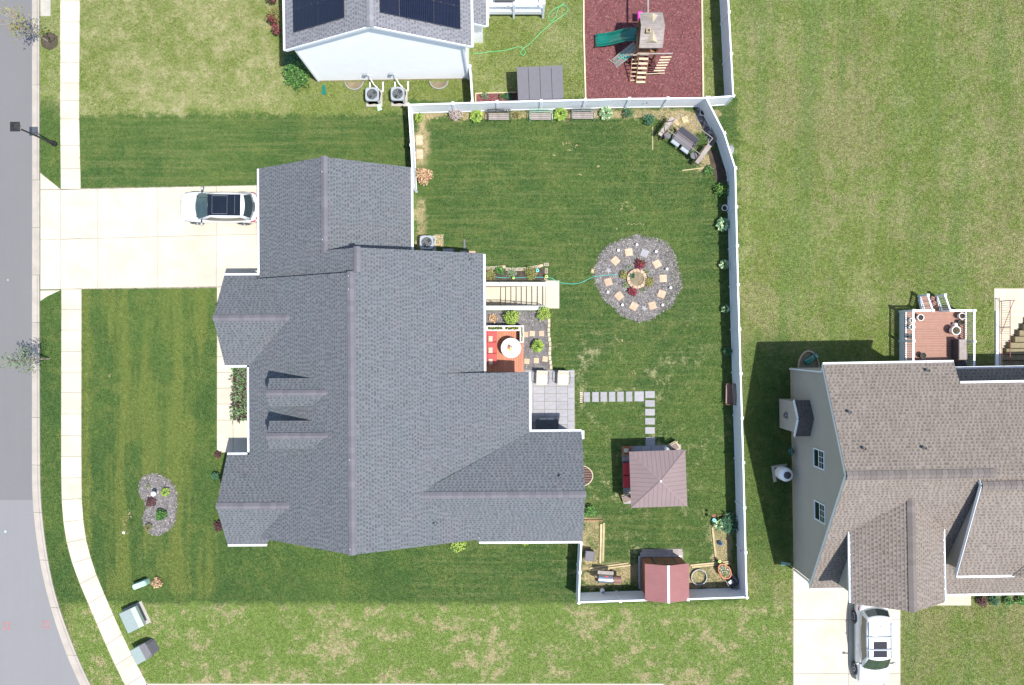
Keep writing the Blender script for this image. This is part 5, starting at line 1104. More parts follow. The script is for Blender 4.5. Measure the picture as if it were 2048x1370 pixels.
# ---------------------------------------------------------------- red deck
dk = Thing('red_deck', 'small deck of red stained boards against the house wall', 'deck', (*G(1008, 700), 0), world=True); dz = .40
X0, Y1 = G(964, 652, dz); X1, Y0 = G(1047, 744, dz); nbd = 17; bw = (X1-X0)/nbd
dk.part('frame', MB().box(X0, Y0, 0, X1, Y1, dz-.035), M['wood_brown'])
for k in range(nbd): dk.part('board', MB().bbox(X0+k*bw+.004, Y0, dz-.033, X0+(k+1)*bw-.004, Y1, dz+random.uniform(-.002, .002), .004), M['wood_red'])
exc([(X0, Y0), (X1, Y0), (X1, Y1), (X0, Y1)])
def planter(x0, y0, x1, y1, lb, seed):
    T = Thing('planter_box', lb, 'planter box', ((x0+x1)/2, (y0+y1)/2, dz), world=True, group='planter boxes on the red deck')
    z = .66; b = MB(); 
    for a in ((x0, y0, x0+.04, y1), (x1-.04, y0, x1, y1), (x0+.04, y0, x1-.04, y0+.04), (x0+.04, y1-.04, x1-.04, y1)): b.box(a[0], a[1], dz, a[2], a[3], dz+z)
    T.part('box', b, M['dark']); r = MB()
    for a in ((x0-.02, y0-.02, x0+.045, y1+.02), (x1-.045, y0-.02, x1+.02, y1+.02), (x0+.045, y0-.02, x1-.045, y0+.045), (x0+.045, y1-.045, x1-.045, y1+.02)): r.box(a[0], a[1], dz+z, a[2], a[3], dz+z+.03)
    T.part('rim', r, M['white_trim']); T.part('soil', MB().box(x0+.04, y0+.04, dz+.3, x1-.04, y1-.04, dz+z-.05), M['soil']); mb = MB()
    for i in range(int(130*max(x1-x0, y1-y0))):
        p = (random.uniform(x0+.05, x1-.05), random.uniform(y0+.05, y1-.05), dz+z-.02+random.uniform(0, .08)); leafblade(mb, p, random.uniform(0, 6.28), .06, .02, .03, random.choice((0, 0, 0, 1, 2)))
    T.part('flowers', mb, [M['l_dark'][0], M['l_green'][0], M['yellow']])
xa, ya = G(974, 652, 1.05); xb, yb_ = G(1007, 661, 1.05); xc, _ = G(1039, 0, 1.05); xd, yd = G(1047, 684, 1.05)
planter(xa, yb_, xb, ya, 'left planter box with yellow flowers along the top edge of the red deck', 1); planter(xb+.05, yb_, xc, ya, 'middle planter box with yellow flowers along the top edge of the red deck', 2); planter(xc+.05, yd, xd, ya, 'planter box with white rim running down the right edge of the red deck', 3)
T = Thing('outdoor_sofa', 'red cushioned three-seat sofa against the house on the red deck', 'sofa', (*G(982, 695, .5), dz), 0)
T.part('frame', MB().bbox(-.34, -1.05, 0, .34, 1.05, .24, .02), M['wood_brown'])
for k in range(3): T.part('seat_cushion', MB().bbox(-.22, -1.02+k*.69, .24, .36, -.35+k*.69, .40, .04), M['red_cush']); T.part('back_cushion', MB().bbox(-.36, -1.02+k*.69, .24, -.20, -.35+k*.69, .72, .04), M['red_cush'])
for k in range(3):
    y = -.85+k*.69; q = single('throw_pillow', MB().bbox(-.14, -.17, 0, .12, .17, .10, .04), M['cream_cush'], ('cream pillow on the lower seat of the red sofa', 'cream pillow on the middle seat of the red sofa', 'cream pillow on the upper seat of the red sofa')[k], 'pillow', (T.o.location.x-.02, T.o.location.y+y, dz+.42), 0, 'cream pillows on the red sofa')
    for j in range(3): obj('stripe', mesh('stripe', MB().bbox(-.12, -.12+j*.09, .10, .10, -.09+j*.09, .106, .001), M['wood_red']), q)
tx, ty = G(1022, 696, .78+dz)
T = Thing('round_table', 'round table under a white and pink cloth on the red deck', 'table', (tx, ty, dz)); N_ = 40
T.part('pedestal', MB().cyl(0, 0, 0, .74, .06, n=12), M['wood_brown'])
cl_ = single('tablecloth', MB().loft([[(.60*math.cos(2*math.pi*k/N_), .60*math.sin(2*math.pi*k/N_), .775) for k in range(N_)], [((.615+.02*math.sin(k*2.1))*math.cos(2*math.pi*k/N_), (.615+.02*math.sin(k*2.1))*math.sin(2*math.pi*k/N_), .65) for k in range(N_)]], False).add([(.60*math.cos(2*math.pi*k/N_), .60*math.sin(2*math.pi*k/N_), .775) for k in range(N_)], [tuple(range(N_))]), M['cloth'], 'white cloth with faint pink print draped over the round table', 'tablecloth', (tx, ty, dz))
T.part('tabletop', MB().cyl(0, 0, .74, .77, .59, n=30), M['wood_brown'])
for dx, dy, nm, mt, lb in ((-.10, .12, 'bowl', 'wood_brown', 'brown bowl on the round deck table'), (.10, .06, 'pitcher', 'grey_metal', 'grey pitcher beside the brown bowl on the deck table'), (-.02, -.10, 'potted_plant', 'lime', 'small green plant pot on the round deck table'), (-.12, .0, 'cup', 'terracotta', 'orange cup at the edge of the table centre')):
    single(nm, MB().lathe([(.03, 0), (.07, .02), (.085, .09), (.06, .10), (.05, .05)], n=14), M[mt], lb, nm.replace('_', ' '), (tx+dx, ty+dy, dz+.777))
# stone edge of the side bed and bricks of the stair bed
T = Thing('stone_edging', 'line of cream edging stones between the mulch bed and the lawn', 'edging', (*G(1098, 690), 0), world=True)
for k in range(12):
    x, y = G(1096.5+k*.4+.8*math.sin(k*1.3), 632+k*9.3); T.part('stone', MB().bbox(x-.085, y-.13, -.02, x+.085, y+.13, .12, .03), M['cream_stone'])
T = Thing('brick_edging', 'row of cream hollow edging bricks above the basement stairs', 'edging', (*G(1030, 545), 0), world=True)
bx_ = [(974, 536.5, 0), (984.5, 536, 0), (996, 535, 5), (1006, 534, 0), (1016.5, 538.5, 0), (1028, 539, 0), (1038.5, 538.5, 0), (1049.5, 538, 0), (1060, 536, -12), (1070.5, 534.5, 8), (1081, 532, 18), (1092.5, 529, 0), (1092.5, 542, 88), (1091.5, 555, 88)]
for x, y, a in bx_:
    gx, gy = G(x, y); big = x in (1006, 1081); mb = MB().bbox(-.155, -.09, -.02, .155, .09, .10, .012); 
    if not big:
        mb = MB()
        for q in ((-.155, -.09, .155, -.05), (-.155, .05, .155, .09), (-.155, -.05, -.12, .05), (.12, -.05, .155, .05), (-.12, -.015, .12, .015)): mb.box(q[0], q[1], -.02, q[2], q[3], .10)
    b_ = mesh('brick', mb, M['paver' if big else 'cream_stone']); obj('brick', b_, T.o, (gx-T.org[0], gy-T.org[1], 0), R(a))
def ringlamp(px, py, r, lb, mat, z=.35):
    T = Thing('solar_light', lb, 'garden light', (*G(px, py, z), 0)); mb = MB().loft([[(q*math.cos(2*math.pi*k/16), q*math.sin(2*math.pi*k/16), zz) for k in range(16)] for q, zz in ((r*.55, z+.0), (r, z), (r, z+.02), (r*.55, z+.025))], False)
    T.part('head', mb, M[mat]); T.part('lens', MB().cyl(0, 0, z-.01, z+.01, r*.55, n=12), M['dark']); T.part('stake', MB().cyl(0, 0, 0, z, .012, n=6), M['grey_metal'])
ringlamp(1075, 541, .10, 'blue-rimmed solar light in the stair bed', 'cyan'); ringlamp(1027, 556, .07, 'small pale solar light beside the stair railing', 'lime'); ringlamp(1093, 553, .09, 'lime-rimmed solar light at the corner of the stair bed', 'lime')
for px_, py_, nm in ((1274, 489.4, 'top'), (1237, 500.5, 'upper left'), (1312.4, 503, 'upper right'), (1334, 538, 'right'), (1341.6, 575.5, 'lower far right'), (1325.6, 610, 'lower right'), (1245, 609.8, 'lower left'), (1216, 584, 'left')):
    ringlamp(px_, py_, .075, 'white solar light at the '+nm+' of the gravel circle', 'white', .22)
ringlamp(1428, 1040, .10, 'cyan pinwheel over the spiky plant by the east fence', 'cyan', .8); ringlamp(1427.5, 1031.5, .09, 'red and white pinwheel over the spiky plant by the east fence', 'red_cush', .8); ringlamp(1439.5, 1123, .09, 'lime pinwheel above the orange wheelbarrow', 'lime', .5)
for px_, py_, lb in ((1217, 541, 'left'), (1288, 616, 'bottom')):
    mb = MB(); pts = [((.20 if k % 2 == 0 else .09)*math.cos(math.pi*k/5), (.20 if k % 2 == 0 else .09)*math.sin(math.pi*k/5)) for k in range(10)]; mb.prism(pts, 0, .05); single('star_stone', mb, M['slate'], 'grey star-shaped stone at the '+lb+' of the gravel circle', 'garden stone', (*G(px_, py_), 0), random.random())
single('boulder', MB().blob((0, 0, .06), (.13, .16, .12), 9, 6, jit=.12), M['timber'], 'small ochre boulder at the left edge of the gravel circle', 'boulder', (*G(1184.5, 542), 0))
cx_, cy_ = G(1273, 557.8); T = Thing('stone_ring_planter', 'ring of cream wall stones in the centre of the gravel circle', 'stone ring', (cx_, cy_, 0)); N_ = 14
blk = MB(); a0 = 2*math.pi/N_*.47; blk.loft([[(r*math.cos(t), r*math.sin(t), z) for r, t in ((.43, -a0), (.62, -a0*.97), (.62, a0*.97), (.43, a0))] for z in (0, .19)]+[[(r*math.cos(t), r*math.sin(t), .205) for r, t in ((.445, -a0*.93), (.605, -a0*.93), (.605, a0*.93), (.445, a0*.93))]], True); bm_ = mesh('ring_stone', blk, M['paver'])
for k in range(N_): obj('ring_stone', bm_, T.o, (0, 0, random.uniform(-.004, .006)), 2*math.pi*k/N_)
T.part('fill', MB().cyl(0, 0, 0, .14, .44, n=24), M['drysoil']); single('seedling', MB(), M['dark'], '', '') if False else None
plant(1264, 552, 5, 'bush', 'dark green sprig inside the stone ring', 'seedling', 'plant', pal='l_dark', n=60, h=.4)
cp = [(x-cx_, y-cy_) for x, y in []]
# hoses
def hose(pts, r, mat, lb, name='garden_hose'):
    P = [Vector((*G(x, y), .05)) for x, y in pts]; out = []
    for i in range(len(P)-1):
        p0, p1, p2, p3 = P[max(i-1, 0)], P[i], P[i+1], P[min(i+2, len(P)-1)]
        for k in range(6):
            t = k/6; out.append(.5*((2*p1)+(-p0+p2)*t+(2*p0-5*p1+4*p2-p3)*t*t+(-p0+3*p1-3*p2+p3)*t**3))
    out.append(P[-1]); out = [Vector((p.x, p.y, .045+.012*math.sin(i*.7))) for i, p in enumerate(out)]
    return single(name, MB().tube(out, r, 6), M[mat], lb, 'garden hose', smooth=True)
hose([(945, 107), (962, 107), (985, 103.5), (1012, 101), (1030, 95.5), (1040, 95), (1049, 101), (1050, 108), (1045, 111), (1041, 106), (1047, 97), (1061, 87), (1075, 72), (1090, 58), (1105, 45), (1120, 36), (1133, 25), (1135, 17), (1128, 11), (1120, 13), (1108, 19), (1098, 28), (1097, 37), (1103, 42), (1110, 36), (1114, 25), (1117, 16), (1129, 6)], .021, 'hose_g', 'bright green looped hose across the neighbour lawn right of the white house')
hose([(968, 546), (980, 550), (998, 555), (1030, 555.5), (1095, 555), (1112, 562), (1130, 567), (1150, 567.5), (1165, 564), (1183, 555), (1200, 551.5), (1225, 549.5), (1245, 549)], .017, 'hose_t', 'teal hose running from the stair bed to the gravel circle')
# ---------------------------------------------------------------- basement stairwell
hx0, hy0, hx1, hy1 = HO[0]; bs = Thing('basement_stairs', 'concrete steps going down to the basement door beside the house', 'stairs', ((hx0+hx1)/2, (hy0+hy1)/2, 0), world=True)
rx = [1002, 1012, 1022.5, 1033, 1043.3, 1053.5, 1064.3, 1075.3, 1086]; n = len(rx); dep = .17
X = []
for k, p in enumerate(rx): h = -(n-k)*dep; X.append(G(p, 0, h)[0])
X.append(hx1)
bs.part('landing', MB().box(hx0-.5, hy0, -n*dep-.2, X[0], hy1, -n*dep), M['conc'])
for k in range(n): bs.part('step', MB().box(X[k]+.035, hy0, -n*dep-.2, X[k+1]+.035, hy1, -(n-1-k)*dep-.05).bbox(X[k], hy0+.01, -(n-1-k)*dep-.045, X[k+1]+.03, hy1-.01, -(n-1-k)*dep-(.0 if k < n-1 else .004), .008), M['conc'])
bs.part('drain_cover', MB().cyl(*G(978, 594.5, -1.5), -n*dep, -n*dep+.01, .07, n=14), M['grey_metal'])
sw = Thing('stair_retaining_wall', 'white-topped concrete wall on the north side of the basement stairs', 'wall', (hx0, hy1, 0), world=True, group='stair walls'); sw.part('wall_body', MB().box(hx0-.5, hy1, -1.9, hx1, hy1+.16, .10), M['conc']); sw.part('cap', MB().bbox(hx0-.5, hy1-.03, .10, hx1, hy1+.20, .16, .01), M['white_trim'])
s2 = Thing('stair_retaining_wall', 'white-topped concrete wall on the south side of the basement stairs', 'wall', (hx0, hy0, 0), world=True, group='stair walls'); s2.part('wall_body', MB().box(hx0-.5, hy0-.25, -1.9, hx1, hy0, .10), M['conc']); s2.part('cap', MB().bbox(hx0-.5, hy0-.27, .10, hx1, hy0-.12, .16, .01), M['white_trim'])
exc([(hx0-.5, hy0-.3), (hx1, hy0-.3), (hx1, hy1+.2), (hx0-.5, hy1+.2)])
for yy, lb in ((hy1+.10, 'north'), (hy0-.06, 'south')):
    T = Thing('stair_railing', 'dark metal railing on the '+lb+' wall of the basement stairs', 'railing', (hx0, yy, 0), world=True, group='stair railings'); a, b = hx0-.3, hx1-.05
    T.part('top_rail', MB().bar((a, yy, 1.0), (b, yy, 1.0), .035, .025), M['grey_metal']); T.part('bottom_rail', MB().bar((a, yy, .26), (b, yy, .26), .025, .02), M['grey_metal'])
    for k in range(4): x = a+(b-a)*k/3; T.part('post', MB().bar((x, yy, .16), (x, yy, 1.0), .03, .03), M['grey_metal'])
    bl = MB()
    for k in range(1, 32): x = a+(b-a)*k/32; bl.bar((x, yy, .26), (x, yy, 1.0), .012, .012)
    T.part('baluster', bl, M['grey_metal'], kind='stuff')
ls_ = struct('stair_top_slab', MB().bbox(*G(1091, 617), -.05, *G(1118.5, 561), .04, .01), M['conc']); exc(rectp(1090, 561, 1118.5, 617))
# ---------------------------------------------------------------- benches
def bench(px, py, lb, fr, sl_, rz=0, L=1.36, slats=4):
    T = Thing('garden_bench', lb, 'bench', (*G(px, py, .3), 0), rz, group='garden benches'); n = slats
    for k in range(n): T.part('seat_slat', MB().bbox(-L/2+.05, -.27+k*.105, .43, L/2-.05, -.185+k*.105, .455, .006), M[sl_])
    for s in (-1, 1):
        T.part('end_frame', MB().tube([(s*L/2, -.30, 0), (s*L/2, -.27, .40), (s*L/2, -.28, .62), (s*L/2, .02, .64), (s*L/2, .18, .44), (s*L/2, .26, 0)], .022, 5), M[fr]); T.part('back_post', MB().tube([(s*L/2, .17, .42), (s*L/2, .26, .84)], .022, 5), M[fr])
    ar = [(-L/2+L*k/10, .235+.02*math.sin(math.pi*k/10), .80+.09*math.sin(math.pi*k/10)) for k in range(11)]; T.part('back_top', MB().tube(ar, .024, 5), M[fr]); lo = [(-L/2+L*k/10, .185, .50+.05*math.sin(math.pi*k/10)) for k in range(11)]; T.part('back_rail', MB().tube(lo, .020, 5), M[fr])
    sc = MB()
    for k in range(1, 20):
        x = -L/2+L*k/20; f = math.sin(math.pi*k/20); sc.bar((x-.03*(-1)**k, .19, .52+.05*f), (x+.03*(-1)**k, .225, .76+.08*f), .014, .03)
    T.part('scrollwork', sc, M[fr]); return T
bench(998, 232, 'weathered bench with dark scrolled back, first from the left along the north fence', 'dark', 'wood_grey'); bench(1082, 232, 'bench with white frame and pinkish slats, middle of the three on the north fence', 'mint', 'wood_grey'); bench(1166, 230, 'weathered bench with grey scrolled back, rightmost along the north fence', 'grey_metal', 'wood_grey')
bench(1459, 788, 'dark red bench in the shade against the east fence', 'brownm', 'brownm', R(-91), 1.25)
# ---------------------------------------------------------------- garden swing
sx_, sy_ = G(1369, 281, .5); T = Thing('garden_swing', 'metal canopy-frame garden swing with grey sling seat, set diagonally near the fence bend', 'swing', (sx_, sy_, 0), R(-37)); hw_, hd = 1.22, .86; mt = 'wood_grey'
fz = 1.85
for s in (-1, 1):
    T.part('top_side_bar', MB().bar((s*hw_, -hd*.62, fz), (s*hw_, hd*.78, fz), .04, .04), M[mt])
    for q in (-1, 1): T.part('leg', MB().tube([(s*(hw_-.02), q*.12, fz-.05), (s*(hw_+.04), q*.80, .02)], .028, 6), M['brownm'])
    T.part('foot_bar', MB().bar((s*(hw_+.04), -.85, .03), (s*(hw_+.04), .85, .03), .05, .05), M['brownm'])
    T.part('side_table', MB().bbox(min(s*1.28, s*1.52), -.78, .86, max(s*1.28, s*1.52), .58, .90, .01), M['wood_grey'])
    T.part('hanger', MB().tube([(s*hw_*.95, 0, fz), (s*.66, .05, .75)], .014, 5), M['brownm'])
    T.part('cup_table', MB().cyl(s*1.0, -.45, .66, .68, .20, n=16), M['resin'])
    T.part('armrest', MB().tube([(s*.68, .28, .82), (s*.72, 0, .72), (s*.72, -.3, .70), (s*.66, -.38, .45)], .025, 6), M['resin'])
for q in (-hd*.62, hd*.78): T.part('top_bar', MB().tube([(-hw_, q, fz), (hw_, q, fz)], .020, 6), M['wood_grey'])
T.part('seat', MB().bbox(-.66, -.32, .44, .66, .26, .49, .03), M['resin']); b = MB().loft([[(-.66, .22, .48), (.66, .22, .48), (.66, .27, .46), (-.66, .27, .46)], [(-.66, .42, .98), (.66, .42, .98), (.66, .46, .96), (-.66, .46, .96)]], True); T.part('backrest', b, M['resin'])
for s in (-.36, .36): T.part('headrest_flap', MB().bbox(s-.28, -.56, .40, s+.28, -.30, .46, .04), M['ac'])
for k in range(2): T.part('cross_rod', MB().tube([(-.70, -.10+k*.24, .62), (.70, -.10+k*.24, .62)], .012, 5), M['brownm'])
# rockery pieces in the fence corner
for k in range(26):
    f = k/25; px_ = 1398+f*26+random.uniform(-6, 7); py_ = 214+f*74+random.uniform(-4, 4); r = random.uniform(.07, .15)
    single('rock', MB().blob((0, 0, r*.35), (r, r*random.uniform(.6, .9), r*.7), 7, 5, jit=.14), M['rock'], 'rounded grey rock in the rockery along the angled fence', 'rock', (*G(px_, py_), 0), random.random()*6, 'rocks of the corner rockery')
T = Thing('ring_planter', 'pale ring planter with a plant in the rockery corner', 'planter', (*G(1404, 227), 0)); T.part('pot', MB().lathe([(.15, 0), (.21, .3), (.185, .3), (.17, .2)], n=20), M['white']); T.part('soil', MB().cyl(0, 0, .1, .22, .16, n=16), M['soil']); obj('foliage', hosta_me(.13, 14, M['l_green'], h=.3), T.o)
T = Thing('fallen_grey_plank', 'long grey board standing along the angled fence behind the rockery', 'board', (*G(1419, 250), 0), R(-70)); T.part('board', MB().bbox(-1.1, -.05, 0, 1.1, .03, .35, .01), M['wood_grey'])
T = Thing('ring_planter', 'white-rimmed round pot between the two plants on the east fence', 'planter', (*G(1447.5, 417), 0)); T.part('pot', MB().lathe([(.14, 0), (.19, .28), (.165, .28), (.15, .12)], n=20), M['white']); T.part('soil', MB().cyl(0, 0, .05, .13, .145, n=16), M['soil'])
single('boulder', MB().blob((0, 0, .1), (.20, .32, .2), 10, 7, jit=.08), M['slate'], 'grey boulder outside the bend of the east fence', 'boulder', (*G(1461, 301), 0)); exc([(G(1461, 301)[0]+.4*math.cos(t), G(1461, 301)[1]+.45*math.sin(t)) for t in np.linspace(0, 6, 8)])
# ---------------------------------------------------------------- gazebo
gx_, gy_ = 8.56, -7.98; T = Thing('gazebo', 'square gazebo with a rose-brown standing seam metal roof', 'gazebo', (gx_, gy_, 0), R(2)); hs = 1.645; ze, zt_ = 2.38, 3.15
for k in range(4):
    a = k*math.pi/2; q = MB()
    q.add([(-hs, -hs, ze), (hs, -hs, ze), (0, 0, zt_)], [(0, 1, 2)]); q.add([(-hs, -hs, ze-.05), (hs, -hs, ze-.05), (hs, -hs, ze), (-hs, -hs, ze)], [(0, 1, 2, 3)])
    pn = T.part('roof_panel', q, M['gaz']); pn.rotation_euler = (0, 0, a)
    for j in range(1, 13):
        x = -hs+2*hs*j/13; yt = -abs(x)-.02
        def zz(y): return ze+(zt_-ze)*(hs+y)/hs
        if yt > -hs+.05:
            sm = mesh('seam', MB().loft([[(x-.012, -hs, ze-.01), (x+.012, -hs, ze-.01), (x+.012, yt, zz(yt)-.01), (x-.012, yt, zz(yt)-.01)], [(x-.008, -hs, ze+.022), (x+.008, -hs, ze+.022), (x+.008, yt, zz(yt)+.022), (x-.008, yt, zz(yt)+.022)]], True), M['brownm' if j % 1 else 'gaz']); o = obj('seam', sm, pn)
    hp = T.part('hip_cap', MB().bar((-hs, -hs, ze+.012), (0, 0, zt_+.012), .06, .03), M['gaz']); hp.rotation_euler = (0, 0, a)
    c, s = math.cos(a+math.pi/4)*1.95, math.sin(a+math.pi/4)*1.95; T.part('post', MB().box(c-.06, s-.06, 0, c+.06, s+.06, ze), M['brownm'])
T.part('finial', MB().lathe([(.07, zt_), (.05, zt_+.05), (.01, zt_+.09)], n=12), M['white'])
for k in range(4):
    a = k*math.pi/2; b_ = T.part('beam', MB().box(-1.35, -1.40, ze-.18, 1.35, -1.32, ze-.06), M['brownm']); b_.rotation_euler = (0, 0, a)
sf = Thing('gazebo_sofa', 'crimson cushioned two-seat sofa at the left edge of the gazebo', 'sofa', (*G(1256, 951, .4), 0), 0); sf.part('frame', MB().bbox(-.30, -.80, 0, .42, .80, .22, .02), M['dark'])
for k in range(2): sf.part('seat_cushion', MB().bbox(-.28, -.76+k*.78, .22, .42, -.02+k*.78, .38, .04), M['dred_cush'])
T = Thing('crate_table', 'wooden crate table with small things at the upper left corner of the gazebo', 'side table', (*G(1254, 901, .3), 0)); T.part('crate', MB().bbox(-.24, -.24, 0, .24, .24, .42, .01), M['wood_brown'])
for s in (-1, 1): T.part('rim', MB().box(-.25, s*.23-.02, .42, .25, s*.23+.02, .46).box(s*.23-.02, -.205, .42, s*.23+.02, .205, .459), M['terracotta'])
single('tray_of_pots', MB().bbox(-.14, -.12, 0, .14, .12, .06, .01).cyl(-.05, .02, .06, .12, .04, n=8).cyl(.06, -.03, .06, .13, .04, n=8), M['cream_cush'], 'pale tray of small pots on the crate table', 'tray', (*G(1254, 902, .7), .425))
for (a, b, lb, rz_) in ((1349, 892, 'upper right', 30), (1253, 996, 'lower left', 20)):
    T = Thing('wooden_chair', 'light wooden chair with a patterned cushion at the '+lb+' corner of the gazebo', 'chair', (*G(a, b, .4), 0), R(rz_), group='wooden chairs by the gazebo'); T.part('seat', MB().bbox(-.26, -.26, .38, .26, .26, .42, .01), M['timber']); T.part('cushion', MB().bbox(-.22, -.22, .42, .18, .20, .48, .02), M['l_grey'][2])
    for s in (-1, 1):
        T.part('leg', MB().box(s*.24-.025, -.25, 0, s*.24+.025, -.20, .38), M['timber']); T.part('leg', MB().box(s*.24-.025, .20, 0, s*.24+.025, .25, .75), M['timber'])
    T.part('back_slat', MB().bbox(-.24, .21, .62, .24, .24, .76, .006), M['cream_cush'])
single('watering_can', MB().lathe([(.07, 0), (.10, .1), (.08, .25), (.05, .27)], n=12), M['white'], 'pale jug next to the upper right chair of the gazebo', 'jug', (*G(1332, 897, .2), 0))
# ---------------------------------------------------------------- south-east corner
T = Thing('garden_shed', 'small shed with a red corrugated roof in the bottom corner of the yard', 'shed', (9.18, -14.19, 0), R(.5)); wz, rz2 = 1.85, 2.30; w2, d2_ = 1.20, 1.00
T.part('floor', MB().bbox(-1.30, -1.05, -.02, 1.35, 1.30, .06, .01), M['wood_grey']); T.part('door_track', MB().bbox(-1.25, 1.02, .06, 1.2, 1.10, .12, .01), M['steel'])
for s in (-1, 1):
    mb = MB(); n = 22
    for k in range(n): a = -d2_+2*d2_*k/n; mb.box(min(s*w2, s*(w2-.03)), a, .06, max(s*w2, s*(w2-.03))+(.012 if k % 2 else 0), a+2*d2_/n, wz)
    T.part('side_wall', mb, M['shedwall'])
for y, s in ((d2_, 1), (-d2_, -1)): T.part('end_wall', MB().loft([[(-w2+.03, y-s*o, .06), (w2-.03, y-s*o, .06), (w2-.03, y-s*o, wz), (0, y-s*o, rz2-.03), (-w2+.03, y-s*o, wz)] for o in (0, .03)], True), M['shedwall'])
for k in range(2): T.part('door', MB().bbox(-.62+k*.63, d2_+.005, .10, -.02+k*.63, d2_+.03, wz-.10, .004), M['wood_brown'])
for x in (-.66, .64): T.part('door_post', MB().box(x-.02, d2_+.004, .06, x+.03, d2_+.04, wz), M['dark'])
for s in (-1, 1):
    mb = MB(); n = 25; y0_, y1_ = -1.09, 1.10; xe = s*1.305; ze2 = 1.83
    A = []; B = []
    for k in range(2*n+1):
        y = y0_+(y1_-y0_)*k/(2*n); b = .018 if k % 2 else 0; A.append((0, y, rz2+b)); B.append((xe, y, ze2+b))
    mb.loft([A, B], False, close=False); mb.loft([[(x, y, z-.03) for x, y, z in A], [(x, y, z-.03) for x, y, z in B]], False, close=False); T.part('roof_sheet', mb, M['shedroof'])
T.part('ridge_cap', MB().loft([[(-.07, y, rz2-.005), (0, y, rz2+.035), (.07, y, rz2-.005)] for y in (-1.10, 1.11)], True), M['white_trim']); T.part('gutter', MB().bbox(-1.42, -.9, .1, -1.30, 1.1, .16, .02), M['grey_metal'])
for a, b, c, d_, lb in ((1290, 1109, 2.4, .16, 'grey ramp board'),): T.part('ramp_board', MB().bbox(-1.2, 1.28, 0, 1.3, 1.5, .05, .01), M['wood_grey'])
T = Thing('offset_smoker', 'black offset smoker with a wooden shelf, left of the red shed', 'smoker', (*G(1215, 1158, .8), 0), R(-4))
def hcyl(x0, x1, y, z, r, n=18): return MB().loft([[(x, y+r*math.cos(2*math.pi*k/n), z+r*math.sin(2*math.pi*k/n)) for k in range(n)] for x in (x0, x1)], True)
T.part('barrel', hcyl(-.62, .34, 0, .85, .23), M['dark'], smooth=False); T.part('lid_band', hcyl(-.55, .30, 0, .855, .236), M['steel']); T.part('firebox', hcyl(.36, .82, -.02, .72, .22), M['brownm']); T.part('front_shelf', MB().bbox(-.62, .26, .80, .34, .48, .83, .008), M['wood_grey'])
T.part('chimney', MB().cyl(-.70, -.05, .75, 1.35, .06, n=12), M['black']); T.part('handle', MB().bar((-.22, .20, 1.02), (.02, .20, 1.02), .05, .04), M['red_lens']); T.part('thermometer', MB().cyl(-.28, .02, 1.07, 1.10, .045, n=10), M['white'])
for x, y in ((-.55, -.2), (-.55, .2), (.3, -.2), (.3, .2)): T.part('leg', MB().bar((x, y*.7, .75), (x, y*1.5, 0), .035, .035), M['black'])
for s in (-1, 1): T.part('wheel', MB().loft([[(.35+.11*math.cos(t), s*.33+o, .11+.11*math.sin(t)) for t in [2*math.pi*k/14 for k in range(14)]] for o in (-.02, .02)], True), M['black'])
T = Thing('deck_box_bin', 'dark grey bin with a flat lid near the west end of the bottom fence', 'bin', (*G(1179, 1111, .5), 0), R(-6)); T.part('body', MB().loft([[(-.24, -.28, 0), (.24, -.28, 0), (.24, .26, 0), (-.24, .26, 0)], [(-.28, -.31, .55), (.28, -.31, .55), (.28, .20, .60), (-.28, .20, .60)]], True), M['dark']); T.part('lid', MB().loft([[(-.29, -.32, .56), (.29, -.32, .56), (.29, .30, .62), (-.29, .30, .62)], [(-.25, -.28, .62), (.25, -.28, .62), (.22, .30, .70), (-.22, .30, .70)]], True), M['resin'])
T = Thing('fire_ring', 'grey open steel fire ring lying on the ground right of the red shed', 'fire ring', (*G(1397, 1153), 0)); T.part('band', MB().loft([[(r*math.cos(t), r*math.sin(t), z) for t in np.linspace(-1.9, 4.25, 36)] for r, z in ((.43, 0), (.45, .20), (.49, .20), (.47, 0))], False, close=False), M['ac']); T.part('lap_plate', MB().bbox(-.24, -.50, 0, -.12, -.40, .2, .01), M['grey_metal'])
T = Thing('wheelbarrow_planter', 'orange wheelbarrow tub planted with flowers, in the bottom right corner of the yard', 'wheelbarrow', (*G(1448, 1141, .5), 0), R(-56)); ov = lambda a, b, z: [((a+.10*(1 if math.cos(t) > 0 else 0))*math.cos(t), b*math.sin(t)*(1-.12*(math.cos(t) < 0)), z) for t in [2*math.pi*k/20 for k in range(20)]]
T.part('tub', MB().loft([ov(.34, .22, .28), ov(.44, .36, .55), ov(.46, .38, .56), ov(.41, .33, .56), ov(.40, .32, .50)], False), M['terracotta']); T.part('soil', MB().loft([ov(.39, .31, .42), ov(.39, .31, .49)], True), M['drysoil'])
fl = MB()
for i in range(130): leafblade(fl, (random.uniform(-.32, .36), random.uniform(-.24, .24), .50+random.uniform(0, .08)), random.uniform(0, 6.3), .07, .02, .03, random.choice((0, 0, 0, 1, 2)))
T.part('flowers', fl, [M['l_olive'][0], M['l_green'][2], M['white']])
for s in (-1, 1): T.part('handle', MB().tube([(-.35, s*.2, .38), (1.05, s*.30, .55)], .02, 6), M['wood_grey']); T.part('leg', MB().tube([(.35, s*.24, .42), (.42, s*.26, 0)], .018, 5), M['black'])
T.part('wheel', MB().loft([[(-.55+.17*math.cos(t), o, .17+.17*math.sin(t)) for t in [2*math.pi*k/16 for k in range(16)]] for o in (-.04, .04)], True), M['black'])
T = Thing('folding_stool', 'dark folded cart with pale slats behind the wheelbarrow planter', 'garden cart', (*G(1469, 1166, .4), 0), R(35)); T.part('base', MB().bbox(-.34, -.24, .22, .34, .30, .30, .02), M['dark'])
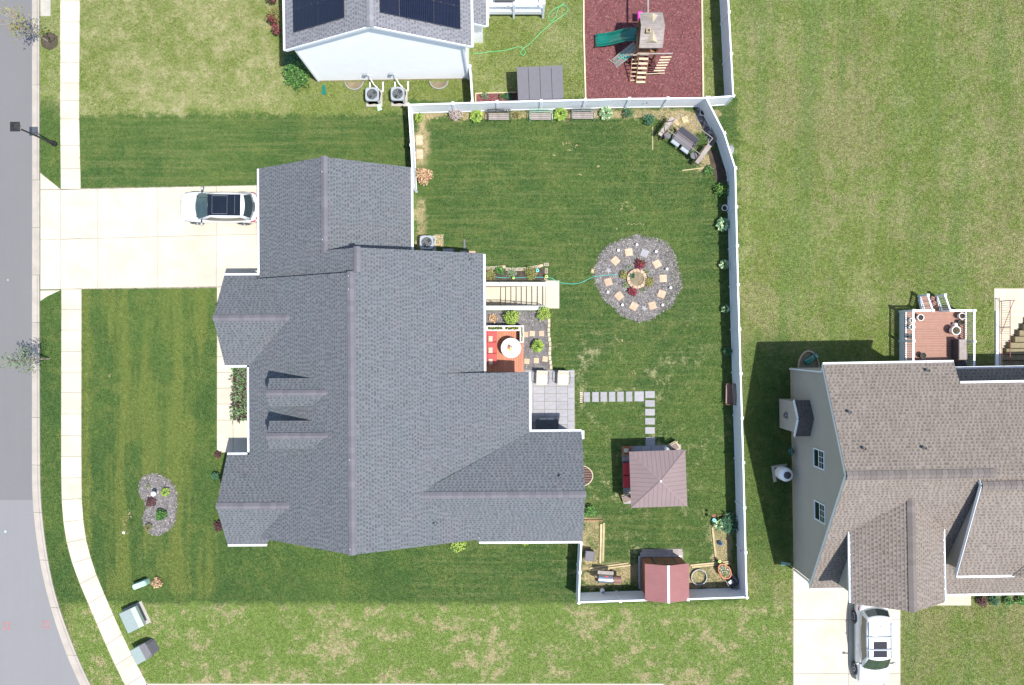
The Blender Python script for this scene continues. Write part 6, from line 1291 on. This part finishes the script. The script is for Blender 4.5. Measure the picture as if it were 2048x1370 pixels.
for k in range(3): T.part('slat', MB().bbox(-.32, -.30-.07*k, .30+.02*k, .34, -.25-.07*k, .33+.02*k, .006), M['wood_grey'])
T.part('tray', MB().bbox(-.28, .02, .30, -.02, .26, .36, .01), M['grey_metal'])
for s in (-1, 1): T.part('leg', MB().bar((s*.28, -.2, 0), (s*.28, .2, .25), .03, .03), M['dark'])
for px_, py_, lb, mt_ in ((1441, 1087, 'blue-grey glazed figurine in the strip bed by the east fence', 'bluegrey'), (1205, 1182, 'pale figurine in the fence shade below the smoker', 'white')):
    T = Thing('garden_figurine', lb, 'figurine', (*G(px_, py_, .2), 0)); T.part('body', MB().lathe([(.12, 0), (.15, .1), (.13, .25), (.07, .36)], n=14), M[mt_], smooth=True); T.part('head', MB().blob((0, 0, .42), (.075, .075, .08), 10, 7), M[mt_], smooth=True); T.part('hat', MB().lathe([(.08, .45), (.02, .58)], n=10), M['bluegrey']); T.part('base', MB().cyl(0, 0, 0, .03, .17, n=14), M['slate'])
T = Thing('wall_flower', 'small magenta and purple ornament hung on the east fence', 'ornament', (*G(1482.5, 1101, 1.35), 1.35)); 
for k in range(6): T.part('petal', MB().blob((0-.03, .055*math.cos(k*1.047), .055*math.sin(k*1.047)), (.015, .035, .035), 6, 4), M['magenta'])
single('bird_ornament', MB().blob((0, 0, 0), (.05, .03, .09), 8, 6), M['brownm'], 'small brown ornament hanging on the north fence right of the variegated hosta', 'ornament', (*G(1294, 206, 1.3), 1.3))
# ---------------------------------------------------------------- front globe, corner utility bits
T = Thing('gazing_globe', 'white globe on a stand in the kidney-shaped front bed', 'garden globe', (*G(306, 988, .6), 0)); T.part('globe', MB().blob((0, 0, .55), (.155, .155, .155), 16, 10), M['white'], smooth=True); T.part('stand', MB().lathe([(.12, 0), (.05, .1), (.05, .35), (.09, .42)], n=12), M['conc_new'])
single('sprinkler_cap', MB().cyl(0, 0, 0, .06, .07, n=12), M['white'], 'small white valve cap on the front lawn left of the kidney bed', 'valve cap', (*G(248, 1065), 0))
# ---------------------------------------------------------------- neighbour's storage shed
T = Thing('storage_shed', 'grey resin storage shed with a flat panelled lid behind the north fence', 'shed', (*G(1080.5, 166, 1.9), 0), R(2.4)); 
T.part('body', MB().bbox(-1.28, -.98, 0, 1.28, .92, 1.80, .03), M['resin'])
for k in range(4): T.part('roof_panel', MB().loft([[(-1.36+k*.68+.006, -.93, 1.80), (-.68+k*.68-.006, -.93, 1.80), (-.68+k*.68-.006, .96, 1.93), (-1.36+k*.68+.006, .96, 1.93)], [(-1.36+k*.68+.012, -.93, 1.86), (-.68+k*.68-.012, -.93, 1.86), (-.68+k*.68-.012, .96, 1.99), (-1.36+k*.68+.012, .96, 1.99)]], True), M['resin'])
x, y = G(1080.5, 166); exc([(T.o.location.x-1.25, T.o.location.y-.95), (T.o.location.x+1.25, T.o.location.y-.95), (T.o.location.x+1.25, T.o.location.y+.9), (T.o.location.x-1.25, T.o.location.y+.9)])
# ---------------------------------------------------------------- white deck of the white house
T = Thing('white_deck', 'white railed deck at the top edge, beside the white house', 'deck', (.3, 20.0, 0), world=True); a, b = G(975, 0, 1.0)[0], G(1087, 0, 1.0)[0]; yy = 20.0
T.part('floor', MB().box(a, yy, .85, b, 30, 1.0), M['white_trim']); T.part('skirt', MB().box(a, yy-.04, .55, b, yy-.005, .98), M['white_trim']); T.part('top_rail', MB().bbox(a, yy-.05, 1.92, b+.05, yy+.06, 1.98, .01), M['white_vinyl']); T.part('bottom_rail', MB().bbox(a, yy-.02, 1.08, b, yy+.03, 1.14, .01), M['white_vinyl'])
bl = MB()
for k in range(1, 34): x = a+(b-a)*k/34; bl.box(x-.018, yy-.015, 1.14, x+.018, yy+.02, 1.92)
T.part('baluster', bl, M['white_vinyl'], kind='stuff')
for x in (a+.05, (a+b)/2-.1, b): T.part('post', MB().bbox(x-.06, yy-.07, 0, x+.06, yy+.07, 2.10, .01), M['white_vinyl'])
T.part('side_rail', MB().bbox(b-.03, yy, 1.92, b+.06, 30, 1.98, .01), M['white_vinyl'])
for s, mt_ in ((0, 'dark'),): single('deck_furniture', MB().bbox(-.6, -.3, 0, .6, .3, .5, .04).bbox(-.6, .2, .5, .6, .32, .8, .03), M[mt_], 'dark outdoor seat behind the white deck railing', 'seat', (*G(1010, -4, 1.3), 1.0))
# ---------------------------------------------------------------- playset
T = Thing('playset', 'wooden play tower with pitched roof, green slide and ladder on the red mulch', 'playset', (8.05, 18.06, 0), world=True, rz=0); x0_, x1_, yr_ = 7.36, 8.72, 18.08
for s in (1, -1):
    for k in range(6):
        f0, f1 = k/6, (k+1)/6; ya_, yb2 = yr_+s*1.03*f0, yr_+s*1.03*f1; za_, zb_ = 3.60-.72*f0, 3.60-.72*f1
        T.part('roof_board', MB().loft([[(x0_, ya_, za_-.02), (x1_, ya_, za_-.02), (x1_, yb2, zb_-.02), (x0_, yb2, zb_-.02)], [(x0_, ya_+s*.004, za_+.008), (x1_, ya_+s*.004, za_+.008), (x1_, yb2-s*.004, zb_+.014), (x0_, yb2-s*.004, zb_+.014)]], True), M['wood_grey'])
    T.part('roof_dormer', MB().loft([[(7.70, yr_+s*.80, 3.06), (8.42, yr_+s*.80, 3.06), (8.06, yr_+s*.78, 3.40)], [(8.05, yr_+s*.25, 3.44), (8.07, yr_+s*.25, 3.44), (8.06, yr_+s*.26, 3.45)]], True), M['cream_stone'])
ck = MB()
for q in ((7.66, 17.68, 7.90, 17.72), (7.66, 17.88, 7.90, 17.92), (7.66, 17.72, 7.70, 17.88), (7.86, 17.72, 7.90, 17.88)): ck.box(q[0], q[1], 3.25, q[2], q[3], 3.62)
T.part('chimney_box', ck, M['timber'])
for x in (7.45, 8.62):
    for y in (17.35, 18.8): T.part('post', MB().box(x-.05, y-.05, 0, x+.05, y+.05, 2.9), M['wood_brown'])
T.part('platform', MB().box(7.40, 17.3, 1.42, 8.67, 18.85, 1.50), M['wood_brown'])
for x in (7.40, 8.66): T.part('wall_panel', MB().box(x-.02, 17.4, 1.55, x+.02, 18.0 if x < 8 else 18.75, 2.2), M['wood_brown'])
T.part('rail', MB().box(7.4, 18.82, 1.6, 8.66, 18.86, 2.15), M['wood_brown'])
# slide: a trough sweeping down to the left
sld = MB(); rg = []
for k in range(15):
    f = k/14; x = 7.45-2.35*f; y = 18.32+.30*f-.18*f*f; z = 1.50-1.32*f+.13*math.sin(f*math.pi*2.2) if f < .93 else .20; hwd = .37
    rg.append([(x, y-hwd-.03, z+.16), (x, y-hwd, z+.20), (x, y-hwd+.05, z+.15), (x, y-hwd+.10, z+.02), (x, y, z-.02), (x, y+hwd-.10, z+.02), (x, y+hwd-.05, z+.15), (x, y+hwd, z+.20), (x, y+hwd+.03, z+.16), (x, y+hwd-.04, z-.04), (x, y, z-.07), (x, y-hwd+.04, z-.04)])
sld.loft(rg, True); T.part('slide', sld, M['green_slide'], smooth=True)
# climbing ramp with holds
def rp(u, v, o=0): a = Vector((7.42, 17.72, 1.38)); d = Vector((6.28, 17.15, .06))-a; n = Vector((-d.y, d.x, 0)).normalized(); p = a+d*u+n*v; return (p.x-.0, p.y, p.z+o)
for k in range(4): T.part('ramp_board', MB().loft([[rp(0, -.32+k*.16+.006, -.03), rp(1, -.32+k*.16+.006, -.03), rp(1, -.16+k*.16-.006, -.03), rp(0, -.16+k*.16-.006, -.03)], [rp(0, -.32+k*.16+.006), rp(1, -.32+k*.16+.006), rp(1, -.16+k*.16-.006), rp(0, -.16+k*.16-.006)]], True), M['wood_grey'])
for k in range(13): p = rp(.12+.8*random.random(), random.uniform(-.22, .24), .02); T.part('climbing_hold', MB().blob(p, (.065, .05, .035), 7, 5, jit=.2), M['hose_t'])
T.part('climbing_rope', MB().tube([rp(.05, 0, .1), rp(.5, .02, .08), rp(1.0, .03, .06), (6.1, 17.3, .06), (5.95, 17.42, .05)], .015, 5), M['mint'])
for k in range(7):
    f = k/6; y = 17.22-1.25*f; z = 1.42-1.27*f; T.part('ladder_step', MB().bbox(7.62, y-.06, z, 8.16, y+.07, z+.035, .005), M['wood_cream'])
for x in (7.60, 8.18): T.part('ladder_stringer', MB().bar((x, 17.28, 1.42), (x, 15.9, .05), .04, .10), M['wood_brown'])
for k in range(7): f = k/6; y = 17.20-1.1*f; T.part('side_rung', MB().bar((7.22, y, 1.2*(1-f)+.1), (7.56, y, 1.3*(1-f)+.1), .05, .03), M['wood_cream'])
T.part('side_stringer', MB().bar((7.22, 17.25, 1.25), (7.24, 15.95, .05), .04, .06), M['wood_brown'])
T.part('front_beam', MB().bar((7.34, 16.95, 2.2), (9.45, 16.98, 2.2), .06, .09), M['wood_grey'])
for k in range(6): f = k/5; T.part('slanted_slat', MB().bar((8.78-.20*f, 16.85-.42*f, 1.95-1.1*f), (9.42-.20*f, 16.87-.42*f, 1.95-1.1*f), .07, .03), M['wood_cream'])
for q in ((7.45, 17.0), (8.5, 17.0)): T.part('lower_post', MB().box(q[0]-.04, q[1]-.04, 0, q[0]+.04, q[1]+.04, 2.2), M['wood_brown'])
T.part('lower_rail', MB().bar((8.2, 16.35, .5), (9.3, 16.40, .5), .04, .06), M['wood_cream']); T.part('swing_beam', MB().bar((7.93, 19.0, 2.55), (7.93, 22.5, 2.55), .09, .14), M['wood_grey'])
for yy in (19.6, 20.1): T.part('swing_chain', MB().tube([(7.90, yy, 2.5), (7.80, yy, .8)], .012, 4), M['mint'])
T.part('swing_seat', MB().bbox(7.62, 19.62, .60, 7.92, 20.1, .72, .04), M['magenta'])
# ---------------------------------------------------------------- taupe house: deck, tank, patio
fz = .72; T = Thing('brown_deck', 'brown composite deck with white railings and pots behind the taupe house', 'deck', (25.6, .2, 0), world=True); a, b = 23.82, 27.44; y0_, y1_ = -1.6, 1.90; nb_ = 24; h_ = (y1_-y0_)/nb_
T.part('frame', MB().box(a, y0_, 0, b, y1_, fz-.035), M['white_trim'])
for k in range(nb_): T.part('board', MB().bbox(a-.02, y0_+k*h_+.004, fz-.03, b+.02, y0_+(k+1)*h_-.004, fz, .004), M['deck_brown'])
exc([(a, y0_), (b, y0_), (b, y1_), (a, y1_)]); exc([(24.95, 1.9), (26.1, 1.9), (26.1, 2.9), (24.95, 2.9)])
def rail(p, q, n, z0=fz, z1=None, par=None):
    z1 = z0 if z1 is None else z1; p_, q_ = Vector((*p, z0)), Vector((*q, z1))
    T.part('top_rail', MB().bar(p_+Vector((0, 0, 1.0)), q_+Vector((0, 0, 1.0)), .10, .045), M['white_trim']); T.part('bottom_rail', MB().bar(p_+Vector((0, 0, .12)), q_+Vector((0, 0, .12)), .06, .05), M['white_trim'])
    mb = MB()
    for k in range(1, n): c = p_.lerp(q_, k/n); mb.box(c.x-.017, c.y-.017, c.z+.14, c.x+.017, c.y+.017, c.z+.98)
    T.part('baluster', mb, M['white_trim'], kind='stuff')
def dpost(x, y, z=fz): T.part('post', MB().bbox(x-.06, y-.06, 0, x+.06, y+.06, z+1.05, .01).bbox(x-.08, y-.08, z+1.05, x+.08, y+.08, z+1.09, .012), M['white_trim'])
rail((a, y0_), (a, y1_), 26); rail((b, y0_), (b, y1_), 26); rail((a, y1_), (24.98, y1_), 9); rail((26.02, y1_), (b, y1_), 11); rail((24.98, y1_), (24.98, 2.85), 7, fz, .12); rail((26.02, y1_), (26.02, 2.85), 7, fz, .12)
for q in ((a, y1_), (b, y1_), (a, .1), (b, .05), (24.98, y1_), (26.02, y1_)): dpost(*q)
for q in ((24.98, 2.85), (26.02, 2.85)): dpost(*q, .12)
for k in range(3): T.part('stair_tread', MB().bbox(25.0, y1_+.02+k*.31, fz-.18*(k+1)-.04, 26.0, y1_+.31+k*.31, fz-.18*(k+1), .008), M['deck_brown'])
for x in (24.96, 26.0): T.part('stair_skirt', MB().bar((x+.02, y1_, fz-.25), (x+.02, 2.88, .02), .03, .25), M['white_trim'])
def pot(px, py, r, lb, white=True, z=fz, plantp='l_wine', h=.42):
    x, y = G(px, py, z+h); T = Thing('flower_pot', lb, 'flower pot', (x, y, z), group='pots on the brown deck'); m = 'white' if white else 'dark'
    T.part('pot', MB().lathe([(r*.7, 0), (r, h), (r*.86, h), (r*.8, h-.08)], n=20, cap=False), M[m]); T.part('soil', MB().cyl(0, 0, .02, h-.07, r*.78, n=16), M['soil'])
    obj('foliage', hosta_me(r*.9, 14, M[plantp], h=h*1.05), T.o); return T
pot(1842, 635, .20, 'white-rimmed pot with a brown plant at the upper left of the brown deck'); pot(1825.5, 641, .17, 'white-rimmed pot behind the left railing, upper one', plantp='l_tan'); pot(1825, 654, .17, 'white-rimmed pot behind the left railing, lower one', plantp='l_olive')
pot(1925, 632, .20, 'white-rimmed pot in the upper right corner of the brown deck', plantp='l_wine'); pot(1913, 661, .27, 'large cream-rimmed pot with a green plant on the right of the brown deck', plantp='l_olive', h=.6); pot(1823, 673, .15, 'dark pot half hidden by the middle left railing post', False, plantp='l_dark')
pot(1847, 711, .18, 'black pot near the lower left corner of the brown deck', False, plantp='l_dark', h=.35); pot(1922, 645, .15, 'dark green plant pot below the upper right pot', False, plantp='l_dark', h=.3)
single('watering_jug', MB().lathe([(.09, 0), (.12, .1), (.10, .3), (.05, .36)], n=12), M['white'], 'small white jug above the large cream-rimmed pot', 'jug', (*G(1911, 649, .95), fz))
T = Thing('grill_station', 'long grey-brown covered grill on the right side of the brown deck', 'grill', (*G(1922, 700, 1.4), fz)); T.part('cabinet', MB().bbox(-.20, -.55, 0, .22, .62, .80, .02), M['dark']); T.part('lid', MB().bbox(-.22, -.58, .80, .24, .64, .88, .03), M['wood_grey']); T.part('side_shelf', MB().bbox(.24, -.6, .60, .42, -.1, .66, .01), M['dark'])
single('deck_chair', MB().bbox(-.3, -.25, .3, .3, .3, .4, .03).bbox(-.3, -.3, 0, -.24, .3, .3, .01).bbox(.24, -.3, 0, .3, .3, .3, .01), M['grille'], 'dark chair at the house end of the brown deck', 'chair', (*G(1924, 733, 1.1), fz), .2)
bx0, by0 = G(1565, 947, .3); T = Thing('propane_tank', 'white upright gas tank with a black lid beside the taupe house', 'tank', (*G(1563, 945, .2), 0)); T.part('shell', MB().lathe([(.30, .05), (.40, .15), (.42, .3), (.42, .95), (.40, 1.08), (.30, 1.20), (.12, 1.25)], n=28), M['white'], smooth=True); T.part('lid', MB().lathe([(.21, 1.19), (.22, 1.28), (.18, 1.36), (.08, 1.40)], n=20), M['dark'], smooth=True)
T = Thing('paver_pad', 'frame of grey blocks round the foot of the white gas tank', 'paver pad', (*G(1561, 945), 0), R(8))
for k in range(4): T.part('block', MB().bbox(-.52, -.50+k*.25, 0, -.34, -.26+k*.25, .12, .01), M['conc_new'])
for k in range(3): T.part('block', MB().bbox(-.33+k*.26, .36, 0, -.08+k*.26, .50, .12, .01), M['conc_new'])
T = Thing('hose_reel', 'coiled dark green hose hung on the taupe house wall above the tank', 'hose reel', (16.95, G(0, 902, .6)[1], .75)); co = MB()
for k in range(6): r = .20+.022*k; co.tube([(-.02-.03*(k % 3), r*math.cos(t), r*math.sin(t)) for t in np.linspace(0, 6.283, 18)], .016, 5)
T.part('coil', co, M['green_slide']); T.part('hanger', MB().bbox(-.05, -.1, -.1, .12, .1, .1, .02), M['dark'])
# sunken patio stairs at the right edge
HX0, HY0, HX1, HY1 = HO[1]; ns = 10; sd = struct('patio_slab', MB().box(*G(1988, 622), -.03, *G(2150, 577), .035), M['conc']); exc(rectp(1987, 576, 2150, 760))
ss = Thing('garden_steps', 'wide pale steps going down behind the taupe house, at the right edge', 'stairs', ((HX0+HX1)/2, HY1, 0), world=True); dy = (HY1-HY0)/(ns+2)
for k in range(ns): ss.part('step', MB().box(HX0, HY1-(k+1)*dy, -2.6, HX1, HY1-k*dy, -.12*(k+1)+.03), M['conc'])
ss.part('lower_landing', MB().box(HX0, HY0-.5, -2.6, HX1, HY1-ns*dy, -.12*(ns+1)+.03), M['conc_new'])
tw = Thing('stepped_block_wall', 'tan block retaining wall stepping down beside the wide steps', 'retaining wall', (HX1, HY0, 0), world=True)  # tiers follow a stepped shadow's diagonal; its shade is in the block colour
for k in range(9):
    yy = 745-k*12.2; zt3 = .02+.0*k; xx = G(1997+k*6.3, 0, -.3)[0]
    tw.part('block_course', MB().bbox(xx, G(0, yy, -.3)[1], -2.4, HX1, G(0, yy-11.0, -.3)[1], -.12*(9-k)+.28, .02), M['block'])
    for j in range(0): pass
sw3 = Thing('side_curb_wall', 'low pale wall on the left side of the wide steps', 'wall', (HX0, HY0, 0), world=True); sw3.part('wall_body', MB().box(HX0-.46, HY0-.3, -2.4, HX0, HY1, .035), M['conc']); sw3.part('cap', MB().bbox(HX0-.44, HY0-.3, .035, HX0-.25, HY1, .10, .01), M['white_trim'])
T = Thing('rusty_railing', 'thin rust-red railing along the left side of the wide steps', 'railing', (HX0-.1, HY0, 0), world=True); xx = HX0-.12; y1_ = HY1+.6; y0_ = HY0
T.part('top_rail', MB().tube([(xx, y0_, 1.0), (xx, y1_, 1.0)], .022, 6), M['rust']); T.part('bottom_rail', MB().tube([(xx, y0_, .15), (xx, y1_, .15)], .018, 6), M['rust']); T.part('brace', MB().tube([(xx+.25, y1_, .95), (xx, y1_-2.0, .1)], .02, 6), M['rust'])
for k in range(4): y = y0_+(y1_-y0_)*k/3; T.part('post', MB().tube([(xx, y, 0), (xx, y, 1.02)], .022, 6), M['rust'])
bl = MB()
for k in range(1, 34): y = y0_+(y1_-y0_)*k/34; bl.tube([(xx, y, .15), (xx, y, 1.0)], .008, 4)
T.part('baluster', bl, M['rust'], kind='stuff'); T.part('end_rail', MB().tube([(xx, y1_, 1.0), (xx+.30, y1_, 1.0)], .02, 6), M['rust'])
cmb = MB()
for cx, cy, w_, h_, n_ in ((1132, 288, 9, 3, 9), (1150, 292, 3, 4, 6), (1139, 300, 8, 1.5, 8), (1195, 333, 6, 1, 8), (1158, 349, 3, 1, 5), (1106, 312, 3, 2, 5), (1270, 448, 18, 1.5, 16), (1232, 457, 2, 2, 5), (1250, 418, 20, 4, 12), (1246, 410, 8, 8, 12), (250, 1050, 6, 18, 30), (258, 1030, 4, 10, 14), (218, 752, 3, 3, 6), (1262, 745, 8, 3, 9), (1240, 680, 5, 3, 6)):
    for k in range(n_):
        x, y = G(cx+random.uniform(-w_, w_), cy+random.uniform(-h_, h_)+math.sin(k)*.8); leafblade(cmb, (x, y, .045), random.uniform(-.5, .5), random.uniform(.06, .14), .012, .01, random.choice((0, 1)), droop=.05)
struct('dry_clippings', cmb, [M['l_tan'][2], M['l_tan'][0]], 'stuff')
# ---------------------------------------------------------------- grass blades (one tuft mesh set out over every lawn)
gx, gy = np.meshgrid(np.arange(-34.5, 36.5, .122), np.arange(-24.0, 24.0, .122)); q = np.c_[gx.ravel(), gy.ravel()]; q = q+rng.uniform(-.06, .06, q.shape); keep = np.ones(len(q), bool)
for e in EXC:
    P = np.array(e); lo, hi = P.min(0), P.max(0); c = keep & (q[:, 0] > lo[0]) & (q[:, 0] < hi[0]) & (q[:, 1] > lo[1]) & (q[:, 1] < hi[1]); ix = np.nonzero(c)[0]
    if len(ix): keep[ix[inpoly(q[ix], e)]] = False
q = q[keep]; me = bpy.data.meshes.new('grass'); me.vertices.add(len(q)); me.vertices.foreach_set('co', np.c_[q, np.zeros(len(q))].astype(np.float32).ravel()); me.update()
tm = MB()
for i in range(12):
    a = random.uniform(0, 6.28); r = .092*math.sqrt(random.random()); x, y = r*math.cos(a), r*math.sin(a); d = random.uniform(0, 6.28); L = random.uniform(.03, .065); h = random.uniform(.022, .045); w = .007
    nx, ny = -math.sin(d)*w, math.cos(d)*w; tm.add([(x-nx, y-ny, 0), (x+nx, y+ny, 0), (x+math.cos(d)*L*.5+nx, y+math.sin(d)*L*.5+ny, h*.8), (x+math.cos(d)*L*.5-nx, y+math.sin(d)*L*.5-ny, h*.8), (x+math.cos(d)*L, y+math.sin(d)*L, h)], [(0, 1, 2, 3), (3, 2, 4)])
tme = mesh('grass_tuft', tm, M['blade']); tuft = bpy.data.objects.new('grass_tuft', tme)
g = obj('grass', me, kind='stuff'); me.materials.append(M['blade'])
ng = bpy.data.node_groups.new('grass_setting', 'GeometryNodeTree'); ng.interface.new_socket('Geometry', in_out='INPUT', socket_type='NodeSocketGeometry'); ng.interface.new_socket('Geometry', in_out='OUTPUT', socket_type='NodeSocketGeometry')
gi = ng.nodes.new('NodeGroupInput'); go = ng.nodes.new('NodeGroupOutput'); ip = ng.nodes.new('GeometryNodeInstanceOnPoints'); oi = ng.nodes.new('GeometryNodeObjectInfo'); oi.inputs[0].default_value = tuft; oi.inputs['As Instance'].default_value = True
rv = ng.nodes.new('FunctionNodeRandomValue'); rv.data_type = 'FLOAT_VECTOR'; rv.inputs[0].default_value = (-.12, -.12, 0); rv.inputs[1].default_value = (.12, .12, 6.283); rs = ng.nodes.new('FunctionNodeRandomValue'); rs.data_type = 'FLOAT'; rs.inputs[2].default_value = .85; rs.inputs[3].default_value = 1.2
m2p = ng.nodes.new('GeometryNodeMeshToPoints'); ng.links.new(gi.outputs[0], m2p.inputs[0]); ng.links.new(m2p.outputs[0], ip.inputs['Points']); ng.links.new(oi.outputs['Geometry'], ip.inputs['Instance']); ng.links.new(rv.outputs[0], ip.inputs['Rotation']); ng.links.new(rs.outputs[1], ip.inputs['Scale']); ng.links.new(ip.outputs[0], go.inputs[0])
g.modifiers.new('grass', 'NODES').node_group = ng
